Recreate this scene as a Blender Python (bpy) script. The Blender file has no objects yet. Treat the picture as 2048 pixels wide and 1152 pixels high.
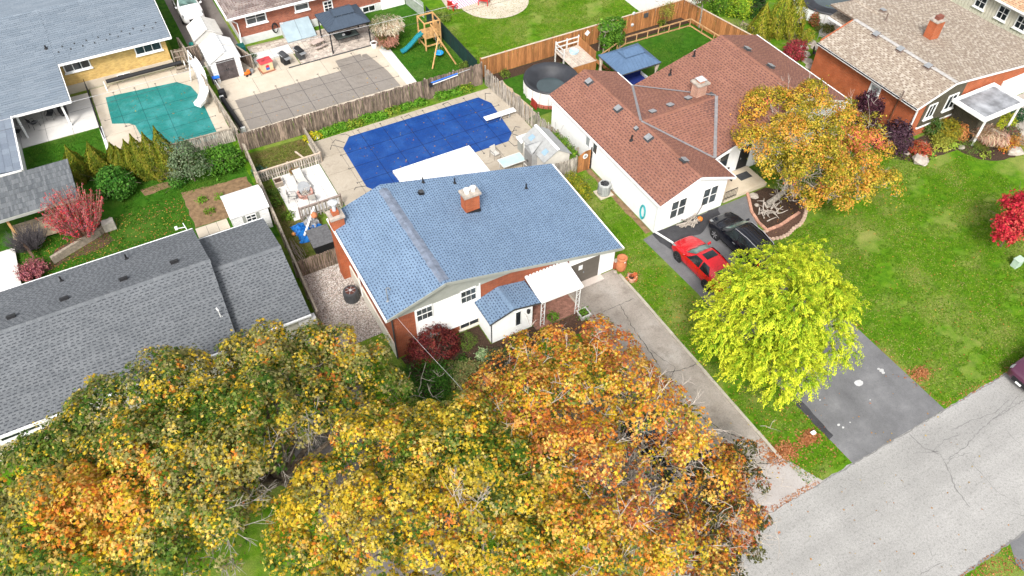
import bpy, math, random
import numpy as np
from math import radians as R, sin, cos, pi, hypot
from mathutils import Matrix, Vector, Euler

random.seed(7)
rng = np.random.default_rng(7)
sc = bpy.context.scene
COL = sc.collection

# ------------------------------------------------------------------ camera
cam = bpy.data.objects.new('camera', bpy.data.cameras.new('camera'))
COL.objects.link(cam)
cam.data.sensor_width = 36
cam.data.lens = 1567.54 / 2048 * 36
cam.data.clip_end = 2000
_r = Vector((0.8750374463, -0.4839831031, 0.0083560456))
_u = Vector((0.35614004616, 0.65539765939, 0.66604667674))
_f = Vector((0.32783187012, 0.57983986067, -0.74586325887))
cam.matrix_world = Matrix(((_r.x, _u.x, -_f.x, 0), (_r.y, _u.y, -_f.y, 0), (_r.z, _u.z, -_f.z, 39.0), (0, 0, 0, 1)))
sc.camera = cam

# ------------------------------------------------------------------ sky, sun, exposure
SUN_EL, SUN_AZ = R(46), R(218)          # azimuth clockwise from +Y
world = bpy.data.worlds.new('World')
sc.world = world
world.use_nodes = True
wn = world.node_tree
wn.nodes.clear()
w_out = wn.nodes.new('ShaderNodeOutputWorld')
w_bg = wn.nodes.new('ShaderNodeBackground')
w_sky = wn.nodes.new('ShaderNodeTexSky')
w_sky.sky_type = 'NISHITA'
w_sky.sun_disc = False
w_sky.sun_elevation = SUN_EL
w_sky.sun_rotation = SUN_AZ
w_sky.air_density = 1.0
w_sky.dust_density = 4.0
w_hsv = wn.nodes.new('ShaderNodeHueSaturation')   # an overcast sky is nearly colourless
w_hsv.inputs['Saturation'].default_value = 0.22
wn.links.new(w_sky.outputs[0], w_hsv.inputs['Color'])
wn.links.new(w_hsv.outputs[0], w_bg.inputs[0])
wn.links.new(w_bg.outputs[0], w_out.inputs[0])
w_bg.inputs[1].default_value = 0.12
sun = bpy.data.objects.new('sun', bpy.data.lights.new('sun', 'SUN'))
COL.objects.link(sun)
sun.data.energy = 1.5
sun.data.angle = R(12)
sun.data.color = (1.0, 0.96, 0.9)
_sd = Vector((sin(SUN_AZ) * cos(SUN_EL), cos(SUN_AZ) * cos(SUN_EL), sin(SUN_EL)))
sun.rotation_euler = _sd.to_track_quat('Z', 'Y').to_euler()
sc.view_settings.view_transform = 'Standard'
sc.view_settings.look = 'None'
sc.view_settings.gamma = 1
sc.view_settings.use_curve_mapping = False
sc.view_settings.exposure = 1.2

# ------------------------------------------------------------------ materials
def _nt(name, rough=.8, spec=.3, metal=0.):
    m = bpy.data.materials.new(name)
    m.use_nodes = True
    t = m.node_tree
    b = t.nodes['Principled BSDF']
    b.inputs['Roughness'].default_value = rough
    b.inputs['Specular IOR Level'].default_value = spec
    b.inputs['Metallic'].default_value = metal
    return m, t, b

def _pos(t, stretch=None):
    g = t.nodes.new('ShaderNodeNewGeometry')
    if stretch is None:
        return g.outputs['Position'], g
    mp = t.nodes.new('ShaderNodeMapping')
    mp.inputs['Scale'].default_value = stretch
    t.links.new(g.outputs['Position'], mp.inputs['Vector'])
    return mp.outputs[0], g

def _noise(t, vec, scale, detail=5, rough=.6):
    n = t.nodes.new('ShaderNodeTexNoise')
    n.inputs['Scale'].default_value = scale
    n.inputs['Detail'].default_value = detail
    n.inputs['Roughness'].default_value = rough
    t.links.new(vec, n.inputs['Vector'])
    return n.outputs['Fac']

def _ramp(t, fac, stops, interp='LINEAR'):
    r = t.nodes.new('ShaderNodeValToRGB')
    r.color_ramp.interpolation = interp
    e = r.color_ramp.elements
    while len(e) < len(stops):
        e.new(.5)
    for k, (p, c) in enumerate(stops):
        e[k].position = p
        e[k].color = (*c, 1)
    t.links.new(fac, r.inputs['Fac'])
    return r.outputs['Color']

def _mix(t, fac, a, b, mode='MIX'):
    m = t.nodes.new('ShaderNodeMix')
    m.data_type = 'RGBA'
    m.blend_type = mode
    for sock, v in ((m.inputs['Factor'], fac), (m.inputs[6], a), (m.inputs[7], b)):
        if isinstance(v, (int, float)):
            sock.default_value = v
        elif isinstance(v, tuple):
            sock.default_value = (*v, 1)
        else:
            t.links.new(v, sock)
    return m.outputs[2]

def _bump(t, b, h, strength=.3, dist=.02):
    bp = t.nodes.new('ShaderNodeBump')
    bp.inputs['Strength'].default_value = strength
    bp.inputs['Distance'].default_value = dist
    t.links.new(h, bp.inputs['Height'])
    t.links.new(bp.outputs[0], b.inputs['Normal'])

def mat(name, col, rough=.8, amt=.18, scale=1.5, bump=0., bscale=40, metal=0., spec=.3, rnd=0., stretch=None, col2=None, lo=.35, hi=.7):
    """plain surface: base colour, uneven wear from noise, optional per-object variation"""
    m, t, b = _nt(name, rough, spec, metal)
    vec, g = _pos(t, stretch)
    n = _noise(t, vec, scale)
    c2 = col2 if col2 else tuple(c * (1 - amt) for c in col)
    c1 = col if col2 else tuple(min(1, c * (1 + amt * .6)) for c in col)
    c = _ramp(t, n, [(lo, c2), (hi, c1)])
    if rnd:
        oi = t.nodes.new('ShaderNodeObjectInfo')
        mr = t.nodes.new('ShaderNodeMapRange')
        mr.inputs['To Min'].default_value = 1 - rnd
        mr.inputs['To Max'].default_value = 1 + rnd
        t.links.new(oi.outputs['Random'], mr.inputs['Value'])
        h = t.nodes.new('ShaderNodeHueSaturation')
        t.links.new(mr.outputs[0], h.inputs['Value'])
        t.links.new(c, h.inputs['Color'])
        c = h.outputs[0]
    t.links.new(c, b.inputs['Base Color'])
    if bump:
        _bump(t, b, _noise(t, vec, bscale, 3), bump)
    return m

def mat_island(name, cols, rough=.85, grain=.25, gscale=25, interp='LINEAR', spec=.2, big=0.):
    """pieces in one mesh, each island of faces with its own tone"""
    m, t, b = _nt(name, rough, spec)
    vec, g = _pos(t)
    k = len(cols)
    c = _ramp(t, g.outputs['Random Per Island'], [((i + .5 * (interp == 'LINEAR')) / k, cc) for i, cc in enumerate(cols)], interp)
    n = _noise(t, vec, gscale, 4)
    gr = _ramp(t, n, [(.3, (1 - grain,) * 3), (.7, (1 + grain * .4,) * 3)])
    c = _mix(t, 1.0, c, gr, 'MULTIPLY')
    if big:
        n2 = _noise(t, vec, .35, 4)
        gr = _ramp(t, n2, [(.35, (1 - big,) * 3), (.65, (1,) * 3)])
        c = _mix(t, 1.0, c, gr, 'MULTIPLY')
    t.links.new(c, b.inputs['Base Color'])
    _bump(t, b, n, .25, .01)
    return m

def mat_brick(name, c1, c2, mortar, bw=.215, bh=.075):
    m, t, b = _nt(name, .85, .2)
    g = t.nodes.new('ShaderNodeNewGeometry')
    sx = t.nodes.new('ShaderNodeSeparateXYZ')
    t.links.new(g.outputs['Position'], sx.inputs[0])
    ad = t.nodes.new('ShaderNodeMath')
    t.links.new(sx.outputs[0], ad.inputs[0])
    t.links.new(sx.outputs[1], ad.inputs[1])
    cx = t.nodes.new('ShaderNodeCombineXYZ')
    t.links.new(ad.outputs[0], cx.inputs[0])
    t.links.new(sx.outputs[2], cx.inputs[1])
    br = t.nodes.new('ShaderNodeTexBrick')
    br.inputs['Scale'].default_value = 1
    br.inputs['Brick Width'].default_value = bw
    br.inputs['Row Height'].default_value = bh
    br.inputs['Mortar Size'].default_value = .008
    br.inputs['Color1'].default_value = (*c1, 1)
    br.inputs['Color2'].default_value = (*c2, 1)
    br.inputs['Mortar'].default_value = (*mortar, 1)
    br.inputs['Bias'].default_value = -.1
    t.links.new(cx.outputs[0], br.inputs['Vector'])
    n = _noise(t, g.outputs['Position'], 1.2, 6)
    gr = _ramp(t, n, [(.3, (.72,) * 3), (.7, (1.1,) * 3)])
    t.links.new(_mix(t, 1., br.outputs['Color'], gr, 'MULTIPLY'), b.inputs['Base Color'])
    inv = t.nodes.new('ShaderNodeMath')
    inv.operation = 'SUBTRACT'
    inv.inputs[0].default_value = 1
    t.links.new(br.outputs['Fac'], inv.inputs[1])
    _bump(t, b, inv.outputs[0], .5, .01)
    return m

def mat_leaf(name, trans=.24, rough=.6, spec=.14):
    m, t, b = _nt(name, rough, spec)
    a = t.nodes.new('ShaderNodeAttribute')
    a.attribute_name = 'leaf'
    t.links.new(a.outputs['Color'], b.inputs['Base Color'])
    tr = t.nodes.new('ShaderNodeBsdfTranslucent')
    t.links.new(a.outputs['Color'], tr.inputs['Color'])
    mx = t.nodes.new('ShaderNodeMixShader')
    mx.inputs[0].default_value = trans
    t.links.new(b.outputs[0], mx.inputs[1])
    t.links.new(tr.outputs[0], mx.inputs[2])
    t.links.new(mx.outputs[0], t.nodes['Material Output'].inputs['Surface'])
    return m

def mat_grass(name, dark, mid, light, dry, dry_amt=.5, scale=1.):
    m, t, b = _nt(name, .9, .1)
    vec, g = _pos(t)
    n1 = _noise(t, vec, .28 * scale, 6, .65)
    n2 = _noise(t, vec, 1.7 * scale, 6, .7)
    n3 = _noise(t, vec, 16, 4, .7)
    c = _ramp(t, n2, [(.3, dark), (.5, mid), (.72, light)])
    d = _ramp(t, n1, [(.46, (0, 0, 0)), (.7, (dry_amt,) * 3)])
    c = _mix(t, d, c, dry)
    gr = _ramp(t, n3, [(.25, (.55,) * 3), (.75, (1.3,) * 3)])
    c = _mix(t, 1., c, gr, 'MULTIPLY')
    t.links.new(c, b.inputs['Base Color'])
    _bump(t, b, n3, .8, .05)
    return m

def mat_ground(name, cols, spk=.25, spk_scale=60, scale=.5, rough=.9, bump=.4, stain=None, streak=None):
    """concrete / asphalt: broad tone, aggregate speckle, optional darker stains"""
    m, t, b = _nt(name, rough, .2)
    vec, g = _pos(t)
    n1 = _noise(t, vec, scale, 6, .65)
    c = _ramp(t, n1, [(.3, cols[0]), (.55, cols[1]), (.75, cols[2])])
    n2 = _noise(t, vec, spk_scale, 3, .8)
    n4 = _noise(t, vec, spk_scale * .28, 4, .75)
    gr = _ramp(t, n2, [(.3, (1 - spk,) * 3), (.7, (1 + spk * .4,) * 3)])
    c = _mix(t, 1., c, gr, 'MULTIPLY')
    gr = _ramp(t, n4, [(.32, (1 - spk * .8,) * 3), (.5, (1,) * 3)])
    c = _mix(t, 1., c, gr, 'MULTIPLY')
    if streak:                              # wheel wear along the direction of travel
        v2, _g = _pos(t, streak)
        n5 = _noise(t, v2, 1.0, 4, .6)
        c = _mix(t, 1., c, _ramp(t, n5, [(.35, (.91,) * 3), (.6, (1.03,) * 3)]), 'MULTIPLY')
    if stain:
        n3 = _noise(t, vec, .9, 5, .7)
        f = _ramp(t, n3, [(.55, (0, 0, 0)), (.72, (.75,) * 3)])
        c = _mix(t, f, c, stain)
    t.links.new(c, b.inputs['Base Color'])
    _bump(t, b, n2, bump, .01)
    return m

def mat_glass(name, col=(.02, .025, .03), rough=.06):
    m, t, b = _nt(name, rough, .6)
    vec, g = _pos(t)
    n = _noise(t, vec, 1.3, 3)
    t.links.new(_ramp(t, n, [(.35, tuple(c * .6 for c in col)), (.7, tuple(c * 1.8 for c in col))]), b.inputs['Base Color'])
    return m

# ------------------------------------------------------------------ mesh builder
def Rz(a): return Matrix.Rotation(a, 4, 'Z')
def T(*p): return Matrix.Translation(p)

class B:
    def __init__(s):
        s.v, s.f = [], []
    def add(s, vs, fs, M=None):
        o = len(s.v)
        if M is not None:
            vs = [M @ Vector(p) for p in vs]
        s.v += [tuple(p) for p in vs]
        s.f += [tuple(i + o for i in q) for q in fs]
        return s
    def box(s, x0, x1, y0, y1, z0, z1, M=None):
        return s.add([(x0, y0, z0), (x1, y0, z0), (x1, y1, z0), (x0, y1, z0), (x0, y0, z1), (x1, y0, z1), (x1, y1, z1), (x0, y1, z1)],
                     [(0, 3, 2, 1), (4, 5, 6, 7), (0, 1, 5, 4), (1, 2, 6, 5), (2, 3, 7, 6), (3, 0, 4, 7)], M)
    def cbox(s, c, d, M=None):
        return s.box(c[0] - d[0] / 2, c[0] + d[0] / 2, c[1] - d[1] / 2, c[1] + d[1] / 2, c[2] - d[2] / 2, c[2] + d[2] / 2, M)
    def beam(s, p, q, w, h=None, up=(0, 0, 1)):
        p, q = Vector(p), Vector(q)
        h = h or w
        d = (q - p).normalized()
        up = Vector(up)
        if abs(d.dot(up)) > .98:
            up = Vector((0, 1, 0))
        x = d.cross(up).normalized() * w / 2
        y = x.cross(d).normalized() * h / 2
        vs = [p - x - y, p + x - y, p + x + y, p - x + y, q - x - y, q + x - y, q + x + y, q - x + y]
        return s.add(vs, [(0, 1, 2, 3), (7, 6, 5, 4), (0, 4, 5, 1), (1, 5, 6, 2), (2, 6, 7, 3), (3, 7, 4, 0)])
    def prism(s, poly, z0, z1, M=None):
        n = len(poly)
        a = sum(poly[i][0] * poly[(i + 1) % n][1] - poly[(i + 1) % n][0] * poly[i][1] for i in range(n))
        if a < 0:
            poly = poly[::-1]
        vs = [(p[0], p[1], z0) for p in poly] + [(p[0], p[1], z1) for p in poly]
        fs = [tuple(range(n))[::-1], tuple(range(n, 2 * n))] + [(i, (i + 1) % n, n + (i + 1) % n, n + i) for i in range(n)]
        return s.add(vs, fs, M)
    def xz(s, poly, y0, y1):
        """polygon in x,z extruded along y"""
        n = len(poly)
        vs = [(p[0], y0, p[1]) for p in poly] + [(p[0], y1, p[1]) for p in poly]
        return s.add(vs, [tuple(range(n)), tuple(range(2 * n - 1, n - 1, -1))] + [(i, n + i, n + (i + 1) % n, (i + 1) % n) for i in range(n)])
    def plate(s, poly3, th):
        """planar 3D polygon with thickness downwards"""
        n = len(poly3)
        vs = [tuple(p) for p in poly3] + [(p[0], p[1], p[2] - th) for p in poly3]
        return s.add(vs, [tuple(range(n)), tuple(range(2 * n - 1, n - 1, -1))] + [(i, n + i, n + (i + 1) % n, (i + 1) % n) for i in range(n)])
    def tube(s, pts, r, n=6, cap=True):
        pts = [Vector(p) for p in pts]
        rs = r if isinstance(r, (list, tuple)) else [r] * len(pts)
        o = len(s.v)
        up = Vector((.13, .21, .97))
        for i, p in enumerate(pts):
            d = (pts[min(i + 1, len(pts) - 1)] - pts[max(i - 1, 0)]).normalized()
            x = d.cross(up)
            if x.length < .05:
                x = d.cross(Vector((1, 0, 0)))
            x.normalize()
            y = d.cross(x)
            for k in range(n):
                a = 2 * pi * k / n
                s.v.append(tuple(p + (x * cos(a) + y * sin(a)) * rs[i]))
        for i in range(len(pts) - 1):
            for k in range(n):
                a, b = o + i * n + k, o + i * n + (k + 1) % n
                s.f.append((a, b, b + n, a + n))
        if cap:
            s.f.append(tuple(o + k for k in range(n))[::-1])
            s.f.append(tuple(o + (len(pts) - 1) * n + k for k in range(n)))
        return s
    def lathe(s, c, prof, n=14, M=None):
        o = len(s.v)
        vs, fs = [], []
        for (r, z) in prof:
            for k in range(n):
                a = 2 * pi * k / n
                vs.append((c[0] + r * cos(a), c[1] + r * sin(a), c[2] + z))
        for i in range(len(prof) - 1):
            for k in range(n):
                a, b = i * n + k, i * n + (k + 1) % n
                fs.append((a, b, b + n, a + n))
        fs.append(tuple(range(n))[::-1])
        fs.append(tuple((len(prof) - 1) * n + k for k in range(n)))
        return s.add(vs, fs, M)
    def ico(s, c, r, jit=.0, sz=1.):
        p = (1 + 5 ** .5) / 2
        vs = [(-1, p, 0), (1, p, 0), (-1, -p, 0), (1, -p, 0), (0, -1, p), (0, 1, p), (0, -1, -p), (0, 1, -p), (p, 0, -1), (p, 0, 1), (-p, 0, -1), (-p, 0, 1)]
        k = r / 1.902
        vs = [tuple(c[i] + q[i] * k * (1 + random.uniform(-jit, jit)) * (sz if i == 2 else 1) for i in range(3)) for q in vs]
        return s.add(vs, [(0, 11, 5), (0, 5, 1), (0, 1, 7), (0, 7, 10), (0, 10, 11), (1, 5, 9), (5, 11, 4), (11, 10, 2), (10, 7, 6), (7, 1, 8), (3, 9, 4), (3, 4, 2), (3, 2, 6), (3, 6, 8), (3, 8, 9), (4, 9, 5), (2, 4, 11), (6, 2, 10), (8, 6, 7), (9, 8, 1)])
    def obj(s, name, m, parent=None, local=False, smooth=False, bevel=0., kind=None, label=None):
        """link as one object; coordinates are world metres unless local"""
        off = Vector((0, 0, 0))
        if parent is not None and not local:
            off = WO[parent.name]
        me = bpy.data.meshes.new(name)
        me.from_pydata([(p[0] - off.x, p[1] - off.y, p[2] - off.z) for p in s.v], [], s.f)
        me.materials.append(m)
        if smooth:
            me.polygons.foreach_set('use_smooth', [True] * len(me.polygons))
        o = bpy.data.objects.new(name, me)
        COL.objects.link(o)
        if parent is not None:
            o.parent = parent
        WO[o.name] = off
        if bevel:
            md = o.modifiers.new('bevel', 'BEVEL')
            md.width = bevel
            md.segments = 2
            md.limit_method = 'ANGLE'
        if kind:
            o['kind'] = kind
        if label:
            o['label'] = label
        return o

WO = {}   # world offset of an object's mesh coordinates

def tag(o, label, cat, group=None):
    o['label'] = label
    o['category'] = cat
    if group:
        o['group'] = group
    return o

def thing(name, label, cat, loc=(0, 0, 0), rz=0., group=None):
    o = bpy.data.objects.new(name, None)
    COL.objects.link(o)
    o.location = loc
    o.rotation_euler = (0, 0, rz)
    WO[o.name] = Vector(loc)
    return tag(o, label, cat, group)

def struct(o):
    o['kind'] = 'structure'
    return o

def inst(src, name, parent, loc, rz=0., rot=None, scale=None):
    o = src.copy()
    o.name = name
    COL.objects.link(o)
    o.parent = parent
    off = WO[parent.name] if parent is not None else Vector((0, 0, 0))
    o.location = Vector(loc) - off
    o.rotation_euler = rot if rot else (0, 0, rz)
    if scale:
        o.scale = scale
    return o

def piece(name, b, m):
    """a mesh to be placed many times: returns a function that adds one"""
    me = bpy.data.meshes.new(name)
    me.from_pydata(b.v, [], b.f)
    me.materials.append(m)
    def put(parent, loc, rot=(0, 0, 0), scale=(1, 1, 1)):
        o = bpy.data.objects.new(name, me)
        COL.objects.link(o)
        off = Vector((0, 0, 0))
        if parent is not None:
            o.parent = parent
            off = WO[parent.name]
        o.location = Vector(loc) - off
        o.rotation_euler = rot
        o.scale = scale
        return o
    return put

def copy_thing(root, loc, rz, label, group=None):
    def cp(o, par):
        c = o.copy()
        COL.objects.link(c)
        if par is not None:
            c.parent = par
        for ch in o.children:
            cp(ch, c)
        return c
    r = cp(root, None)
    r.location = loc
    r.rotation_euler = (0, 0, rz)
    r['label'] = label
    if group:
        r['group'] = group
        root['group'] = group
    return r

# ------------------------------------------------------------------ rows of shingles / lap boards on a plane
def plane_rows(poly, up=True):
    P = [Vector(p) for p in poly]
    e = (P[1] - P[0]).normalized()
    n = Vector((0, 0, 0))
    for i in range(len(P)):
        n += P[i].cross(P[(i + 1) % len(P)])
    n.normalize()
    if up and n.z < 0:
        n = -n
    s = n.cross(e)
    if s.z < 0:
        s = -s
    ab = [((p - P[0]).dot(e), (p - P[0]).dot(s)) for p in P]
    def span(b):
        xs = []
        for i in range(len(ab)):
            (a0, b0), (a1, b1) = ab[i], ab[(i + 1) % len(ab)]
            if (b0 - b) * (b1 - b) <= 0 and abs(b1 - b0) > 1e-6:
                xs.append(a0 + (a1 - a0) * (b - b0) / (b1 - b0))
        return (min(xs), max(xs)) if len(xs) >= 2 else None
    bmax = max(q[1] for q in ab)
    def pt(a, b, h=0):
        return P[0] + e * a + s * b + n * h
    return pt, span, bmax, n

def shingles(poly, b, d, row=.16, seg=.95, th=.014, dash=.13, pitch=.27, dh=.055, jit=.25):
    """courses of shingle strips (b), with the darker laminate cut-outs and the edge shadow coloured in as thin tabs above each butt edge (d)"""
    pt, span, bmax, n = plane_rows(poly)
    k = 0
    y = 0.
    while y < bmax - .03:
        sp = span(min(y + row * .5, bmax - .01))
        if sp:
            a0, a1 = sp
            x = a0 - random.uniform(0, seg)
            y1 = min(y + row + .012, bmax)
            while x < a1:
                w = seg * random.uniform(.6, 1.1)
                l, r = max(x, a0), min(x + w, a1)
                x += w + .006
                if r - l < .03:
                    continue
                t = th * random.uniform(.8, 1.2)
                dy = random.uniform(-.005, .005)
                o = len(b.v)
                b.v += [tuple(pt(l, y + dy, .004)), tuple(pt(r, y + dy, .004)), tuple(pt(r, y + dy, t)), tuple(pt(l, y + dy, t)), tuple(pt(r, y1, .005)), tuple(pt(l, y1, .005))]
                b.f += [(o, o + 1, o + 2, o + 3), (o + 3, o + 2, o + 4, o + 5)]
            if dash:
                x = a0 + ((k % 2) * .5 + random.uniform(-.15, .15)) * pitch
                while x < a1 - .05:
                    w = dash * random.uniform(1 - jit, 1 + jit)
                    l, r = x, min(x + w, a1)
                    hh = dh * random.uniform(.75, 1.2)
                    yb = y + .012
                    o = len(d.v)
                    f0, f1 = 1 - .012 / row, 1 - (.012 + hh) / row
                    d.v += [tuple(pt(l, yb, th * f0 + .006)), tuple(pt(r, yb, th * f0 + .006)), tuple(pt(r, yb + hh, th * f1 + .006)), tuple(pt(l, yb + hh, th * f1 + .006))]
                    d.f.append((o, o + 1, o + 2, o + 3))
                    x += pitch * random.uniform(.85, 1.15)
        y += row
        k += 1

def lap(b, poly, course=.16, th=.022):
    """lap boards over a wall polygon (first edge = bottom)"""
    pt, span, bmax, n = plane_rows(poly, up=False)
    c = Vector((0, 0, 0))
    y = 0.
    while y < bmax - .01:
        y1 = min(y + course, bmax)
        s0, s1 = span(min(y + .002, bmax - .001)), span(max(y1 - .002, .001))
        if s0 and s1:
            q = [pt(s0[0], y, 0), pt(s0[1], y, 0), pt(s0[1], y, th), pt(s0[0], y, th), pt(s1[1], y1, .003), pt(s1[0], y1, .003)]
            b.add(q, [(0, 1, 2, 3), (3, 2, 4, 5), (1, 4, 2), (0, 3, 5)])
        y = y1

def frame(o, n):
    """local axes on a wall: x along, y outwards (n), z up"""
    n = Vector((n[0], n[1], 0)).normalized()
    t = Vector((-n.y, n.x, 0))
    return Matrix(((t.x, n.x, 0, o[0]), (t.y, n.y, 0, o[1]), (t.z, n.z, 1, o[2]), (0, 0, 0, 1)))

def window(parent, c, n, w, h, fm, gm, cols=1, rows=1, fw=.07, sill=True, deep=.06, bars=None, name='window'):
    """frame ring with mullions standing proud of the wall, one pane per light, a sill"""
    M = frame(c, n)
    b = B()
    b.box(-w / 2 - fw, w / 2 + fw, 0, deep, h / 2, h / 2 + fw, M).box(-w / 2 - fw, w / 2 + fw, 0, deep, -h / 2 - fw, -h / 2, M)
    b.box(-w / 2 - fw, -w / 2, 0, deep, -h / 2, h / 2, M).box(w / 2, w / 2 + fw, 0, deep, -h / 2, h / 2, M)
    mw = bars or .05
    for i in range(1, cols):
        x = -w / 2 + w * i / cols
        b.box(x - mw / 2, x + mw / 2, 0, deep * .8, -h / 2, h / 2, M)
    for j in range(1, rows):
        z = -h / 2 + h * j / rows
        mz = .045 if rows == 2 else mw
        b.box(-w / 2, w / 2, 0, deep * .7, z - mz / 2, z + mz / 2, M)
    f = b.obj(name, fm, parent)
    for i in range(cols):
        for j in range(rows):
            p = B()
            p.box(-w / 2 + w * i / cols + .004, -w / 2 + w * (i + 1) / cols - .004, .004, deep * .35, -h / 2 + h * j / rows + .004, -h / 2 + h * (j + 1) / rows - .004, M)
            p.obj('pane', gm, f)
    if sill:
        B().box(-w / 2 - fw - .08, w / 2 + fw + .08, 0, deep + .08, -h / 2 - fw - .1, -h / 2 - fw - .005, M).obj('sill', fm, f)
    return f

# ------------------------------------------------------------------ foliage
def leaf_object(name, parent, m, C, N, S, COLR, shape='maple', kind='stuff', droop=None):
    """one leaf per centre: C (n,3), normals N, sizes S, colours COLR"""
    n = len(C)
    if shape == 'maple':
        tv = np.array([(0, -.45, 0), (-.2, -.1, .02), (0, .55, -.04), (.2, -.1, .02), (-.55, .18, -.1), (-.22, -.42, .0), (.55, .18, -.1), (.22, -.42, 0)])
        tf = np.array([(0, 3, 2, 1), (0, 1, 4, 5), (0, 7, 6, 3)])
    elif shape == 'oval':
        tv = np.array([(0, -.5, 0), (.3, 0, .08), (0, .5, 0), (-.3, 0, .08)])
        tf = np.array([(0, 1, 2, 3)])
    elif shape == 'needle':
        tv = np.array([(-.12, -.5, 0), (.12, -.5, 0), (.16, .1, .05), (0, .5, -.08), (-.16, .1, .05)])
        tf = np.array([(0, 1, 2, 3), (0, 3, 4, 4)])
        tv = np.array([(0, -.5, 0), (.2, .05, .06), (0, .5, -.1), (-.2, .05, .06)])
        tf = np.array([(0, 1, 2, 3)])
    elif shape == 'blade':
        tv = np.array([(-.05, -.5, 0), (.05, -.5, 0), (.03, .1, .05), (0, .5, 0)])
        tf = np.array([(0, 1, 2, 3)])
    N = N / np.linalg.norm(N, axis=1)[:, None]
    if droop is None:
        t = rng.normal(size=(n, 3))
    else:
        t = np.asarray(droop, float) + rng.normal(size=(n, 3)) * .25
    t -= (t * N).sum(1)[:, None] * N
    t /= np.linalg.norm(t, axis=1)[:, None]
    bt = np.cross(t, N)
    k = len(tv)
    V = C[:, None, :] + S[:, None, None] * (tv[None, :, 0:1] * bt[:, None, :] + tv[None, :, 1:2] * t[:, None, :] + tv[None, :, 2:3] * N[:, None, :])
    V = V.reshape(-1, 3)
    off = WO[parent.name] if parent is not None else Vector((0, 0, 0))
    V = V - np.array(off)
    F = (tf[None] + (np.arange(n) * k)[:, None, None]).reshape(-1)
    nf = n * len(tf)
    me = bpy.data.meshes.new(name)
    me.vertices.add(len(V))
    me.vertices.foreach_set('co', V.astype(np.float32).ravel())
    me.loops.add(len(F))
    me.loops.foreach_set('vertex_index', F.astype(np.int32))
    me.polygons.add(nf)
    me.polygons.foreach_set('loop_start', np.arange(0, nf * 4, 4, dtype=np.int32))
    me.polygons.foreach_set('loop_total', np.full(nf, 4, dtype=np.int32))
    me.update(calc_edges=True)
    at = me.attributes.new('leaf', 'FLOAT_COLOR', 'POINT')
    cc = np.ones((n, k, 4), np.float32)
    cc[:, :, :3] = COLR[:, None, :]
    at.data.foreach_set('color', cc.ravel())
    me.materials.append(m)
    o = bpy.data.objects.new(name, me)
    COL.objects.link(o)
    if parent is not None:
        o.parent = parent
    WO[o.name] = off
    if kind:
        o['kind'] = kind
    return o

def unit(n):
    v = rng.normal(size=(n, 3))
    return v / np.linalg.norm(v, axis=1)[:, None]

def lobe_clumps(lobes, density, under=-.35, inner=.25):
    """clump centres on the upper shells of ellipsoid lobes; returns centres and outward normals"""
    Cs, Ns = [], []
    for (x, y, z, rx, ry, rz) in lobes:
        a = 4 * pi * ((rx * ry) ** 1.6 + (rx * rz) ** 1.6 + (ry * rz) ** 1.6) ** (1 / 1.6) / 3 ** (1 / 1.6)
        n = int(a * density)
        d = unit(n)
        d = d[d[:, 2] > under]
        k = np.where(rng.random(len(d)) < inner, rng.uniform(.55, .9, len(d)), rng.uniform(.88, 1.1, len(d)))
        p = d * np.array([rx, ry, rz]) * k[:, None] + np.array([x, y, z])
        keep = np.ones(len(p), bool)
        for L in lobes:                       # drop clumps deep inside another lobe
            if L[:3] == (x, y, z):
                continue
            q = (p - np.array(L[:3])) / np.array(L[3:])
            keep &= (q ** 2).sum(1) > .62
        nn = d / np.array([rx, ry, rz])
        nn /= np.linalg.norm(nn, axis=1)[:, None]
        Cs.append(p[keep])
        Ns.append(nn[keep])
    return np.concatenate(Cs), np.concatenate(Ns)

def crown_leaves(lobes, density, per, spread, up=.5, flat=.45, inner=.25, under=-.35):
    C, Nn = lobe_clumps(lobes, density, under, inner)
    n = len(C)
    cid = np.repeat(np.arange(n), per)
    off = rng.normal(size=(n * per, 3)) * spread * rng.uniform(.6, 1.3, n).repeat(per)[:, None]
    nr = Nn[cid]
    off -= (off * nr).sum(1)[:, None] * nr * (1 - flat)
    P = C[cid] + off
    P[:, 2] = np.maximum(P[:, 2], .05)
    N = nr + np.array([0, 0, up]) + rng.normal(size=P.shape) * .45
    return P, N, cid, n

def bumps(lobes, k=9, frac=.42, seed=1, top=-.25):
    """break big lobes into many smaller boughs sitting on their upper shells"""
    r = np.random.default_rng(seed)
    out = []
    for (x, y, z, rx, ry, rz) in lobes:
        n = int(k * (rx * ry) / 5.5) + 3
        for i in range(n):
            zz = 1 - (i + .5) / n * (1 - top)
            a = i * 2.39996 + r.uniform(-.4, .4)
            q = (1 - zz * zz) ** .5
            f = r.uniform(.55, .95)
            s = r.uniform(.75, 1.25) * frac
            out.append((x + q * cos(a) * rx * f, y + q * sin(a) * ry * f, z + zz * rz * f, rx * s, ry * s, rz * s * .85))
    return out

def patch_noise(P, scale, seed=0):
    """smooth pseudo-noise of position, about -1..1"""
    r = np.random.default_rng(seed)
    v = np.zeros(len(P))
    for k in range(5):
        d = r.normal(size=3)
        d /= np.linalg.norm(d)
        v += np.sin(P @ d * scale * (1 + .5 * k) + r.uniform(0, 6.28)) * (.6 ** (k * .5))
    return v / 2.2

def pick(cols, w, n):
    cols = np.array(cols)
    w = np.array(w, float)
    return cols[rng.choice(len(cols), n, p=w / w.sum())]

def jitter(c, v=.18, h=.06):
    n = len(c)
    return np.clip(c * rng.uniform(1 - v, 1 + v, n)[:, None] * rng.uniform(1 - h, 1 + h, (n, 3)), 0.002, .95)
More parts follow.
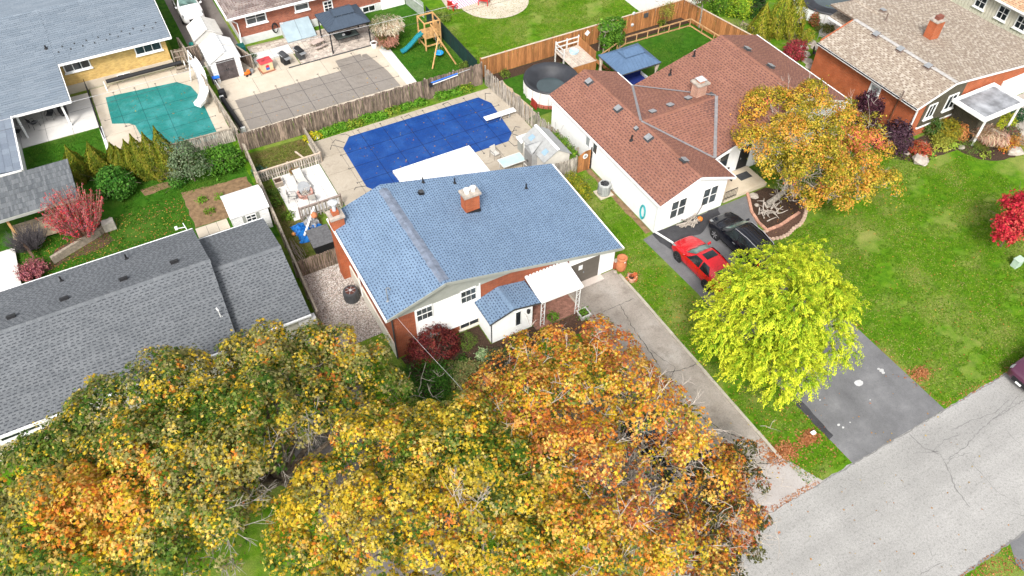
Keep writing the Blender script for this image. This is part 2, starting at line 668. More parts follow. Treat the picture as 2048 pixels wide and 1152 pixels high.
# ------------------------------------------------------------------ palette
m_lawn = mat_grass('lawn_mix', (.04, .125, .004), (.08, .19, .006), (.14, .25, .012), (.3, .28, .09), .7)
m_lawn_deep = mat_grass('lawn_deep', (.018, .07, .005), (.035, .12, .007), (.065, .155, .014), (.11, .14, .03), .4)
m_lawn_rough = mat_grass('lawn_rough', (.04, .06, .01), (.1, .13, .02), (.17, .17, .05), (.16, .11, .05), .95, 1.6)
m_road = mat_ground('road_grey', ((.31, .303, .29), (.36, .352, .337), (.4, .39, .375)), .4, 30, .3, streak=(.05, .9, 1))
m_drive = mat_ground('drive_concrete', ((.27, .235, .2), (.36, .32, .28), (.45, .415, .375)), .3, 30, .5, stain=(.16, .135, .11), streak=(1.1, .12, 1))
m_apron = mat_ground('apron_concrete', ((.34, .31, .29), (.4, .37, .35), (.45, .42, .4)), .2, 40, .4)
m_asph = mat_ground('asphalt', ((.125, .125, .13), (.17, .17, .175), (.225, .225, .23)), .22, 40, .6, stain=(.13, .13, .135), streak=(.9, .1, 1))
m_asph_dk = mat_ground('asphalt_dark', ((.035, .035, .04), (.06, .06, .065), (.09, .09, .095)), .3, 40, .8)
m_asph_old = mat_ground('asphalt_old', ((.15, .13, .12), (.2, .18, .165), (.26, .24, .22)), .3, 30, .5)
m_deckc = mat_ground('pool_concrete', ((.34, .29, .225), (.43, .375, .3), (.52, .465, .385)), .18, 40, .45, stain=(.2, .16, .12))
m_beige = mat_ground('beige_concrete', ((.45, .385, .3), (.53, .465, .375), (.6, .535, .44)), .1, 40, .4)
m_white_c = mat_ground('white_concrete', ((.56, .54, .51), (.64, .62, .59), (.7, .68, .66)), .08, 40, .5)
m_kerb = mat_ground('kerb_concrete', ((.36, .32, .26), (.46, .42, .35), (.55, .51, .44)), .25, 30, .8)
m_mulch = mat('mulch', (.06, .035, .022), .95, .5, 9, .9, 30)
m_mulch_r = mat('mulch_red', (.11, .06, .04), .95, .5, 9, .9, 30)
m_dirt = mat('dirt', (.22, .14, .075), .95, .4, 3, .6, 20)
m_crack = mat('crack_dark', (.19, .185, .18), .95)
m_crack_dk = mat('crack_black', (.06, .056, .05), .95)
m_white = mat('white_paint', (.8, .8, .79), .45, .06, 2)
m_offw = mat('off_white', (.6, .59, .56), .6, .12, 3)
m_cream = mat('cream_metal', (.7, .66, .57), .5, .1, 2)
m_black = mat('black_plastic', (.018, .018, .02), .5, .2, 4)
m_dkgrey = mat('dark_grey_metal', (.06, .062, .066), .45, .2, 3)
m_grey = mat('grey_metal', (.3, .31, .32), .45, .15, 4, metal=.3)
m_ltgrey = mat('light_grey', (.5, .51, .52), .5, .1, 4)
m_taupe = mat('taupe_siding', (.3, .31, .28), .6, .08, 2)
m_brown_door = mat('grey_brown_door', (.12, .105, .09), .6, .1, 2)
m_glass = mat_glass('window_glass')
m_glass_g = mat_glass('window_glass_grey', (.05, .06, .065), .12)
m_blind = mat('window_blind', (.32, .34, .34), .35, .15, 3, spec=.6)
m_brick = mat_brick('red_brick', (.36, .085, .032), (.27, .06, .026), (.3, .17, .12))
m_brick_b = mat_brick('bungalow_brick', (.37, .1, .05), (.22, .055, .032), (.33, .22, .17))
m_brick_t = mat_brick('orange_brick', (.44, .1, .034), (.36, .085, .03), (.4, .2, .12))
m_brick_y = mat_brick('yellow_brick', (.66, .44, .14), (.5, .31, .09), (.5, .38, .2))
m_cedar = mat('cedar', (.36, .155, .055), .8, .35, 4, .2, 20, rnd=.3, stretch=(3, 3, .35))
m_cedar_lt = mat('cedar_light', (.5, .29, .14), .8, .25, 4, rnd=.15)
m_pine = mat('treated_pine', (.55, .32, .13), .7, .25, 3, rnd=.12)
m_weath = mat('weathered_board', (.2, .15, .115), .9, .55, 3.2, .3, 24, rnd=.35, stretch=(4, 4, .45), lo=.4, hi=.62)
m_weath_lt = mat('weathered_grey_board', (.38, .34, .29), .9, .55, 3.2, .3, 24, rnd=.25, stretch=(4, 4, .45), lo=.4, hi=.62)
m_rail = mat('weathered_rail', (.33, .28, .22), .9, .4, 5, .2)
m_leaf = mat_leaf('leaf_surface')
m_leaf_thin = mat_leaf('leaf_soft', .25, .75, .05)
m_bark = mat('bark', (.13, .1, .075), .95, .5, 6, .6, 12)
m_bark_lt = mat('bark_grey', (.3, .27, .23), .95, .45, 6, .5, 12)
m_twig = mat('bare_twig', (.42, .37, .32), .9, .3, 8)
m_stone = mat('stone', (.4, .35, .3), .9, .35, 3, .5, 8)
m_terra = mat('terracotta', (.52, .19, .085), .8, .2, 5)
m_red = mat('red_plastic', (.6, .025, .025), .4, .1, 3)

# ------------------------------------------------------------------ ground
def sheet(name, poly, z, m, structure=True):
    n = len(poly)
    a = sum(poly[i][0] * poly[(i + 1) % n][1] - poly[(i + 1) % n][0] * poly[i][1] for i in range(n))
    if a < 0:
        poly = poly[::-1]
    b = B()
    b.add([(p[0], p[1], z) for p in poly], [tuple(range(n))])
    o = b.obj(name, m)
    if structure:
        struct(o)
    return o

def rect(x0, x1, y0, y1): return [(x0, y0), (x1, y0), (x1, y1), (x0, y1)]

def wob(poly, step=.5, amp=.06, seed=1):
    """uneven edge: subdivide a polygon's sides and nudge the points"""
    r = random.Random(seed)
    out = []
    for i in range(len(poly)):
        (x0, y0), (x1, y1) = poly[i], poly[(i + 1) % len(poly)]
        n = max(1, int(hypot(x1 - x0, y1 - y0) / step))
        for k in range(n):
            f = k / n
            j = amp if k else 0
            out.append((x0 + (x1 - x0) * f + r.uniform(-j, j), y0 + (y1 - y0) * f + r.uniform(-j, j)))
    return out

sheet('lawn', rect(-400, 500, -300, 700), 0, m_lawn)
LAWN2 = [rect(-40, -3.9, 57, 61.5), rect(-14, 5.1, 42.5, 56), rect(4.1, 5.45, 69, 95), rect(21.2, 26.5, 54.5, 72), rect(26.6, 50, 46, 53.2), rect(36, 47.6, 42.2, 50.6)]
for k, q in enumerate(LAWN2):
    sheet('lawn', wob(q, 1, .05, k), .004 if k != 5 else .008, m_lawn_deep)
sheet('lawn', wob([(6.0, 48.9), (10.6, 49.4), (10.2, 52.4), (5.6, 52.6)], .6, .08), .006, m_lawn_rough)
sheet('lawn', wob([(5.2, 38), (8.2, 38), (8.2, 43.3), (6.4, 43.5), (6.3, 49), (5.2, 49)], .6, .08), .006, m_lawn_rough)
sheet('lawn', rect(26.6, 120, 53.3, 120), .004, m_lawn)

road = sheet('road', wob(rect(-150, 200, 2.4, 9.78), .35, .05, 3), .008, m_road)
drive = sheet('driveway', [(20.25, 11.9), (24.05, 11.9), (24.08, 28.5), (20.25, 28.5)], .012, m_drive)
apron = sheet('apron', wob([(19.6, 9.6), (25.3, 9.7), (24.3, 12.0), (20.2, 12.0)], .4, .03), .016, m_apron)
d2 = sheet('driveway', [(27.5, 9.72), (34.9, 9.76), (34.9, 17), (34.95, 25.6), (36.0, 28.0), (37.0, 30.05), (28.5, 30.05), (27.5, 29.9), (27.75, 24), (27.4, 15)], .012, m_asph)
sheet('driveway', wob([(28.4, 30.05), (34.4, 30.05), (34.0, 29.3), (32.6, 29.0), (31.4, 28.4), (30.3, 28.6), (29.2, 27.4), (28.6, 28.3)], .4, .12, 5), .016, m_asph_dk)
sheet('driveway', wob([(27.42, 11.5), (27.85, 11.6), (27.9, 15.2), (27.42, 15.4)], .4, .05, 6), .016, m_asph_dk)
sheet('driveway', wob([(15.8, 9.6), (20.3, 9.6), (20.3, 21.0), (16.2, 20.6)], .6, .06), .010, m_asph_old)
sheet('driveway', [(.4, 9.7), (5.4, 9.7), (5.4, 31), (.4, 31)], .012, m_asph_old)
sheet('driveway', [(31.0, -8), (37.5, -8), (37.2, 2.45), (31.3, 2.45), (30.6, 1.5)], .012, m_asph)
sheet('driveway', rect(5.45, 9.6, 66.5, 120), .012, m_asph_old)
sheet('driveway', [(60.5, 20), (70, 20), (70, 29.0), (60.8, 29.0)], .012, m_drive)
sheet('path', wob([(57.2, 26.6), (59.6, 24.9), (62, 24.3), (63, 25.2), (60.6, 26.2), (60.4, 27.6)], .5, .06), .016, m_kerb)
# concrete kerb beside the main driveway, cast in lengths
kerb_piece = B().box(-.09, .09, -1.15, 1.15, 0, .1)
put_kerb = piece('kerb_length', kerb_piece, m_kerb)
for k in range(8):
    put_kerb(drive, (24.15 + random.uniform(-.015, .015), 12.9 + 2.0 * k, 0), (0, 0, random.uniform(-.012, .012)), (1, .86, random.uniform(.85, 1.1)))
for k in range(4):
    put_kerb(drive, (20.16, 21.3 + 2.0 * k, 0), (0, 0, random.uniform(-.01, .01)), (.8, .86, .8))
# cracks: thin ribbons of open joint and sealant
def crack(b, pts, w, seed, z):
    r = random.Random(seed)
    P = []
    for i in range(len(pts) - 1):
        n = max(2, int(hypot(pts[i + 1][0] - pts[i][0], pts[i + 1][1] - pts[i][1]) / .16))
        for k in range(n):
            f = k / n
            P.append((pts[i][0] + (pts[i + 1][0] - pts[i][0]) * f + r.uniform(-.045, .045), pts[i][1] + (pts[i + 1][1] - pts[i][1]) * f + r.uniform(-.045, .045)))
    P.append(pts[-1])
    vs, fs = [], []
    for i, p in enumerate(P):
        q0, q1 = P[max(i - 1, 0)], P[min(i + 1, len(P) - 1)]
        dx, dy = q1[0] - q0[0], q1[1] - q0[1]
        L = hypot(dx, dy) or 1
        ww = w * .62 * r.uniform(.3, 1.5) / 2 * (.3 if i in (0, len(P) - 1) else 1)
        vs += [(p[0] - dy / L * ww, p[1] + dx / L * ww, z), (p[0] + dy / L * ww, p[1] - dx / L * ww, z)]
        if i:
            fs.append((2 * i - 2, 2 * i - 1, 2 * i + 1, 2 * i))
    b.add(vs, fs)
cb = B()
for k, (w, pts) in enumerate([(.09, [(31.75, 9.58), (31.74, 8.58), (32.23, 7.77), (31.96, 7.02), (31.34, 5.97), (31.09, 4.77)]),
        (.06, [(31.90, 8.12), (33.25, 8.31), (34.33, 8.16)]), (.08, [(32.27, 7.38), (33.86, 7.42), (35.04, 7.70), (36.78, 7.90), (39.61, 7.94)]),
        (.06, [(34.17, 8.56), (35.56, 8.49), (37.12, 8.18), (38.87, 8.34)]), (.05, [(33.47, 7.27), (33.30, 5.93), (33.13, 4.65), (33.58, 3.57)]),
        (.07, [(32.35, 7.88), (31.48, 8.35), (31.03, 8.67)]), (.05, [(36.90, 7.07), (36.79, 6.37), (36.86, 5.96)]), (.06, [(32.09, 7.20), (32.52, 7.32), (33.85, 7.06)]),
        (.05, [(27.41, 4.23), (27.14, 3.80)]), (.05, [(25.84, 3.48), (27.25, 3.44), (27.52, 3.20)]), (.045, [(32.74, 3.54), (33.23, 3.05)]),
        (.05, [(36.78, 7.90), (38.01, 8.01), (40.23, 8.41)])]):
    crack(cb, pts, w, k, .014)
cb.obj('crack', m_crack, road, kind='stuff')
cb = B()
crack(cb, [(-40, 9.66), (0, 9.68), (20, 9.7), (40, 9.72), (120, 9.7)], .1, 51, .019)
crack(cb, [(-40, 2.46), (29, 2.44), (60, 2.45)], .16, 52, .019)
cb.obj('edge_crack', m_crack, road, kind='stuff')
cb = B()
for k, (w, pts) in enumerate([(.05, [(20.69, 25.63), (21.68, 25.67), (22.86, 25.66), (23.77, 25.66)]), (.06, [(22.64, 25.63), (22.31, 23.89), (22.15, 22.14), (21.95, 20.27)]), (.05, [(22.00, 19.82), (23.05, 19.46), (24.16, 19.41)]),
        (.05, [(22.20, 21.66), (22.76, 19.83), (21.93, 19.22)]), (.07, [(22.36, 15.01), (23.19, 13.80), (23.23, 12.15)]), (.07, [(21.77, 13.84), (22.43, 12.48), (23.97, 11.75)]), (.05, [(21.98, 16.37), (22.36, 15.01)])]):
    crack(cb, pts, w, k + 20, .019)
cb.obj('crack', m_crack_dk, drive, kind='stuff')
cb = B()
crack(cb, [(30.60, 2.11), (30.51, 1.50), (30.69, 1.11)], .12, 60, .017)
cb.obj('crack', m_crack_dk, road, kind='stuff')

sp = B()
for q, r_ in (((31.83, 13.58), .3), ((33.76, 13.58), .16), ((33.70, 13.40), .12), ((33.68, 13.75), .1), ((28.61, 11.97), .1), ((28.72, 11.72), .08), ((28.90, 13.78), .06), ((31.52, 12.35), .05), ((29.33, 11.78), .05)):
    sp.prism([(q[0] + r_ * cos(a) * random.uniform(.8, 1.15), q[1] + r_ * .75 * sin(a) * random.uniform(.8, 1.15)) for a in np.linspace(0, 6, 11)], .013, .015)
sp.obj('paint_spots', mat('paint_spot', (.5, .5, .5), .8), d2, kind='stuff')

# beds and bare ground
bed_in = [(37.16, 30.07), (36.15, 28.43), (35.81, 26.40), (37.02, 26.34), (39.29, 26.73), (40.25, 27.45), (40.50, 28.58), (38.89, 30.10)]
sheet('mulch_bed', bed_in, .02, m_mulch)
bed_out = [(35.81, 26.40), (35.09, 26.33), (35.64, 25.57), (36.85, 25.37), (38.44, 25.81), (39.87, 26.72), (40.25, 27.45), (39.29, 26.73), (37.02, 26.34)]
sheet('mulch_bed', bed_out, .016, m_mulch_r)
edge_b = B().cbox((0, 0, .07), (.3, .2, .15))
put_edge = piece('edging_block', edge_b, mat('edging_pink', (.5, .27, .19), .9, .25, 3, .3, 15, rnd=.12))
put_edge2 = piece('edging_block', B().lathe((0, 0, 0), [(.15, 0), (.15, .09), (.13, .12)], 10), mat('edging_tan', (.46, .33, .25), .9, .25, 3, rnd=.12))
bedroot = bpy.data.objects['mulch_bed']
def along(pts, step):
    out = []
    carry = 0.
    for i in range(len(pts) - 1):
        (x0, y0), (x1, y1) = pts[i], pts[i + 1]
        L = hypot(x1 - x0, y1 - y0)
        d = carry
        while d < L:
            out.append((x0 + (x1 - x0) * d / L, y0 + (y1 - y0) * d / L, math.atan2(y1 - y0, x1 - x0)))
            d += step
        carry = d - L
    return out
for x, y, a in along([(37.16, 30.07), (36.15, 28.43), (35.82, 27.28), (35.81, 26.40), (37.02, 26.34), (39.29, 26.73)], .33):
    put_edge(bedroot, (x, y, 0), (0, 0, a + random.uniform(-.06, .06)), (1, 1, random.uniform(.9, 1.1)))
for x, y, a in along([(35.81, 26.40), (35.09, 26.33), (35.17, 25.83), (35.60, 25.53), (36.24, 25.36), (36.95, 25.38), (37.73, 25.66), (38.36, 25.73), (39.10, 26.11), (39.98, 26.79), (40.48, 27.64)], .3):
    put_edge2(bedroot, (x, y, 0), (0, 0, a), (1, 1, random.uniform(.9, 1.1)))
tan_bed = sheet('mulch_bed', wob([(49.73, 28.67), (50.22, 27.84), (51.48, 26.46), (53.49, 26.50), (55.51, 26.27), (55.98, 24.73), (57.17, 23.81), (58.77, 23.44), (60.35, 24.38), (60.63, 26.32), (58.00, 27.13), (54.75, 28.88), (51.94, 28.91)], .5, .08), .012, m_mulch)
sheet('garden_soil', wob([(.1, 50.4), (4.9, 49.9), (4.9, 46.0), (.1, 46.1)], .5, .08), .012, m_dirt)
sheet('garden_soil', wob([(-2.51, 52.16), (0.07, 52.20), (-0.12, 51.38), (-2.33, 51.30)], .5, .06), .012, m_dirt)
sheet('mulch_bed', wob([(-9.86, 46.59), (-8.96, 48.52), (-5.70, 50.19), (-5.21, 47.60), (-6.06, 47.11), (-8.21, 47.02)], .5, .1), .012, m_mulch_r)
sheet('mulch_bed', wob([(8.3, 28.5), (8.3, 25.0), (13.4, 24.5), (17.0, 25.6), (17.0, 26.8), (13.7, 26.8), (13.7, 28.5)], .5, .1), .012, m_mulch)
sheet('mulch_bed', wob([(17.4, 24.9), (20.1, 24.9), (20.1, 26.4), (17.4, 26.4)], .4, .06), .012, m_mulch_r)
sheet('mulch_bed', rect(26.8, 50, 52.0, 53.2), .012, m_mulch)
sheet('dirt_strip', wob([(28.0, 30.3), (28.5, 30.3), (28.5, 44.5), (28.1, 44.5)], .6, .07), .012, m_dirt)
sheet('dirt_strip', wob([(26.9, 46.0), (28.4, 46.4), (28.2, 52.0), (26.9, 52.2)], .5, .1), .012, mat('sand', (.48, .37, .24), .95, .3, 3, .4))
sheet('mulch_bed', wob([(49.3, 40), (52.5, 40), (53.5, 50), (49.5, 47)], .5, .2), .012, mat('bed_pavers', (.33, .27, .2), .95, .4, 1.5, .5))

# gravel yard with real stones
sheet('gravel_bed', rect(5.0, 8.2, 30.9, 38.0), .012, mat('gravel_base', (.33, .29, .25), .95, .4, 8, .6, 30))
n = 9000
gb = B()
tmpl = [(-.5, -.35, 0), (.5, -.4, 0), (.4, .45, 0), (-.45, .35, 0), (-.25, -.15, .5), (.3, -.2, .45), (.15, .25, .55)]
tf = [(0, 1, 5, 4), (1, 2, 6, 5), (2, 3, 6), (3, 0, 4, 6), (4, 5, 6)]
for k in range(n):
    s = random.uniform(.035, .085)
    a = random.uniform(0, 6.28)
    x, y = random.uniform(5.0, 8.18), random.uniform(30.9, 37.95)
    ca, sa = cos(a) * s, sin(a) * s
    gb.add([(x + p[0] * ca - p[1] * sa, y + p[0] * sa + p[1] * ca, .012 + p[2] * s * .7) for p in tmpl], tf)
gb.obj('gravel', mat_island('gravel_stones', [(.16, .13, .12), (.34, .29, .26), (.5, .45, .41), (.62, .58, .53), (.42, .31, .26), (.7, .68, .65)], .9, .15), kind='stuff')

# ------------------------------------------------------------------ pool decks and patios
def slabs(name, x0, x1, y0, y1, nx, ny, m, top=.05, gap=.015, holes=()):
    """cast concrete in separate panels; the base is the structure, each panel a part"""
    base = sheet(name, rect(x0, x1, y0, y1), .014, m_crack)
    for i in range(nx):
        for j in range(ny):
            a0, a1 = x0 + (x1 - x0) * i / nx + gap, x0 + (x1 - x0) * (i + 1) / nx - gap
            c0, c1 = y0 + (y1 - y0) * j / ny + gap, y0 + (y1 - y0) * (j + 1) / ny - gap
            B().box(a0, a1, c0, c1, .016, top + random.uniform(-.004, .004)).obj('slab', m, base)
    return base
slabs('pool_deck', 10.3, 27.0, 38.0, 51.5, 9, 6, m_deckc)
slabs('pool_deck', 6.0, 21.4, 55.0, 62.55, 5, 3, m_beige)
slabs('pool_deck', -3.6, 5.4, 55.0, 67.4, 4, 5, m_beige)
slabs('patio', -11.5, -3.8, 61.55, 67.0, 4, 3, m_white_c)
slabs('patio', 6.5, 10.25, 43.4, 48.7, 5, 7, m_white_c, .06, .012)
slabs('concrete_pad', 10.0, 13.6, 64.7, 66.35, 2, 1, m_white_c, .05)
slabs('concrete_pad', .05, 2.3, 44.9, 46.0, 3, 1, m_beige, .04)
slabs('concrete_pad', 9.98, 13.5, 62.58, 64.68, 2, 1, m_beige, .046)
slabs('concrete_pad', 6.0, 9.96, 62.57, 67.0, 2, 2, m_beige, .045)
slabs('concrete_pad', 20.55, 21.5, 55.3, 61.6, 1, 4, m_white_c, .06)
slabs('porch_slab', 34.95, 39.1, 30.2, 32.5, 1, 1, mat_ground('porch_tan', ((.5, .42, .31), (.58, .5, .38), (.62, .55, .43)), .1, 40, .6), .32)
slabs('garage_sill', 20.3, 23.0, 28.0, 28.6, 1, 1, mat_ground('sill_pinkish', ((.5, .43, .38), (.56, .49, .44), (.6, .54, .5)), .1, 40), .08)

# unit pavers under the black gazebo
pav = sheet('paver_patio', [(13.55, 62.6), (21.2, 62.6), (21.2, 67.3), (10.1, 67.8), (10.1, 66.4), (13.65, 66.4)], .013, mat('paver_sand', (.3, .25, .2), .95, .3, 6))
put_pav = piece('paver', B().cbox((0, 0, .035), (.375, .185, .05)), mat('paver_tone', (.5, .43, .37), .9, .25, 3, .3, 20, rnd=.22))
yy = 62.7
row = 0
while yy < 66.3:
    xx = 13.75 + (row % 2) * .2
    while xx < 21.0:
        if (row < 12 and xx < 20.9):
            put_pav(pav, (xx, yy, 0), (random.uniform(-.01, .01), 0, random.uniform(-.03, .03)))
        xx += .4
    yy += .2 if row < 12 else 9
    row += 1
b = B()
yy = 65.1
while yy < 67.4:
    xx = 13.8 if yy < 66.4 else 10.3
    while xx < 21.0:
        b.cbox((xx, yy, .035), (.37, .19, .05), T(random.uniform(-.01, .01), random.uniform(-.01, .01), random.uniform(-.01, .01)))
        xx += .4
    yy += .2
b.obj('pavers_by_the_wall', mat_island('paver_far', [(.36, .3, .26), (.46, .4, .34), (.56, .5, .43)]), pav, kind='stuff')
for x0 in (12.4, 14.4, 16.4, 18.4):
    B().box(x0, x0 + 1.98, 62.5, 62.6, 0, .11).obj('edge_timber', m_dkgrey, pav)
# brick paving under the carport awning of the blue-roofed house
pav2 = sheet('brick_paving', rect(16.75, 20.1, 26.4, 28.5), .016, mat('paving_sand', (.2, .13, .1), .95, .3, 6))
put_b = piece('paving_brick', B().cbox((0, 0, .03), (.27, .125, .06)), mat('paving_brick_tone', (.3, .15, .11), .9, .25, 4, .3, 20, rnd=.2))
for j in range(15):
    for i in range(12):
        put_b(pav2, (16.95 + i * .28 + (j % 2) * .1, 26.5 + j * .137, .016), (0, 0, random.uniform(-.03, .03)))
# ------------------------------------------------------------------ houses
m_sh_blue = mat_island('shingle_blue', [(.17, .25, .365), (.185, .27, .39), (.195, .285, .405), (.178, .26, .375)], .9, .3, 18, big=.12)
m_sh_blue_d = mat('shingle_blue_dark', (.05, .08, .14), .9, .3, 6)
m_sh_grey = mat_island('shingle_grey', [(.14, .15, .162), (.153, .163, .175), (.166, .176, .188)], .9, .3, 18, big=.1)
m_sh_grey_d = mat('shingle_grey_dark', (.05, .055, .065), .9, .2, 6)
m_sh_red = mat_island('shingle_brown_red', [(.25, .115, .08), (.275, .13, .09), (.3, .142, .1), (.265, .122, .088)], .9, .3, 18, big=.1)
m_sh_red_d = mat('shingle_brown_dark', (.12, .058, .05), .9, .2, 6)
m_sh_tan = mat_island('shingle_tan', [(.29, .235, .185), (.335, .28, .22), (.39, .335, .27), (.44, .385, .32), (.32, .265, .21)], .9, .2, 20, 'CONSTANT', big=.08)
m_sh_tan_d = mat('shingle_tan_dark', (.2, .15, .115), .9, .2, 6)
m_sh_slate = mat_island('metal_shingle_blue_grey', [(.16, .195, .235), (.175, .21, .25), (.19, .225, .265)], .65, .1, 12, spec=.3, big=.06)
m_sh_slate_d = mat('metal_shingle_shadow', (.06, .075, .1), .7, .1, 6)
m_sh_brown = mat_island('shingle_brown_grey', [(.16, .13, .12), (.21, .175, .16), (.26, .215, .2), (.29, .245, .22)], .8, .2, 20)
m_sh_shake = mat_island('shake_grey', [(.1, .11, .12), (.13, .14, .15), (.17, .18, .19), (.12, .13, .14)], .9, .25, 14, big=.15)
m_sh_orange = mat_island('shingle_orange_tan', [(.42, .26, .15), (.5, .32, .2), (.56, .38, .25)], .9, .2, 20)

def roof(house, planes, m_deck, m_sh, thk=.14, name='roof', **kw):
    b = B()
    for q in planes:
        b.plate(q, thk)
    rf = b.obj(name, m_deck, house)
    bb, dd = B(), B()
    for q in planes:
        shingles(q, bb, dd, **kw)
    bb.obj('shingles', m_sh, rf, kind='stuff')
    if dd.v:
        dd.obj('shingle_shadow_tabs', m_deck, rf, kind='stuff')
    return rf

def ridge(rf, p, q, w, m, n=0, name='ridge_cap', drop=.3):
    """capping laid in short lengths over a ridge, hip or valley"""
    p, q = Vector(p), Vector(q)
    L = (q - p).length
    n = n or max(2, int(L / .3))
    d = (q - p) / n
    x = d.cross(Vector((0, 0, 1))).normalized() * w / 2
    b = B()
    for i in range(n):
        a, c = p + d * i, p + d * (i + 1.06)
        j = random.uniform(.92, 1.08)
        dz = Vector((0, 0, w / 2 * drop))
        t = Vector((0, 0, .03))
        t2 = Vector((0, 0, .014))
        b.add([a + x * j - dz + t, a + t * 1.3, a - x * j - dz + t, c + x * j - dz + t2, c + t2 * 1.3, c - x * j - dz + t2,
               a + x * j - dz - t, a - x * j - dz - t],
              [(0, 1, 4, 3), (1, 2, 5, 4), (6, 7, 2, 1), (6, 1, 0)])
    return b.obj(name, m, rf)

def roof_vent(rf, p, slope_x=0., slope_y=0., s=.36, m=None, m2=None):
    M = T(*p) @ Matrix.Rotation(math.atan(slope_y), 4, 'X') @ Matrix.Rotation(-math.atan(slope_x), 4, 'Y')
    o = B().box(-s * .75, s * .75, -s * .75, s * .75, .015, .03, M).box(-s / 2, s / 2, -s / 2, s / 2, .03, .17, M).obj('roof_vent', m or m_dkgrey, rf)
    B().box(-s / 2 - .03, s / 2 + .03, -s / 2 - .03, s / 2 + .03, .172, .2, M).obj('vent_lid', m2 or m_grey, o)

def pipe_vent(rf, p, h=.4, r=.05, m=None):
    B().lathe(p, [(r * 3.2, -.06), (r * 2, .06), (r, .09), (r, h), (r * .8, h)], 8).obj('vent_pipe', m or m_black, rf)

# ---- 1 the blue-roofed house
h1 = thing('blue_roof_house', 'split level brick and white siding house with a light blue shingle roof', 'house', (8.2, 28.6, 0))
zr = lambda x: 5.72 - (11.5 - x) * .314 if x < 11.5 else 5.72 - (x - 11.5) * .256
XL, XR = 8.2, 24.0
YB = 37.2
body = [(XL, 0), (XR, 0), (XR, zr(XR) - .16), (11.5, zr(11.5) - .16), (XL, zr(XL) - .16)]
B().xz(body, 28.6, YB).obj('wall', m_brick, h1)
rf1 = roof(h1, [[(7.74, 37.75, 4.54), (7.74, 28.0, 4.54), (11.5, 28.0, 5.72), (11.5, 37.75, 5.72)],
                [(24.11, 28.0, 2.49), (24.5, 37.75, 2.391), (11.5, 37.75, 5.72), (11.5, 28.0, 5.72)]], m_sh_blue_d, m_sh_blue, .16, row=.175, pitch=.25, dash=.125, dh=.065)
ridge(rf1, (11.5, 28.25, 5.735), (11.48, 37.3, 5.735), .62, mat('ridge_blue_grey', (.17, .2, .26), .85, .3, 3), 34, drop=.28)
for p in ((14.3, 37.4), (16.35, 36.9), (21.0, 35.35)):
    pipe_vent(rf1, (p[0], p[1], zr(p[0])), .42)
roof_vent(rf1, (13.65, 36.3, zr(13.65)), -.256, 0, .26, m_black, m_dkgrey)
# fascia and rake boards, gutters
f = B()
for (a, c) in (((7.7, 4.46), (11.5, 5.64)), ((11.5, 5.64), (24.15, 2.4))):
    f.beam((a[0], 27.985, a[1]), (c[0], 27.985, c[1]), .04, .2)
f.obj('rake_board', m_taupe, h1)
B().beam((7.66, 28.0, 4.42), (7.66, 37.7, 4.42), .12, .12).obj('gutter', m_white, h1)
B().beam((24.22, 28.0, 2.38), (24.58, 37.7, 2.3), .12, .12).obj('gutter', m_white, h1)
B().tube([(7.7, 28.1, 4.4), (8.05, 28.45, 4.1), (8.12, 28.5, 3.9), (8.12, 28.5, .1)], .05, 6).obj('downpipe', m_dkgrey, h1)
b = B()
b.tube([(7.95, 37.0, 4.3), (8.1, 36.6, 3.9), (8.1, 36.6, 3.1), (8.08, 34.5, 3.0), (8.08, 34.2, 2.7), (8.1, 34.2, .2)], .045, 6)
b.obj('downpipe', m_white, h1)
# stucco band low on the left wall
B().box(8.11, 8.2, 28.7, 37.0, 0, 1.1).obj('foundation', m_cream, h1)
# taupe gable boards with lap courses, white siding, corner boards
gb_ = B()
lap(gb_, [(8.25, 28.58, 3.72), (19.0, 28.58, 3.72), (19.0, 28.58, 3.74), (11.5, 28.58, 5.5), (8.25, 28.58, 4.45)], .18)
gb_.obj('gable_siding', m_taupe, h1)
ws = B()
lap(ws, [(9.66, 28.57, .82), (13.84, 28.57, .82), (13.84, 28.57, 3.74), (9.66, 28.57, 3.74)], .17)
ws.obj('white_siding', m_white, h1)
b = B().box(9.58, 9.66, 28.53, 28.6, .8, 3.74).box(13.84, 13.93, 28.53, 28.6, 1.9, 3.9).box(9.66, 13.84, 28.52, 28.6, .74, .82)
b.obj('corner_board', m_white, h1)
window(h1, (10.18, 28.56, 3.22), (0, -1), .98, 1.0, m_white, m_glass_g, 3, 2, .05, sill=False, deep=.09, bars=.014)
window(h1, (13.1, 28.56, 3.25), (0, -1), .98, 1.05, m_white, m_glass_g, 3, 2, .05, sill=False, deep=.09, bars=.014)
window(h1, (13.1, 28.6, .56), (0, -1), 1.25, .5, m_cream, m_glass, 2, 1, .06, deep=.05)
# chimney on the ridge side, flue pots and cap
ch = B().box(15.62, 16.62, 33.75, 34.45, 4.2, 5.85).obj('chimney', m_brick_t, rf1)
B().box(15.52, 16.72, 33.65, 34.55, 5.852, 6.0).obj('chimney_cap', m_stone, rf1)
for dx in (-.22, .22):
    B().lathe((16.12 + dx, 34.1, 6.0), [(.15, 0), (.15, .2), (.2, .22), (.2, .3), (.05, .36)], 10).obj('flue', m_white, rf1)
B().box(15.58, 16.66, 33.66, 33.74, 4.44, 4.66).obj('flashing', m_black, rf1)
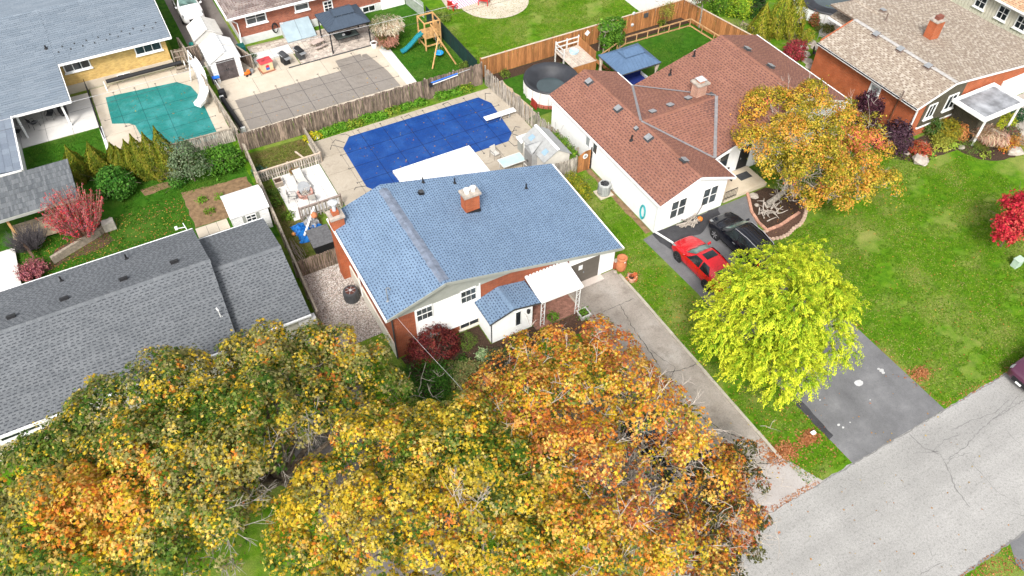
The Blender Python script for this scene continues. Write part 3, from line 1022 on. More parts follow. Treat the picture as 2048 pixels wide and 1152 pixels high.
# tall left chimney rising up the wall
B().box(7.62, 8.42, 36.35, 37.15, 0, 5.35).obj('tall_chimney', m_brick_t, h1)
B().box(7.54, 8.5, 36.27, 37.23, 5.352, 5.52).obj('chimney_crown', m_stone, h1)
B().box(7.8, 8.24, 36.53, 36.97, 5.52, 5.8).obj('chimney_neck', m_brick_t, h1)
B().lathe((8.02, 36.75, 5.8), [(.13, 0), (.13, .55), (.13, .56), (.3, .62), (.3, .68), (.06, .8)], 14).obj('flue', m_ltgrey, h1)
# service mast on the left slope
b = B().tube([(8.3, 29.2, 4.66), (8.3, 29.2, 5.75)], .035, 6).tube([(8.3, 29.2, 5.75), (8.42, 29.12, 5.9), (8.5, 29.05, 5.7)], .03, 6)
b.lathe((8.3, 29.2, 4.66), [(.14, 0), (.06, .1)], 8)
b.obj('service_mast', m_grey, rf1)
# garage: door with four sections, white wall, light
g1 = B()
for k in range(4):
    g1.box(20.35, 22.75, 28.52, 28.6, .1 + k * .5, .585 + k * .5)
gd = g1.obj('garage_door', m_brown_door, h1)
B().box(21.5, 21.56, 28.45, 28.52, .98, 1.1).obj('handle', m_grey, gd)
B().box(21.12, 21.42, 28.5, 28.518, 1.38, 1.78).obj('notice', m_white, gd)
ws = B()
lap(ws, [(22.86, 28.57, .05), (24.0, 28.57, .05), (24.0, 28.57, zr(24.) - .18), (22.86, 28.57, zr(22.86) - .18)], .17)
lap(ws, [(20.35, 28.57, 2.14), (22.86, 28.57, 2.14), (22.86, 28.57, 2.6), (20.35, 28.57, 3.25)], .17)
ws.obj('garage_siding', m_white, h1)
b = B().box(22.75, 22.86, 28.5, 28.6, .05, 2.14).box(20.25, 20.35, 28.5, 28.6, .05, 2.14).box(20.25, 22.86, 28.5, 28.6, 2.1, 2.14)
b.obj('door_trim', m_white, h1)
lap_r = B()
lap(lap_r, [(24.02, 28.6, .05), (24.02, 37.2, .05), (24.02, 37.2, 2.3), (24.02, 28.6, 2.3)], .17)
lap_r.obj('side_siding', m_white, h1)
# entry vestibule
zv = lambda x: 2.9 - (15.15 - x) * .32 if x < 15.15 else 2.9 - (x - 15.15) * .23
B().xz([(13.78, 0), (16.66, 0), (16.66, zv(16.66) - .1), (15.15, zv(15.15) - .1), (13.78, zv(13.78) - .1)], 26.85, 28.52).obj('entry_wall', m_white, h1)
ev = B()
lap(ev, [(13.78, 26.84, .05), (16.66, 26.84, .05), (16.66, 26.84, zv(16.66) - .12), (15.15, 26.84, zv(15.15) - .12), (13.78, 26.84, zv(13.78) - .12)], .15)
lap(ev, [(13.77, 28.5, .05), (13.77, 26.86, .05), (13.77, 26.86, 2.25), (13.77, 28.5, 2.25)], .15)
ev.obj('entry_siding', m_white, h1)
rfe = roof(h1, [[(13.5, 28.58, zv(13.5)), (13.5, 26.5, zv(13.5)), (15.15, 26.5, 2.9), (15.15, 28.58, 2.9)],
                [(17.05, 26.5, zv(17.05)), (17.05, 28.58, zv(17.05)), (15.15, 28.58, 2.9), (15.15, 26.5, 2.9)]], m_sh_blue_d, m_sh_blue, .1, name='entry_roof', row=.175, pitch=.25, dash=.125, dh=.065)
ridge(rfe, (15.15, 26.55, 2.91), (15.15, 28.5, 2.91), .42, m_sh_blue, 7)
b = B().beam((13.46, 26.49, zv(13.5) - .06), (15.15, 26.49, 2.84), .03, .12).beam((15.15, 26.49, 2.84), (17.08, 26.49, zv(17.05) - .06), .03, .12).box(13.745, 13.8, 26.82, 26.88, 0, 2.3)
b.obj('entry_trim', m_dkgrey, h1)
window(h1, (15.62, 26.83, 1.42), (0, -1), .34, 1.3, m_white, m_glass, 1, 1, .05, deep=.06, sill=False)
b = B().cbox((16.32, 26.76, 1.75), (.16, .16, .26)).lathe((16.32, 26.74, 1.88), [(.13, 0), (.02, .12)], 6)
b.obj('wall_lantern', m_black, h1)
b = B().box(16.67, 16.7, 27.2, 28.1, .05, 2.05)
ed = b.obj('front_door', m_black, h1)
B().box(16.7, 16.75, 28.0, 28.05, 1.0, 1.12).obj('handle', m_grey, ed)
# awning: ribbed white pans on a rim, lattice posts
aw = B()
A0, A1, A2, A3 = Vector((17.07, 26.5, 2.42)), Vector((20.05, 26.4, 2.42)), Vector((20.05, 28.55, 2.82)), Vector((17.07, 28.55, 2.82))
aw.plate([q + Vector((0, 0, -.05)) for q in (A0, A1, A2, A3)], .02)
awn = aw.obj('awning', m_white, h1)
for k in range(12):
    f0 = (k + .08) / 12
    f1 = (k + .8) / 12
    b = B()
    a, c, d, e = A0.lerp(A1, f0), A0.lerp(A1, f1), A3.lerp(A2, f1), A3.lerp(A2, f0)
    up = Vector((0, 0, .075))
    s = (c - a) * .15
    b.add([a, c, d, e, a + up + s, c + up - s, d + up - s, e + up + s], [(4, 5, 6, 7), (0, 1, 5, 4), (1, 2, 6, 5), (2, 3, 7, 6), (3, 0, 4, 7)])
    b.obj('awning_pan', m_white, awn)
b = B().beam(A0 + Vector((0, 0, -.02)), A1 + Vector((0, 0, -.02)), .06, .14).beam(A1, A2, .06, .14).beam(A0, A3, .06, .14)
b.obj('awning_rim', m_white, awn)
for (px_, py_) in ((17.25, 26.55), (19.75, 26.42)):
    b = B()
    for s in (-.13, .13):
        b.beam((px_ + s, py_, 0), (px_ + s, py_, 2.34), .045)
    for k in range(7):
        z0 = .1 + k * .31
        s = 1 if k % 2 else -1
        b.tube([(px_ - .13 * s, py_, z0), (px_, py_ + .01, z0 + .15), (px_ + .13 * s, py_, z0 + .3)], .014, 4)
    b.obj('awning_post', m_white, awn)
b = B()

# ---- 2 the grey-roofed house on the left
h2 = thing('grey_roof_house', 'long grey shingle roofed house behind the maples with a lower side wing', 'house', (0, 37.4, 0))
EV, RV = 2.8, 4.75
B().xz([(-40, 0), (-.35, 0), (-.35, 2.7), (-40, 2.7)], 32.5, 42.2).obj('wall', m_cream, h2)
rf2 = roof(h2, [[(-40, 31.9, EV), (-.1, 31.9, EV), (.15, 37.35, RV), (-40, 37.35, RV)], [(-.1, 42.8, EV), (-40, 42.8, EV), (-40, 37.35, RV), (.15, 37.35, RV)]],
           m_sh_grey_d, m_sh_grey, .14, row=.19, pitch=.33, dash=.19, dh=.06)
ridge(rf2, (-40, 37.35, RV + .02), (.15, 37.35, RV + .02), .42, m_sh_grey, 0, drop=.6)
B().xz([(-.35, 0), (4.15, 0), (4.15, 2.2), (-.35, 2.2)], 32.9, 41.6).obj('wing_wall', m_cream, h2)
B().add([(4.16, 32.9, 2.2), (4.16, 41.6, 2.2), (4.16, 37.3, 3.75)], [(0, 1, 2)]).obj('wing_gable', m_cream, h2)
B().add([(-.3, 32.5, 2.6), (-.3, 42.2, 2.6), (-.3, 37.35, 4.55)], [(0, 1, 2)]).obj('gable', m_cream, h2)
rf2b = roof(h2, [[(0, 32.5, 2.35), (4.35, 32.5, 2.35), (4.35, 37.3, 3.95), (0, 37.3, 3.95)], [(4.35, 42.1, 2.35), (0, 42.1, 2.35), (0, 37.3, 3.95), (4.35, 37.3, 3.95)]],
            m_sh_grey_d, m_sh_grey, .12, name='wing_roof', row=.19, pitch=.33, dash=.19, dh=.06)
ridge(rf2b, (.1, 37.3, 3.97), (4.35, 37.3, 3.97), .36, m_sh_grey, 0, drop=.5)
B().beam((-40, 31.84, 2.72), (-.1, 31.84, 2.72), .13, .13).obj('gutter', m_white, h2)
B().beam((-40, 42.86, 2.72), (-.1, 42.86, 2.72), .12, .12).obj('gutter', m_white, h2)
B().beam((0, 32.44, 2.27), (4.35, 32.44, 2.27), .12, .12).obj('gutter', m_white, h2)
B().beam((0, 42.16, 2.27), (4.35, 42.16, 2.27), .12, .12).obj('gutter', m_white, h2)
B().box(3.5, 4.6, 32.3, 32.9, 0, 1.9).obj('wing_porch_wall', m_offw, h2)
for k in range(22):
    B().box(-13.6 + k * .3, -13.31 + k * .3, 32.44, 32.5, .1, 1.5).obj('siding_board', mat('beige_board', (.42, .36, .25), .8, .2, 5) if k == 0 else bpy.data.materials['beige_board'], h2)
window(h2, (-12.2, 32.48, 2.05), (0, -1), 1.9, .75, m_white, m_glass, 2, 1, .08)
window(h2, (-9.2, 32.48, 2.05), (0, -1), 1.6, .75, m_white, m_glass, 2, 1, .08)
window(h2, (1.8, 32.88, 1.3), (0, -1), 1.6, .9, m_white, m_glass, 2, 1, .08)
ygr = lambda y: EV + (42.8 - y) * (RV - EV) / 5.45
for px_, py_ in ((-8.07, 38.57, 4.4)[:2], (-4.75, 38.52, 4.4)[:2], (-1.78, 38.49, 4.4)[:2], (-10.91, 38.57, 4.4)[:2]):
    M = T(px_, py_, ygr(py_)) @ Matrix.Rotation(-.34, 4, 'X')
    B().box(-.22, .22, -.12, .12, .02, .15, M).box(-.25, .25, -.15, .15, .15, .18, M).obj('roof_vent', m_black, rf2)
for px_, py_ in ((-8.22, 41.37, 3.6)[:2], (-4.38, 41.46, 3.6)[:2]):
    pipe_vent(rf2, (px_, py_, ygr(py_)), .4, .055)
px_, py_ = (-0.48, 33.77, 3.2)[:2]
b = B().tube([(px_, py_, 2.95), (px_, py_, 4.1)], .03, 6).tube([(px_, py_, 4.05), (px_ - .05, py_ + .12, 4.2)], .05, 6).lathe((px_, py_, 3.0), [(.2, 0), (.08, .12)], 8).tube([(px_, py_, 3.6), (px_ + .1, py_, 3.5), (px_ + .1, py_, 3.1)], .02, 5)
b.obj('service_mast', m_white, rf2)
px_, py_ = (-0.42, 42.74, 2.9)[:2]
b = B().tube([(px_, py_, 2.75), (px_ - .1, py_ + .2, 3.4)], .03, 6).tube([(px_ - .05, py_ + .1, 3.1), (px_ - .55, py_ + .1, 3.2)], .03, 6).cbox((px_ - .6, py_ + .1, 3.25), (.18, .14, .2))
b.obj('antenna', m_white, rf2)

# ---- 3 the blue-grey metal-roofed house with yellow brick
h3 = thing('yellow_brick_house', 'yellow brick house with a wide blue grey metal shingle roof and covered patio', 'house', (-5, 67, 0))
z3 = lambda y: 3.2 + (y - 66.9) * .195
B().xz([(-40, 0), (3.55, 0), (3.55, 3.1), (-40, 3.1)], 67.6, 80.0).obj('wall', m_brick_y, h3)
B().box(-5.3, 3.6, 67.52, 67.6, 0, .75).obj('foundation', m_beige, h3)
B().box(-40, -5.3, 67.3, 67.6, 0, 3.1).obj('patio_wall', m_offw, h3)
rf3 = roof(h3, [[(-5.0, 66.9, z3(66.9)), (4.03, 66.9, z3(66.9)), (4.03, 73.9, z3(73.9)), (-5.0, 73.9, z3(73.9))],
                [(-40, 62.55, z3(62.55)), (-5.0, 62.55, z3(62.55)), (-5.0, 73.9, z3(73.9)), (-40, 73.9, z3(73.9))],
                [(4.03, 80.5, 3.25), (-9.0, 80.5, 3.25), (-8.0, 73.9, z3(73.9)), (4.03, 73.9, z3(73.9))],
                [(-9.0, 80.5, 3.25), (-40, 80.5, 3.25), (-40, 73.9, z3(73.9)), (-8.0, 73.9, z3(73.9))]], m_sh_slate_d, m_sh_slate, .16, row=.27, seg=1.3, th=.045, dash=0)
ridge(rf3, (-40, 73.9, z3(73.9) + .02), (4.03, 73.9, z3(73.9) + .02), .4, m_sh_slate, 60)
b = B().beam((-5.0, 66.84, 3.1), (4.1, 66.84, 3.1), .13, .15).beam((-40, 62.49, 2.26), (-4.95, 62.49, 2.26), .13, .15).beam((-4.94, 62.5, 2.26), (-4.94, 66.9, 3.08), .06, .16).beam((4.1, 66.9, 3.1), (4.1, 73.9, 4.46), .06, .16)
b.obj('gutter', m_white, h3)
window(h3, (-3.72, 67.58, 2.42), (0, -1), 1.9, .85, m_white, m_glass, 3, 1, .09)
window(h3, (2.05, 67.58, 2.42), (0, -1), 2.0, .85, m_white, m_glass, 3, 1, .09)
window(h3, (-.6, 67.5, .42), (0, -1), 1.0, .35, m_white, m_glass, 2, 1, .05, sill=False)
for x in (-9.0, -5.75):
    B().cbox((x, 62.75, 1.12), (.15, .15, 2.24)).obj('patio_post', m_white, h3)
b = B()
for k in range(9):
    for j in range(2):
        x, y = -4.6 + k * .95 + j * .4, 68.2 + j * .55 + k * .02
        b.cbox((x, y, z3(y) + .06), (.09, .12, .09))
b.obj('snow_guards', m_dkgrey, rf3)
pipe_vent(rf3, (-5.4, 69.0, z3(69.0)), .3, .07)

# ---- 4 red brick bungalow at the top
h4 = thing('brick_bungalow', 'red brick bungalow with brown hipped roof behind the paver patio', 'house', (16, 69, 0))
B().box(9.9, 26.0, 68.3, 82, .75, 3.0).obj('wall', m_brick_b, h4)
B().box(9.85, 26.05, 68.24, 82, 0, .75).obj('foundation', mat('painted_foundation', (.55, .56, .55), .8, .1, 3), h4)
rf4 = roof(h4, [[(9.15, 67.65, 3.1), (26.8, 67.65, 3.1), (19.5, 75.0, 5.3), (16.5, 75.0, 5.3)], [(9.15, 82.4, 3.1), (9.15, 67.65, 3.1), (16.5, 75.0, 5.3)], [(26.8, 67.65, 3.1), (26.8, 82.4, 3.1), (19.5, 75.0, 5.3)],
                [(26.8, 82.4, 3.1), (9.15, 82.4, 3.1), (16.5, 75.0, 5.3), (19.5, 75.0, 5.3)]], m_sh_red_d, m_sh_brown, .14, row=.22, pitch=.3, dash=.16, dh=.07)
ridge(rf4, (9.15, 67.65, 3.12), (16.5, 75, 5.32), .3, m_sh_brown)
b = B().beam((9.1, 67.58, 3.02), (26.9, 67.58, 3.02), .14, .16).beam((9.08, 67.6, 3.02), (9.08, 82.4, 3.02), .14, .16)
b.obj('gutter', m_white, h4)
B().tube([(9.3, 67.6, 2.95), (9.9, 68.15, 2.2), (9.9, 68.15, 1.2), (9.6, 67.2, .5), (9.45, 66.9, .4)], .06, 6).obj('downpipe', m_white, h4)
w4 = [(11.65, 68.30, 2.31), (15.95, 68.30, 2.47), (18.41, 68.30, 1.65), (20.49, 68.30, 0.61)]
window(h4, (w4[0][0], 68.28, w4[0][2]), (0, -1), 1.7, 1.0, m_white, m_glass_g, 2, 2, .11)
window(h4, (w4[1][0], 68.28, w4[1][2]), (0, -1), 1.15, .95, m_white, m_glass_g, 1, 2, .11)
window(h4, (w4[2][0], 68.28, w4[2][2]), (0, -1), .7, .9, m_white, m_glass, 2, 3, .11, sill=False)
window(h4, (22.3, 68.22, .42), (0, -1), 1.2, .5, m_white, m_glass, 2, 1, .06, sill=False)
b = B()
b.box(23.6, 26.0, 68.1, 68.24, 0, 1.35)
b.obj('white_lower_wall', m_white, h4)
# hose reel and meters on the wall
b = B()
for k in range(3):
    b.tube([(13.1 + .28 * cos(a) * (1 - .1 * k), 68.1 - .04 * k, .95 + .5 * sin(a) * (1 - .1 * k)) for a in np.linspace(0, 6.0, 14)], .03, 5)
b.obj('garden_hose', m_black, h4)
b = B().cbox((13.75, 68.15, 1.05), (.3, .2, .35)).cbox((14.1, 68.15, .9), (.2, .15, .25)).tube([(13.75, 68.15, .9), (13.75, 68.15, .2)], .03, 5)
b.obj('meter', m_ltgrey, h4)

# ---- 5 the white house with the brown-red roof
h5 = thing('white_house', 'white sided house with a large brown red shingle roof and two gables', 'house', (35, 37, 0))
E5 = 2.9
B().xz([(28.55, 0), (34.6, 0), (34.6, 2.75), (31.6, 4.0), (28.55, 2.85)], 30.1, 44.3).obj('wall', m_white, h5)
B().xz([(34.6, 0), (48.5, 0), (48.5, 2.75), (42.7, 5.2), (34.6, 2.75)], 32.6, 42.0).obj('main_wall', m_white, h5)
B().box(44, 48.5, 42.0, 43.3, 0, 2.7).obj('rear_wall', m_white, h5)
LE, LR, LB, LF = 28.4, 31.6, 44.66, 29.75
PK, PB, PF = (42.75, 41.9, 5.55), 0, 31.95
planes5 = [[(LE, LB, E5), (LE, LF, E5), (LR, LF, 4.2), (LR, LB, 4.2)],
           [(34.9, 42.5, E5), (34.9, LB + .15, E5), (LR, LB, 4.2), (LR, 36.9, 4.2)],
           [(34.9, LF, E5), (34.9, 32.1, E5), (LR, 36.9, 4.2), (LR, LF, 4.2)],
           [(34.9, 32.1, E5), (34.94, 32.1, E5), (38.5, 36.8, 4.2), (LR, 36.9, 4.2)],
           [(34.94, 42.5, E5), (34.9, 42.5, E5), (LR, 36.9, 4.2), (38.5, 36.8, 4.2)],
           [(34.9, 42.5, E5), (34.9, 32.1, E5), (42.75, 32.0, 5.55), (42.75, 41.9, 5.55)],
           [(48.9, 32.6, E5), (48.9, 43.8, E5), (42.75, 41.9, 5.55), (42.75, 32.0, 5.55)]]
rf5 = roof(h5, planes5, m_sh_red_d, m_sh_red, .1, row=.2, pitch=.36, dash=.2, dh=.08)
m_valley = mat('valley_grey', (.22, .21, .215), .7, .2, 4)
ridge(rf5, (34.9, 42.5, E5 + .04), (LR, 36.95, 4.25), .19, m_valley, 18, 'valley_flashing', -.05)
ridge(rf5, (34.95, 42.5, E5 + .04), (38.5, 36.85, 4.26), .15, m_valley, 18, 'valley_flashing', -.05)
ridge(rf5, (34.9, 32.1, E5 + .04), (LR, 36.85, 4.25), .19, m_valley, 18, 'valley_flashing', -.05)
ridge(rf5, (34.95, 32.1, E5 + .04), (38.5, 36.75, 4.26), .24, m_valley, 18, 'valley_flashing', -.05)
ridge(rf5, (LR, LF, 4.21), (LR, LB, 4.21), .34, m_sh_red, 0, drop=.42)
ridge(rf5, (LR, 36.88, 4.21), (38.5, 36.8, 4.21), .34, m_sh_red, 0, drop=.3)
ridge(rf5, (42.75, 32.0, 5.56), (42.75, 41.9, 5.56), .34, m_sh_red, 0, drop=.4)
zl = lambda x: E5 + (x - LE) * .406 if x < LR else 4.2 - (x - LR) * .394
zm = lambda x: E5 + (x - 34.9) * .3375 if x < 42.75 else 5.55 - (x - 42.75) * .431
for (u_, v_, s_) in ((30.35, 42.4, 'l'), (31.0, 38.7, 'l'), (30.8, 35.9, 'l'), (30.9, 33.0, 'l')):
    pass
for p in ((31.13, 43.21, 3.9), (31.14, 39.17, 3.9), (31.10, 35.19, 3.9)):
    roof_vent(rf5, (p[0], p[1], zl(p[0])), .406, 0, .42)
for p in ((33.21, 37.63, 3.9), (34.87, 37.67, 3.9), (36.63, 37.75, 3.9)):
    roof_vent(rf5, (p[0], p[1], 3.95), 0, -.23, .42)
p = (31.59, 31.72, 3.4)
roof_vent(rf5, (p[0], p[1], zl(p[0])), -.394, 0, .42)
for p in ((43.75, 39.72, 5.0), (43.71, 36.90, 5.0)):
    roof_vent(rf5, (p[0], p[1], zm(p[0])), -.431, 0, .44)
p = (30.98, 36.55, 3.7)
roof_vent(rf5, (p[0], p[1], zl(p[0])), .406, 0, .22)
for p in ((30.20, 35.98, 3.6), ):
    pipe_vent(rf5, (p[0], p[1], zl(p[0])), .45, .06)
for p in ((40.01, 41.58, 4.4), (37.60, 41.31, 4.0)):
    pipe_vent(rf5, (p[0], p[1], zm(p[0])), .5, .06)
p = (37.61, 37.83, 4.3)
cx, cy, cz = p[0], p[1], zm(p[0])
B().box(cx - .42, cx + .42, cy - .38, cy + .38, cz - .3, cz + 1.25).obj('chimney', mat_brick('chimney_brick', (.5, .26, .18), (.42, .2, .13), (.6, .5, .42)), rf5)
B().box(cx - .56, cx + .56, cy - .52, cy + .52, cz + 1.252, cz + 1.38).obj('chimney_cap', m_stone, rf5)
b = B().box(cx - .22, cx + .22, cy - .22, cy + .22, cz + 1.38, cz + 1.5)
b.obj('flue', m_terra, rf5)
B().box(cx - .32, cx + .32, cy - .32, cy + .32, cz + 1.56, cz + 1.62).lathe((cx, cy, cz + 1.62), [(.2, 0), (.02, .12)], 8).obj('flue_cap', m_ltgrey, rf5)
B().plate([(cx - .1, cy - 1.0, cz - .0 + .05), (cx + 1.0, cy - .9, zm(cx + 1.0) + .06), (cx + .95, cy - .4, zm(cx + .95) + .1), (cx - .4, cy - .4, zm(cx - .4) + .1)], .05).obj('flashing', m_dkgrey, rf5)
# lap siding on the faces in view
s5 = B()
lap(s5, [(28.54, 44.3, .1), (28.54, 30.1, .1), (28.54, 30.1, 2.82), (28.54, 44.3, 2.82)], .15, .016)
lap(s5, [(28.55, 30.09, .1), (34.6, 30.09, .1), (34.6, 30.09, 2.85), (31.6, 30.09, 4.05), (28.55, 30.09, 2.85)], .15, .016)
lap(s5, [(34.61, 30.1, .3), (34.61, 32.6, .3), (34.61, 32.6, 2.8), (34.61, 30.1, 2.8)], .15, .016)
lap(s5, [(34.65, 32.59, .3), (48.5, 32.59, .3), (48.5, 32.59, 2.8), (42.75, 32.59, 5.3), (34.65, 32.59, 2.8)], .15, .016)
s5.obj('siding', m_white, h5)
b = B().beam((28.36, 29.7, 2.82), (31.6, 29.7, 4.12), .04, .18).beam((31.6, 29.7, 4.12), (34.95, 29.7, 2.82), .04, .18).beam((34.9, 31.93, 2.84), (42.75, 31.93, 5.47), .04, .2).beam((42.75, 31.93, 5.47), (48.95, 32.5, 2.84), .04, .2)
b.beam((48.97, 32.6, 2.84), (48.97, 43.8, 2.84), .1, .14).beam((28.33, 29.75, 2.82), (28.33, 44.6, 2.82), .1, .12).beam((34.97, 42.6, 2.84), (34.97, 44.7, 2.84), .1, .12).beam((34.98, 29.75, 2.84), (34.98, 31.9, 2.84), .08, .12)
b.obj('fascia', m_white, h5)
for wx in (30.35, 33.15):
    window(h5, (wx, 30.07, 1.65), (0, -1), 1.25, 1.55, m_white, m_glass_g, 2, 2, .06, deep=.07, sill=False, bars=.1)
for wy in (39.0, 38.0):
    window(h5, (28.52, wy, 2.1), (-1, 0), .5, .85, m_white, m_blind if wy > 38.5 else m_glass_g, 1, 1, .05, deep=.05, sill=False)
window(h5, (36.0, 32.57, 1.75), (0, -1), 1.7, 1.25, m_white, m_glass, 2, 1, .08, deep=.06, sill=False)
dr = B().box(38.0, 38.95, 32.5, 32.59, .33, 2.4).obj('front_door', m_black, h5)
B().box(38.1, 38.14, 32.45, 32.5, 1.3, 1.45).obj('handle', m_grey, dr)
b = B().beam((28.42, 29.98, 2.7), (28.47, 30.0, .35), .09).beam((28.47, 30.0, .32), (29.3, 27.9, .1), .1)
b.obj('downpipe', m_white, h5)
B().tube([(29.3, 27.9, .1), (29.75, 27.55, .09), (30.1, 27.5, .08)], .09, 8).obj('drain_hose', m_black, h5)
# coiled hose on the side wall
b = B()
for k in range(5):
    r1 = .38 + .03 * k
    b.tube([(28.46 - .03 * (k % 3), 31.5 + r1 * .6 * cos(a), .95 + r1 * 1.3 * sin(a)) for a in np.linspace(0, 6.28, 18)], .026, 5)
b.obj('garden_hose', mat('teal_hose', (.02, .36, .4), .5, .1, 5), h5)
# porch railings
for (x0, y0, x1, y1) in ((34.85, 30.15, 36.0, 30.15), (39.05, 30.5, 39.05, 31.9)):
    b = B().beam((x0, y0, 1.15), (x1, y1, 1.15), .04).beam((x0, y0, .5), (x1, y1, .5), .03)
    for k in range(9):
        x, y = x0 + (x1 - x0) * k / 8, y0 + (y1 - y0) * k / 8
        b.beam((x, y, .32), (x, y, 1.15), .022)
    b.obj('porch_railing', m_black, h5)

# ---- 6 tan-roofed brick house
h6 = thing('tan_roof_house', 'orange brick house with a light tan shingle roof and dark front siding', 'house', (58, 34, 0))
z6l = lambda x: 3.4 + (x - 52.1) * .32
XR6 = 55.8
z6 = lambda x: z6l(x) if x < XR6 else z6l(XR6) - (x - XR6) * .119
B().xz([(52.6, 0), (68, 0), (68, z6(68) - .15), (XR6, z6(XR6) - .18), (52.6, z6(52.6) - .16)], 29.2, 40.0).obj('wall', m_brick_t, h6)
B().xz([(56.6, 0), (68, 0), (68, 2.6), (56.6, 3.2)], 40.0, 41.2).obj('rear_wall', m_brick_t, h6)
rf6 = roof(h6, [[(52.1, 39.7, 3.4), (52.1, 28.95, 3.4), (XR6, 28.95, z6(XR6)), (XR6, 39.7, z6(XR6))],
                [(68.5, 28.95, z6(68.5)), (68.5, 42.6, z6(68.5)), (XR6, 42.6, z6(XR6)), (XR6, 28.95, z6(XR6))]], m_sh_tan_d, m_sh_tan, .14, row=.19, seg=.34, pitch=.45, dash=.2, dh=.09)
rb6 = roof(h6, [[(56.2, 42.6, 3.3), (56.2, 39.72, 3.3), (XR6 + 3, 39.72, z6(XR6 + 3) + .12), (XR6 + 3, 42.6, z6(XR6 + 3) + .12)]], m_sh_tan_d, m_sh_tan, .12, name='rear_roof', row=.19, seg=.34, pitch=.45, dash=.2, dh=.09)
ridge(rf6, (XR6, 28.98, z6(XR6) + .015), (XR6, 39.7, z6(XR6) + .015), .4, mat('ridge_grey_tan', (.42, .4, .38), .9, .2, 4), 0, drop=.2)
b = B().beam((52.04, 28.9, 3.3), (52.04, 39.75, 3.3), .1, .16).beam((52.08, 28.9, 3.32), (XR6, 28.9, z6(XR6) - .08), .05, .16).beam((XR6, 28.9, z6(XR6) - .08), (68.5, 28.9, z6(68.5) - .08), .05, .16).beam((56.14, 39.7, 3.2), (56.14, 42.65, 3.2), .1, .16)
b.obj('fascia', m_white, h6)
B().beam((51.97, 28.9, 3.38), (51.97, 39.75, 3.38), .06, .07).obj('gutter', m_black, h6)
sd = B()
for k in range(30):
    x0 = 53.55 + k * .14
    if x0 > 57.6:
        break
    sd.box(x0, x0 + .125, 29.12, 29.2, 1.0, z6(x0) - .3)
sd.obj('board_siding', mat('dark_olive_siding', (.085, .075, .052), .7, .2, 3), h6)
B().box(53.5, 57.6, 29.08, 29.2, .85, .98).obj('sill_board', m_white, h6)
window(h6, (54.3, 29.12, 2.35), (0, -1), .75, 1.15, m_white, m_glass, 2, 1, .1)
window(h6, (56.5, 29.12, 2.5), (0, -1), 1.0, 1.25, m_white, m_glass, 2, 1, .1)
window(h6, (52.58, 33.3, 2.2), (-1, 0), .8, 1.0, m_white, m_blind, 1, 1, .13, deep=.08)
B().beam((52.2, 29.0, 3.2), (52.5, 29.1, 2.9), .1).beam((52.5, 29.1, 2.9), (52.5, 29.1, .1), .1).obj('downpipe', m_white, h6)
B().beam((52.52, 31.0, 3.2), (52.52, 31.0, .2), .08).obj('drain_pipe', mat('brown_pipe', (.16, .07, .04), .6), h6)
for p in ((55.58, 37.06, 4.2), (55.58, 34.45, 4.2), (55.61, 31.62, 4.2)):
    roof_vent(rf6, (p[0], p[1], z6(p[0])), .32, 0, .44, mat('vent_brown', (.16, .12, .1), .7) if 'vent_brown' not in bpy.data.materials else bpy.data.materials['vent_brown'], m_grey)
p = (59.69, 40.07, 4.2)
roof_vent(rf6, (p[0], p[1], z6(p[0])), -.119, 0, .4, bpy.data.materials['vent_brown'], m_grey)
for p in ((52.01, 30.54, 3.9), (58.43, 38.64, 4.2)):
    pipe_vent(rf6, (p[0], p[1], z6(p[0])), .7, .06, bpy.data.materials['vent_brown'])
p = (59.93, 34.82, 4.2)
cx, cy, cz = p[0] + .2, p[1] + .3, z6(p[0])
B().box(cx - .55, cx + .45, cy - .38, cy + .38, cz - .3, cz + 1.55).obj('chimney', m_brick_t, rf6)
B().box(cx - .63, cx + .53, cy - .46, cy + .46, cz + 1.552, cz + 1.66).obj('chimney_cap', m_stone, rf6)
B().box(cx - .3, cx + .3, cy - .2, cy + .2, cz + 1.66, cz + 1.95).obj('flue', mat('flue_brown', (.2, .07, .05), .8), rf6)
# flat-roofed entry bay and canopy
B().box(57.6, 60.6, 26.9, 29.1, 0, 2.5).obj('entry_bay', bpy.data.materials['dark_olive_siding'], h6)
b = B()
for k in range(22):
    x0 = 57.6 + k * .136
    b.box(x0, x0 + .12, 26.82, 26.9, .1, 2.5)
for k in range(16):
    y0 = 26.9 + k * .136
    b.box(57.52, 57.6, y0, y0 + .12, .1, 2.5)
b.obj('entry_boards', bpy.data.materials['dark_olive_siding'], h6)
cn = B().box(56.6, 61.1, 26.05, 28.8, 2.62, 2.72).obj('canopy', mat('canopy_membrane', (.3, .31, .33), .5, .5, .9), h6)
B().box(56.4, 61.3, 25.85, 26.1, 2.6, 2.86).box(56.4, 61.3, 28.75, 29.0, 2.6, 2.86).box(56.4, 56.65, 26.1, 28.75, 2.6, 2.86).box(61.05, 61.3, 26.1, 28.75, 2.6, 2.86).obj('canopy_edge', m_white, cn)
for x in (57.0, 61.0):
    B().beam((x, 26.1, 0), (x, 26.1, 2.6), .13).obj('canopy_post', m_white, cn)
B().box(60.62, 60.68, 27.0, 28.3, .1, 2.3).obj('entry_door', m_white, h6)
B().box(63.0, 67.9, 29.05, 29.18, 0, 2.3).obj('garage_door', m_white, h6)

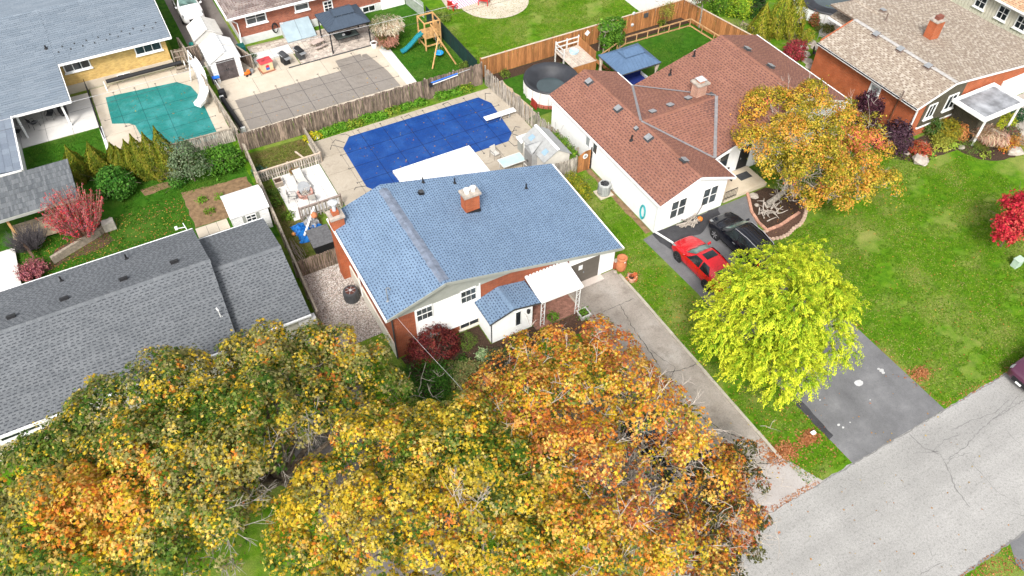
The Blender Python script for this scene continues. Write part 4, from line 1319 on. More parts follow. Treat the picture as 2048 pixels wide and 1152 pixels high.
# ---- 7 beige house in the far top right corner
h7 = thing('beige_house', 'pale beige sided house with orange tan roof in the far corner', 'house', (76, 39, 0))
B().box(73.7, 88, 30, 50, 0, 3.0).obj('wall', m_offw, h7)
b = B()
for k in range(60):
    y0 = 30.0 + k * .33
    b.box(73.64, 73.7, y0, y0 + .29, .3, 2.95)
b.obj('board_siding', mat('pale_beige', (.6, .56, .47), .7, .1, 3), h7)
rf7 = roof(h7, [[(73.0, 51, 2.9), (73.0, 29, 2.9), (80, 29, 5.4), (80, 51, 5.4)]], m_sh_red_d, m_sh_orange, .14, row=.22, seg=.4, pitch=.4, dash=.2)
B().beam((72.95, 29, 2.82), (72.95, 51, 2.82), .1, .16).obj('gutter', m_white, h7)
for (px_) in ((73.60, 37.25, 1.62), (73.60, 39.70, 1.77), (73.60, 35.23, 1.62)):
    window(h7, (73.64, px_[1], 1.7), (-1, 0), .95, 1.1, m_white, m_glass, 2, 2, .1)

# ---- 8 white shed roof at the top edge
h8 = thing('white_outbuilding', 'white walled outbuilding beyond the cedar fence at the top edge', 'shed', (47.5, 57, 0))
B().box(45.6, 52, 54.6, 60, 0, 2.4).obj('wall', m_white, h8)
B().plate([(45.3, 54.3, 2.5), (52.3, 54.3, 2.5), (52.3, 60.3, 3.0), (45.3, 60.3, 3.0)], .1).obj('roof', m_white, h8)

# ---- 9 slate blue outbuilding at the far left edge
h9 = thing('blue_grey_outbuilding', 'low building with blue grey slab roof at the left edge beside the green lawn', 'shed', (-11, 58, 0))
B().box(-20, -9.6, 55.2, 61.6, 0, 2.5).obj('wall', m_white, h9)
rf9 = roof(h9, [[(-9.3, 55.0, 2.55), (-9.3, 62.2, 2.55), (-14, 62.2, 3.2), (-14, 55.0, 3.2)], [(-18.7, 62.2, 2.55), (-18.7, 55.0, 2.55), (-14, 55.0, 3.2), (-14, 62.2, 3.2)]],
           m_sh_slate_d, mat_island('slab_shingle_blue', [(.16, .19, .235), (.18, .21, .255), (.2, .235, .28)], .8, .12, 10), .12, row=.5, seg=.9, th=.022, dash=0)
B().beam((-9.24, 55.0, 2.5), (-9.24, 62.2, 2.5), .1, .14).beam((-18, 54.95, 2.9), (-9.3, 54.95, 2.5), .06, .16).obj('gutter', m_white, h9)

# ---- 10 pavilion with shake roof
h10 = thing('shake_pavilion', 'open timber pavilion with a grey shake roof beside the red burning bush', 'pavilion', (-9, 52, 0))
rf10 = roof(h10, [[(-14, 49.95, 2.6), (-6.2, 49.95, 2.6), (-6.15, 53.95, 3.1), (-14, 53.95, 3.1)]], m_dkgrey, m_sh_shake, .14, row=.5, seg=.15, th=.03, dash=0)
B().beam((-14, 49.9, 2.52), (-6.2, 49.9, 2.52), .06, .2).obj('fascia', m_taupe, h10)
for x, y in ((-6.6, 50.3), (-10.9, 50.3), (-6.6, 53.5), (-10.9, 53.5)):
    B().beam((x, y, 0), (x, y, 2.5), .16).obj('post', m_pine, h10)
B().beam((-10.9, 50.3, 2.3), (-6.6, 50.3, 2.3), .1, .2).obj('beam', m_pine, h10)
# ------------------------------------------------------------------ fences
def plank_mesh(w, style):
    b = B()
    if style == 'ear':
        b.xz([(-w / 2, 0), (w / 2, 0), (w / 2, .96), (w * .25, 1), (-w * .25, 1), (-w / 2, .96)], -.011, .011)
    else:
        b.box(-w / 2, w / 2, -.011, .011, 0, 1)
    return b

def fence(name, label, p0, p1, h0, h1, m, w=.14, gap=.012, style='flat', rail=None, cap=False, post=2.4, jit=.03, side=1, rails=(.35, 1.4), tilt=.012, group=None, postm=None):
    t = thing(name, label, 'fence', (p0[0], p0[1], 0), 0, group)
    L = hypot(p1[0] - p0[0], p1[1] - p0[1])
    a = math.atan2(p1[1] - p0[1], p1[0] - p0[0])
    ux, uy = cos(a), sin(a)
    put = piece('plank', plank_mesh(w, style), m)
    n = int(L / (w + gap))
    for k in range(n):
        d = (k + .5) * L / n
        h = h0 + (h1 - h0) * d / L
        off = .03 + random.uniform(-.004, .004)
        put(t, (p0[0] + ux * d + uy * off * side, p0[1] + uy * d - ux * off * side, .02), (random.uniform(-tilt, tilt), random.uniform(-tilt, tilt), a + random.uniform(-.03, .03)), (random.uniform(.93, 1.03), 1, h * (1 + random.uniform(-jit, jit))))
    rm = rail or m_rail
    for z in rails:
        B().beam((p0[0] - uy * .02 * side, p0[1] + ux * .02 * side, min(z, h0 * .9)), (p1[0] - uy * .02 * side, p1[1] + ux * .02 * side, min(z, h1 * .9)), .04, .09).obj('rail', rm, t)
    if cap:
        B().beam((p0[0], p0[1], h0 + .03), (p1[0], p1[1], h1 + .03), .14, .04).obj('cap_rail', rm, t)
    npst = max(1, int(L / post))
    for k in range(npst + 1):
        d = L * k / npst
        h = h0 + (h1 - h0) * k / npst
        B().cbox((p0[0] + ux * d - uy * .07 * side, p0[1] + uy * d + ux * .07 * side, (h + .08) / 2), (.1, .1, h + .08)).obj('post', postm or rm, t)
    return t

m_caprail = mat('pale_cap_board', (.52, .42, .33), .8, .2, 4)
fence('board_fence', 'weathered dark brown board fence running behind the blue covered pool', (5.45, 53.0), (26.35, 52.3), 1.65, 2.1, m_weath, .15, .006, jit=.025)
fence('picket_fence', 'weathered grey picket fence along the right side of the blue pool', (26.55, 52.2), (27.6, 39.0), 1.75, 1.75, m_weath_lt, .1, .075, 'ear', jit=.05, side=1, tilt=.03)
fence('picket_fence', 'short weathered picket fence between the blue roofed house and the arched gate', (24.6, 38.5), (27.15, 38.3), 1.6, 1.6, m_weath_lt, .14, .02, 'ear', jit=.04, side=1)
fence('picket_fence', 'dark brown picket fence between the gravel yard and the grey house', (4.9, 38.0), (8.05, 38.0), 1.5, 1.5, m_weath, .15, .02, 'ear', jit=.03)
fence('cedar_fence', 'orange cedar board fence with pale cap rail behind the above ground pool', (26.75, 53.25), (48.5, 53.25), 1.85, 1.85, m_cedar, .15, .006, cap=True, rail=m_caprail, postm=m_cedar, jit=.004)
fence('cedar_fence', 'shorter orange cedar fence running downhill beside the yellow green cedars', (48.5, 53.25), (49.9, 45.2), 1.85, 1.85, m_cedar, .15, .006, cap=True, rail=m_caprail, postm=m_cedar, jit=.004, side=1)
fence('lot_fence', 'weathered lot line fence with pale top rail between the grey and blue roofed houses', (5.6, 51.8), (4.85, 33.2), 1.5, 1.5, m_weath_lt, .14, .01, cap=True, rail=m_rail, side=-1)
fence('lot_fence', 'weathered fence with pale top rail between the teal and grey covered pools', (4.75, 69.3), (5.65, 53.6), 1.6, 1.6, m_weath_lt, .14, .01, cap=True, rail=m_rail, side=-1)
fence('lot_fence', 'short weathered fence below the teal pool beside the round green shrub', (.6, 54.8), (5.4, 54.6), 1.2, 1.2, m_weath_lt, .14, .02, cap=True, rail=m_rail)
fence('low_fence', 'low grey fence with white top board behind the pool lounger', (5.4, 48.75), (10.5, 48.75), .95, .95, m_weath_lt, .12, .06, cap=True, rail=m_caprail)
fence('low_fence', 'low side fence of the rough grass plot beside the blue pool', (10.45, 52.3), (10.5, 48.9), .9, .9, m_weath_lt, .12, .05, cap=True, rail=m_rail)
fence('rail_fence', 'grey slatted balustrade at the edge of the white tiled patio', (7.0, 43.2), (10.1, 43.2), 1.15, 1.15, m_weath_lt, .12, .13, cap=True, rail=mat('balustrade_cap', (.28, .22, .19), .9, .3, 5), jit=.01)
fence('far_fence', 'dark brown fence beside the pale beige house at the top right corner', (70.6, 46), (71.6, 30), 1.6, 1.6, m_weath, .18, .01, cap=True, side=1)
fence('gate_panel', 'dark board gate with pale rails at the corner of the yellow brick house', (3.75, 67.5), (4.7, 67.4), 1.6, 1.6, m_weath, .16, .01, rails=(.3, .9, 1.5), side=-1)
fence('lot_fence', 'short weathered fence section between the white plastic shed and the brick bungalow', (8.9, 66.2), (9.6, 63.9), 1.4, 1.4, m_weath, .15, .01, cap=True)
fence('shed_side_fence', 'weathered boards between the beige ridged shed and the white shed', (4.9, 67.5), (6.0, 67.45), 1.5, 1.5, m_weath, .15, .01, cap=True)

# arched gate beside the white house
t = thing('arched_gate', 'arched cedar gate with a white round plaque against the white house', 'gate', (27.25, 38.3, 0))
put = piece('plank', plank_mesh(.13, 'flat'), m_cedar)
for k in range(8):
    x = 27.3 + k * .14
    put(t, (x, 38.27, .03), (0, 0, 0), (1, 1, 1.45 + .42 * sin(pi * (.12 + k / 7 * .5))))
B().beam((27.25, 38.3, .5), (28.4, 38.3, .5), .04, .1).obj('rail', m_cedar, t)
B().beam((27.25, 38.3, 1.3), (28.4, 38.3, 1.3), .04, .1).obj('rail', m_cedar, t)
B().cbox((28.45, 38.3, 1.0), (.09, .09, 2.05)).obj('post', m_black, t)
M = T(27.85, 38.24, 1.45) @ Matrix.Rotation(pi / 2, 4, 'X')
pl = B().lathe((0, 0, 0), [(.22, 0), (.22, .02), (.13, .025)], 16, M).obj('plaque', m_white, t)
B().lathe((0, 0, .026), [(.13, 0), (.08, .01)], 12, M).obj('plaque_centre', m_grey, pl)

# dark iron fence on the teal pool, green mesh fence
t = thing('iron_fence', 'black iron fence with white base strip between the white patio and teal pool', 'fence', (-3.7, 68, 0))
b = B()
for k in range(7):
    y = 67.2 - k * 1.25
    B().cbox((-3.7, y, .6), (.05, .05, 1.2)).obj('post', m_black, t)
for z in (.12, 1.15):
    B().beam((-3.7, 67.3, z), (-3.7, 59.6, z), .035).obj('rail', m_black, t)
for k in range(70):
    y = 67.2 - k * .11
    b.beam((-3.7, y, .12), (-3.7, y, 1.15), .016)
b.obj('pickets', m_black, t, kind='stuff')
B().box(-3.82, -3.6, 56.5, 61.5, 0, .12).obj('white_base_strip', m_white, t)
t = thing('mesh_fence', 'dark green mesh covered fence beside the swing set', 'fence', (26.5, 62, 0))
for k in range(6):
    y0, y1 = 64.0 - k * 1.75, 64.0 - (k + 1) * 1.75
    B().box(26.48, 26.52, y1 + .02, y0 - .02, .08, 1.6).obj('mesh_panel', mat('green_mesh', (.008, .035, .03), .8, .3, 3) if k == 0 else bpy.data.materials['green_mesh'], t)
    B().lathe((26.5, y0, 0), [(.035, 0), (.035, 1.65), (.01, 1.7)], 8).obj('post', m_black, t)
B().beam((26.5, 64, 1.63), (26.5, 53.5, 1.63), .04).obj('top_rail', m_black, t)
t = thing('slat_fence', 'pale grey slat fence panel at the corner of the brick bungalow lawn', 'fence', (25.9, 66.5, 0))
put = piece('plank', plank_mesh(.12, 'flat'), mat('pale_green_grey', (.42, .46, .42), .8, .2, 4))
for k in range(16):
    put(t, (26.1 + k * .03, 68.0 - k * .21, .02), (0, 0, 1.7), (1, 1, 1.6))
B().beam((26.0, 68, 1.2), (26.5, 64.8, 1.2), .04, .09).obj('rail', m_ltgrey, t)

# ------------------------------------------------------------------ pool covers
def cover(name, label, poly, m, xs, ys, bounds, sm, z=.075):
    t = thing(name, label, 'pool cover', (poly[0][0], poly[0][1], 0))
    B().prism(poly, .02, z).obj('sheet', m, t)
    def cut(axis, v):
        q = []
        for i in range(len(poly)):
            p0, p1 = poly[i], poly[(i + 1) % len(poly)]
            if (p0[axis] - v) * (p1[axis] - v) < 0:
                f = (v - p0[axis]) / (p1[axis] - p0[axis])
                q.append(p0[1 - axis] + (p1[1 - axis] - p0[1 - axis]) * f)
        return (min(q), max(q)) if len(q) > 1 else None
    an = B()
    for v in xs:
        c = cut(0, v)
        if c:
            B().box(v - .017, v + .017, c[0], c[1], z + .001, z + .006).obj('strap', sm, t)
            for y, s in ((c[0], -1), (c[1], 1)):
                an.beam((v, y, z), (v + random.uniform(-.03, .03), y + s * .45, .065), .022, .015)
                an.cbox((v, y + s * .47, .07), (.14, .05, .03))
    for v in ys:
        c = cut(1, v)
        if c:
            B().box(c[0], c[1], v - .017, v + .017, z + .001, z + .006).obj('strap', sm, t)
            for x, s in ((c[0], -1), (c[1], 1)):
                an.beam((x, v, z), (x + s * .45, v + random.uniform(-.03, .03), .065), .022, .015)
                an.cbox((x + s * .47, v, .07), (.05, .14, .03))
    an.obj('spring_anchors', m_dkgrey, t, kind='stuff')
    return t

def cover_mat(name, c, pale):
    m, t_, b_ = _nt(name, .42, .35)
    vec, g = _pos(t_)
    n = _noise(t_, vec, .55, 5, .7)
    t_.links.new(_ramp(t_, n, [(.45, c), (.8, pale)]), b_.inputs['Base Color'])
    n2 = _noise(t_, vec, 1.1, 3)
    _bump(t_, b_, n2, .6, .25)
    return m
m_cov_b = cover_mat('cover_blue', (.004, .042, .2), (.02, .085, .29))
m_strap = mat('strap_navy', (.006, .012, .06), .7)
blue_poly = [(12.55, 49.55), (13.5, 50.75), (25.1, 50.65), (25.7, 49.4), (25.25, 45.0), (24.5, 44.2), (21.45, 44.2), (21.3, 45.1), (14.8, 45.0), (14.85, 43.8), (12.9, 43.7), (12.45, 44.4)]
cv = cover('pool_cover', 'royal blue safety cover stretched over the big pool', blue_poly, m_cov_b, [14.45, 16.35, 18.25, 20.15, 22.05, 23.95], [48.85, 47.0, 45.15], None, m_strap)
# the long hooked straps at the four corners
b = B()
for pts in ([(12.9, 50.2), (12.4, 50.9), (12.0, 50.6)], [(12.6, 49.6), (11.9, 50.4), (11.6, 49.9)], [(25.5, 50.1), (25.9, 50.9), (26.3, 50.6)], [(25.3, 45.0), (25.9, 45.6), (26.2, 45.3)], [(25.2, 44.9), (25.7, 44.1), (25.2, 43.8)], [(24.5, 44.2), (24.6, 43.4), (25.1, 43.4)], [(12.5, 44.5), (11.7, 44.7), (11.5, 44.5)], [(13.6, 50.7), (13.4, 51.2), (13.0, 51.3)], [(22.6, 50.7), (22.5, 51.25), (22.0, 51.2)], [(19.0, 50.7), (18.9, 51.2), (18.5, 51.1)]):
    b.tube([(p[0], p[1], .075) for p in pts], .022, 4)
b.obj('corner_straps', m_dkgrey, cv, kind='stuff')
m_cov_g = cover_mat('cover_grey', (.22, .195, .17), (.25, .225, .2))
m_cov_t = cover_mat('cover_teal', (.012, .17, .155), (.06, .29, .29))
gp = [(6.8, 55.4), (20.0, 55.4), (19.9, 58.0), (19.3, 61.5), (18.9, 61.5), (18.7, 61.0), (18.8, 61.7), (16.4, 61.7), (16.3, 59.95), (6.85, 59.95)]
cover('pool_cover', 'taupe grey safety cover on the pool below the paver patio', gp, m_cov_g, [8.6, 10.5, 12.4, 14.3, 16.2, 18.1], [56.8, 58.7, 60.6], None, mat('strap_grey', (.06, .055, .06), .7))
tp = [(-2.8, 61.5), (-2.6, 65.5), (-1.7, 65.5), (3.2, 65.0), (4.1, 63.8), (4.4, 61.9), (4.35, 55.6), (.6, 55.4), (.2, 56.6), (-.6, 57.8), (-1.1, 59.0), (-1.2, 60.4), (-1.6, 60.9)]
cover('pool_cover', 'teal green safety cover on the kidney shaped pool', tp, m_cov_t, [-1.9, -.2, 1.5, 3.2], [63.8, 62.2, 60.6, 58.6, 56.8], None, mat('strap_teal', (.01, .09, .09), .7))

# white deck over the near edge of the blue pool
t = thing('white_deck', 'white panel deck with dark vent holes beside the blue pool cover', 'deck', (14.8, 41, 0))
for k in range(4):
    B().box(14.85 + k * 1.64, 14.85 + k * 1.64 + 1.635, 41.0, 45.05, .06, .2).obj('deck_panel', m_white, t)
b = B()
for k in range(22):
    x = 15.4 + k * .27 + (k // 4) * .07
    b.cbox((x, 44.95, .2), (.16, .05, .012))
b.obj('vent_holes', m_black, t, kind='stuff')
t = thing('diving_board', 'white diving board at the right end of the blue pool', 'diving board', (25.9, 46.9, 0))
B().box(23.9, 26.7, 46.85, 47.4, .5, .56).obj('board', m_white, t, bevel=.015)
B().beam((26.1, 46.95, .05), (26.1, 46.95, .5), .08).beam((26.1, 47.3, .05), (26.1, 47.3, .5), .08).beam((25.2, 46.95, .05), (25.4, 46.95, .5), .06).beam((25.2, 47.3, .05), (25.4, 47.3, .5), .06).obj('stand', m_grey, t)

# ------------------------------------------------------------------ chairs, tables, loungers
def patio_chair(label, loc, rz, cm, fm, group=None):
    t = thing('patio_chair', label, 'chair', loc, rz, group)
    B().box(-.25, .25, -.25, .25, .4, .43).obj('seat', cm, t, local=True)
    B().add([(-.25, .24, .43), (.25, .24, .43), (.25, .36, .95), (-.25, .36, .95), (-.25, .27, .43), (.25, .27, .43), (.25, .39, .95), (-.25, .39, .95)], [(0, 1, 2, 3), (7, 6, 5, 4), (0, 4, 5, 1), (3, 2, 6, 7), (1, 5, 6, 2), (0, 3, 7, 4)]).obj('backrest', cm, t, local=True)
    for s in (-1, 1):
        b = B().tube([(.27 * s, -.28, 0), (.27 * s, -.24, .62), (.27 * s, .3, .64), (.27 * s, .34, 0)], .018, 5)
        b.obj('arm_frame', fm, t, local=True)
    return t

def lounger(label, loc, rz, cm, fm):
    t = thing('pool_lounger', label, 'lounger', loc, rz)
    B().box(-.32, .32, -1.0, .25, .32, .36).obj('seat', cm, t, local=True)
    B().add([(-.32, .25, .34), (.32, .25, .34), (.32, .85, .85), (-.32, .85, .85), (-.32, .25, .38), (.32, .25, .38), (.32, .82, .89), (-.32, .82, .89)], [(0, 1, 2, 3), (7, 6, 5, 4), (0, 4, 5, 1), (3, 2, 6, 7), (1, 5, 6, 2), (0, 3, 7, 4)]).obj('backrest', cm, t, local=True)
    b = B()
    for s in (-1, 1):
        b.tube([(.34 * s, -1.0, 0), (.34 * s, -1.0, .34), (.34 * s, .25, .34), (.34 * s, .25, 0)], .02, 5)
        b.tube([(.34 * s, .25, .34), (.34 * s, .85, .87)], .02, 5)
    b.obj('frame', fm, t, local=True)
    return t

m_sling = mat('grey_sling', (.5, .48, .44), .8, .1, 5)
lounger('grey sling lounger reclined on the white tiled patio', (8.35, 47.0, .06), .12, m_sling, m_dkgrey)
patio_chair('grey sling patio chair left of the brick fire ring', (7.15, 45.55, .06), 1.3, m_sling, m_dkgrey)
patio_chair('grey sling patio chair in front of the brick fire ring', (8.35, 44.75, .06), 3.0, m_sling, m_dkgrey)
patio_chair('grey patio chair behind the glass table near the white deck', (22.6, 42.9, .05), .2, m_sling, m_dkgrey)
patio_chair('patio chair right of the glass table beside the grey shed', (24.2, 40.6, .05), -1.4, m_sling, m_dkgrey)
t = thing('glass_table', 'pale glass topped patio table between the white deck and the shed', 'table', (23.1, 41.3, .05))
B().box(22.2, 24.1, 40.75, 41.75, .74, .76).obj('glass_top', mat('aqua_glass', (.42, .58, .56), .1, .1, 2, spec=.6), t)
b = B()
for (x0, y0, x1, y1) in ((22.18, 40.73, 24.12, 40.73), (22.18, 41.77, 24.12, 41.77), (22.18, 40.73, 22.18, 41.77), (24.12, 40.73, 24.12, 41.77)):
    b.beam((x0, y0, .745), (x1, y1, .745), .05)
b.obj('rim', m_offw, t)
for x in (22.3, 24.0):
    for y in (40.85, 41.65):
        B().beam((x, y, .05), (x, y, .72), .04).obj('leg', m_offw, t)
# fire ring of loose bricks
t = thing('fire_ring', 'ring of loose pink and brown bricks around a fire pit', 'fire pit', (8.15, 45.75, .06))
ring_m = mat('ring_brick', (.48, .27, .22), .9, .35, 3, .3, rnd=.35)
put = piece('brick', B().cbox((0, 0, .05), (.24, .12, .1)), ring_m)
for lv in range(3):
    for k in range(12):
        a = 2 * pi * (k + .5 * lv) / 12 + random.uniform(-.08, .08)
        put(t, (8.15 + .52 * cos(a), 45.75 + .52 * sin(a), .06 + .1 * lv), (random.uniform(-.1, .1), random.uniform(-.1, .1), a + pi / 2 + random.uniform(-.35, .35)))
B().lathe((8.15, 45.75, .07), [(.4, 0), (.38, .05), (.1, .1)], 12).obj('ash', mat('ash', (.3, .28, .26), 1, .4, 9), t)
b = B()
for k in range(6):
    a = k * 1.1
    b.tube([(8.15 + .3 * cos(a), 45.75 + .3 * sin(a), .15), (8.15 - .2 * cos(a), 45.75 - .2 * sin(a), .38)], .04, 6)
b.obj('logs', m_stone, t)
M = T(8.2, 46.15, .42) @ Matrix.Rotation(.6, 4, 'X')
B().lathe((0, 0, 0), [(.42, 0), (.46, .04), (.46, .07)], 16, M).obj('lid', m_grey, t)
t = thing('planter_box', 'square grey planter box by the low fence', 'planter', (6.75, 47.7, 0))
B().box(6.45, 7.05, 47.45, 48.0, 0, .5).obj('box', m_rail, t)
B().box(6.52, 6.98, 47.52, 47.93, .5, .515).obj('soil', m_mulch, t)
B().box(6.45, 7.05, 47.42, 47.46, .46, .54).box(6.45, 7.05, 47.99, 48.03, .46, .54).obj('rim', m_caprail, t)
tag(B().beam((9.1, 51.0, .06), (9.55, 49.5, .06), .14, .05).obj('loose_board', m_caprail), 'loose pale board lying on the rough grass plot', 'board')
# junk: tarp heap, pole, storage box
t = thing('tarp_heap', 'crumpled blue and grey tarpaulin heap with stored junk beside the black box', 'tarp', (7.2, 42.0, 0))
def crumple(name, x0, x1, y0, y1, h, m, par, seed):
    r = np.random.default_rng(seed)
    nx, ny = 16, 14
    b = B()
    for j in range(ny):
        for i in range(nx):
            u, v = i / (nx - 1), j / (ny - 1)
            e = (sin(pi * u) * sin(pi * v)) ** .5
            b.v.append((x0 + (x1 - x0) * u + r.normal() * .06, y0 + (y1 - y0) * v + r.normal() * .06, .03 + e * h * r.uniform(.35, 1.15)))
    for j in range(ny - 1):
        for i in range(nx - 1):
            b.f.append((j * nx + i, j * nx + i + 1, (j + 1) * nx + i + 1, (j + 1) * nx + i))
    return b.obj(name, m, par)
m_tarp = mat('tarp_blue', (.015, .16, .5), .5, .3, 4)
m_tarp_g = mat('tarp_grey', (.35, .35, .36), .6, .4, 6)
crumple('tarp', 6.2, 8.0, 40.9, 42.2, .7, m_tarp, t, 1)
crumple('tarp', 6.9, 8.0, 41.3, 42.9, .9, m_tarp_g, t, 2)
crumple('tarp', 6.1, 7.2, 41.9, 42.9, .4, m_tarp, t, 3)
crumple('tarp', 7.3, 8.1, 40.9, 41.6, .95, m_tarp, t, 4)
B().ico((7.75, 42.3, .95), .28).obj('clay_jar', m_terra, t, smooth=True)
tag(B().tube([(6.55, 41.1, .55), (8.0, 42.9, 1.15)], .075, 8).obj('white_pipe', m_white), 'long white pipe leaning across the tarpaulin heap', 'pipe')
tag(B().ico((6.0, 42.0, .17), .17).obj('orange_ball', mat('ball_orange', (.6, .25, .07), .5), smooth=True), 'small orange ball on the grass beside the tarpaulin', 'ball')
t = thing('storage_box', 'low black storage box with a grey slatted lid against the house', 'storage box', (7.2, 39.9, 0))
B().box(6.75, 8.15, 39.35, 40.7, 0, .85).obj('box', m_black, t)
for k in range(7):
    B().add([(6.62, 39.2 + k * .235, .9 + k * .035), (8.19, 39.2 + k * .235, .9 + k * .035), (8.19, 39.425 + k * .235, .935 + k * .035), (6.62, 39.425 + k * .235, .935 + k * .035),
             (6.62, 39.2 + k * .235, .93 + k * .035), (8.19, 39.2 + k * .235, .93 + k * .035), (8.19, 39.425 + k * .235, .965 + k * .035), (6.62, 39.425 + k * .235, .965 + k * .035)],
            [(0, 3, 2, 1), (4, 5, 6, 7), (0, 1, 5, 4), (1, 2, 6, 5), (2, 3, 7, 6), (3, 0, 4, 7)]).obj('lid_slat', mat('grey_lid', (.12, .12, .125), .8, .3, 6) if k == 0 else bpy.data.materials['grey_lid'], t)
b = B()
for k in range(26):
    a = random.uniform(-.5, .5) + 1.9
    x, y = 5.7 + random.uniform(-.25, .4), 38.6 + random.uniform(0, 2.2)
    b.tube([(x, y, random.uniform(.05, .3)), (x + cos(a) * random.uniform(.5, 1.4) * .5, y + sin(a) * random.uniform(.5, 1.4), random.uniform(.1, .5))], [.02, .008], 4)
tag(b.obj('brush_pile', mat('brush_grey', (.34, .27, .22), .9), kind='stuff'), 'pile of bare cut branches along the lot line fence', 'brush pile')

# ------------------------------------------------------------------ air conditioners
t = thing('air_conditioner', 'round cornered dark grey air conditioner standing on the gravel yard', 'air conditioner', (7.45, 34.5, 0))
B().lathe((7.45, 34.5, 0), [(.48, 0), (.5, .04), (.5, .78), (.47, .85), (.36, .87), (.36, .84)], 16).obj('casing', m_dkgrey, t)
B().lathe((7.45, 34.5, .83), [(.34, 0), (.34, .012), (.02, .02)], 16).obj('fan_opening', mat('rust_dark', (.11, .04, .03), .8), t)
b = B()
for k in range(3):
    a = k * pi / 3
    b.tube([(7.45 - .36 * cos(a), 34.5 - .36 * sin(a), .875), (7.45 + .36 * cos(a), 34.5 + .36 * sin(a), .875)], .012, 4)
b.lathe((7.45, 34.5, .86), [(.09, 0), (.09, .03)], 8)
b.obj('grille', m_ltgrey, t)
for k in range(14):
    a = 2 * pi * k / 14
    B().cbox((0, 0, .42), (.03, .17, .6), T(7.45 + .5 * cos(a), 34.5 + .5 * sin(a), 0) @ Rz(a)).obj('louvre', m_dkgrey, t)
t = thing('air_conditioner', 'pale grey octagonal air conditioner on a slab beside the white house wall', 'air conditioner', (27.75, 35.3, 0))
B().box(27.15, 28.3, 34.8, 35.85, 0, .08).obj('slab', m_beige, t)
B().lathe((27.72, 35.3, .08), [(.46, 0), (.48, .05), (.48, .9), (.44, .96), (.35, .98), (.34, .95)], 8).obj('casing', mat('ac_grey', (.38, .39, .38), .5, .1, 4), t)
B().lathe((27.72, 35.3, 1.02), [(.34, 0), (.34, .012), (.02, .02)], 14).obj('fan_opening', m_black, t)
b = B()
for k in range(5):
    a = 2 * pi * k / 5
    b.add([(27.72 + .06 * cos(a), 35.3 + .06 * sin(a), 1.05), (27.72 + .32 * cos(a), 35.3 + .32 * sin(a), 1.04), (27.72 + .3 * cos(a + .5), 35.3 + .3 * sin(a + .5), 1.07), (27.72 + .06 * cos(a + .5), 35.3 + .06 * sin(a + .5), 1.06)], [(0, 1, 2, 3)])
b.lathe((27.72, 35.3, 1.04), [(.07, 0), (.07, .05)], 8)
b.obj('fan', m_dkgrey, t)
for k in range(24):
    a = 2 * pi * k / 24
    B().cbox((0, 0, .52), (.02, .04, .8), T(27.72 + .465 * cos(a), 35.3 + .465 * sin(a), 0) @ Rz(a)).obj('louvre', m_grey, t)
B().cbox((28.35, 35.1, .8), (.2, .3, .45)).tube([(28.2, 35.2, .4), (28.45, 35.1, .5), (28.45, 35.1, .2)], .035, 6).obj('disconnect_box', m_white, t)

# ------------------------------------------------------------------ gazebos
def gazebo(name, label, x0, x1, y0, y1, zh, ztop, m, mp, ridge_dx, ov=.0):
    t = thing(name, label, 'gazebo', ((x0 + x1) / 2, (y0 + y1) / 2, 0))
    cx, cy = (x0 + x1) / 2, (y0 + y1) / 2
    rx = ridge_dx
    zl_ = zh + (ztop - zh) * .62
    ix, iy = (x1 - x0) * .21, (y1 - y0) * .17
    # lower tier with standing seams
    tiers = (([(x0, y0, zh), (x1, y0, zh), (x1, y1, zh), (x0, y1, zh)], [(cx - ix, cy - iy, zl_), (cx + ix, cy - iy, zl_), (cx + ix, cy + iy, zl_), (cx - ix, cy + iy, zl_)], 'roof'),
             ([(cx - ix - .12, cy - iy - .12, zl_ + .1), (cx + ix + .12, cy - iy - .12, zl_ + .1), (cx + ix + .12, cy + iy + .12, zl_ + .1), (cx - ix - .12, cy + iy + .12, zl_ + .1)], [(cx - rx, cy, ztop), (cx + rx, cy, ztop), (cx + rx, cy, ztop), (cx - rx, cy, ztop)], 'roof_cap'))
    for lo, hi, nm in tiers:
        seam = B()
        rfp = None
        for k in range(4):
            a, b_, c, d = Vector(lo[k]), Vector(lo[(k + 1) % 4]), Vector(hi[(k + 1) % 4]), Vector(hi[k])
            bb = B()
            tri = (c - d).length < .01
            bb.plate([a, b_, c] if tri else [a, b_, c, d], .03)
            o = bb.obj(nm + '_panel', m, t)
            if rfp is None:
                rfp = o
            n = int((b_ - a).length / .3)
            L = (b_ - a).length
            for i in range(1, n):
                f = i / n
                p = a.lerp(b_, f)
                # seam runs straight up the slope until it meets the hip or the upper edge
                e = (b_ - a).normalized()
                s0, s1 = (d - a).dot(e) / L, (c - a).dot(e) / L
                if f < s0: g = f / s0
                elif f > s1: g = (1 - f) / (1 - s1)
                else: g = 1
                up = ((d - a) - e * (d - a).dot(e))
                seam.beam(p + Vector((0, 0, .008)), p + up * g * .985 + Vector((0, 0, .008)), .02, .025)
            seam.beam(a + Vector((0, 0, .01)), d + Vector((0, 0, .01)), .06, .04)
        seam.obj('seams', m, rfp, kind='stuff')
    B().beam((x0, y0, zh - .05), (x1, y0, zh - .05), .06, .1).beam((x1, y0, zh - .05), (x1, y1, zh - .05), .06, .1).beam((x1, y1, zh - .05), (x0, y1, zh - .05), .06, .1).beam((x0, y1, zh - .05), (x0, y0, zh - .05), .06, .1).obj('eave_frame', mp, t)
    for x in (x0 + .18, x1 - .18):
        for y in (y0 + .18, y1 - .18):
            b = B().cbox((x, y, zh / 2), (.11, .11, zh))
            sx, sy = (1 if x < cx else -1), (1 if y < cy else -1)
            b.beam((x, y, zh - .5), (x + .4 * sx, y, zh - .08), .05).beam((x, y, zh - .5), (x, y + .4 * sy, zh - .08), .05)
            b.obj('post', mp, t)
    return t
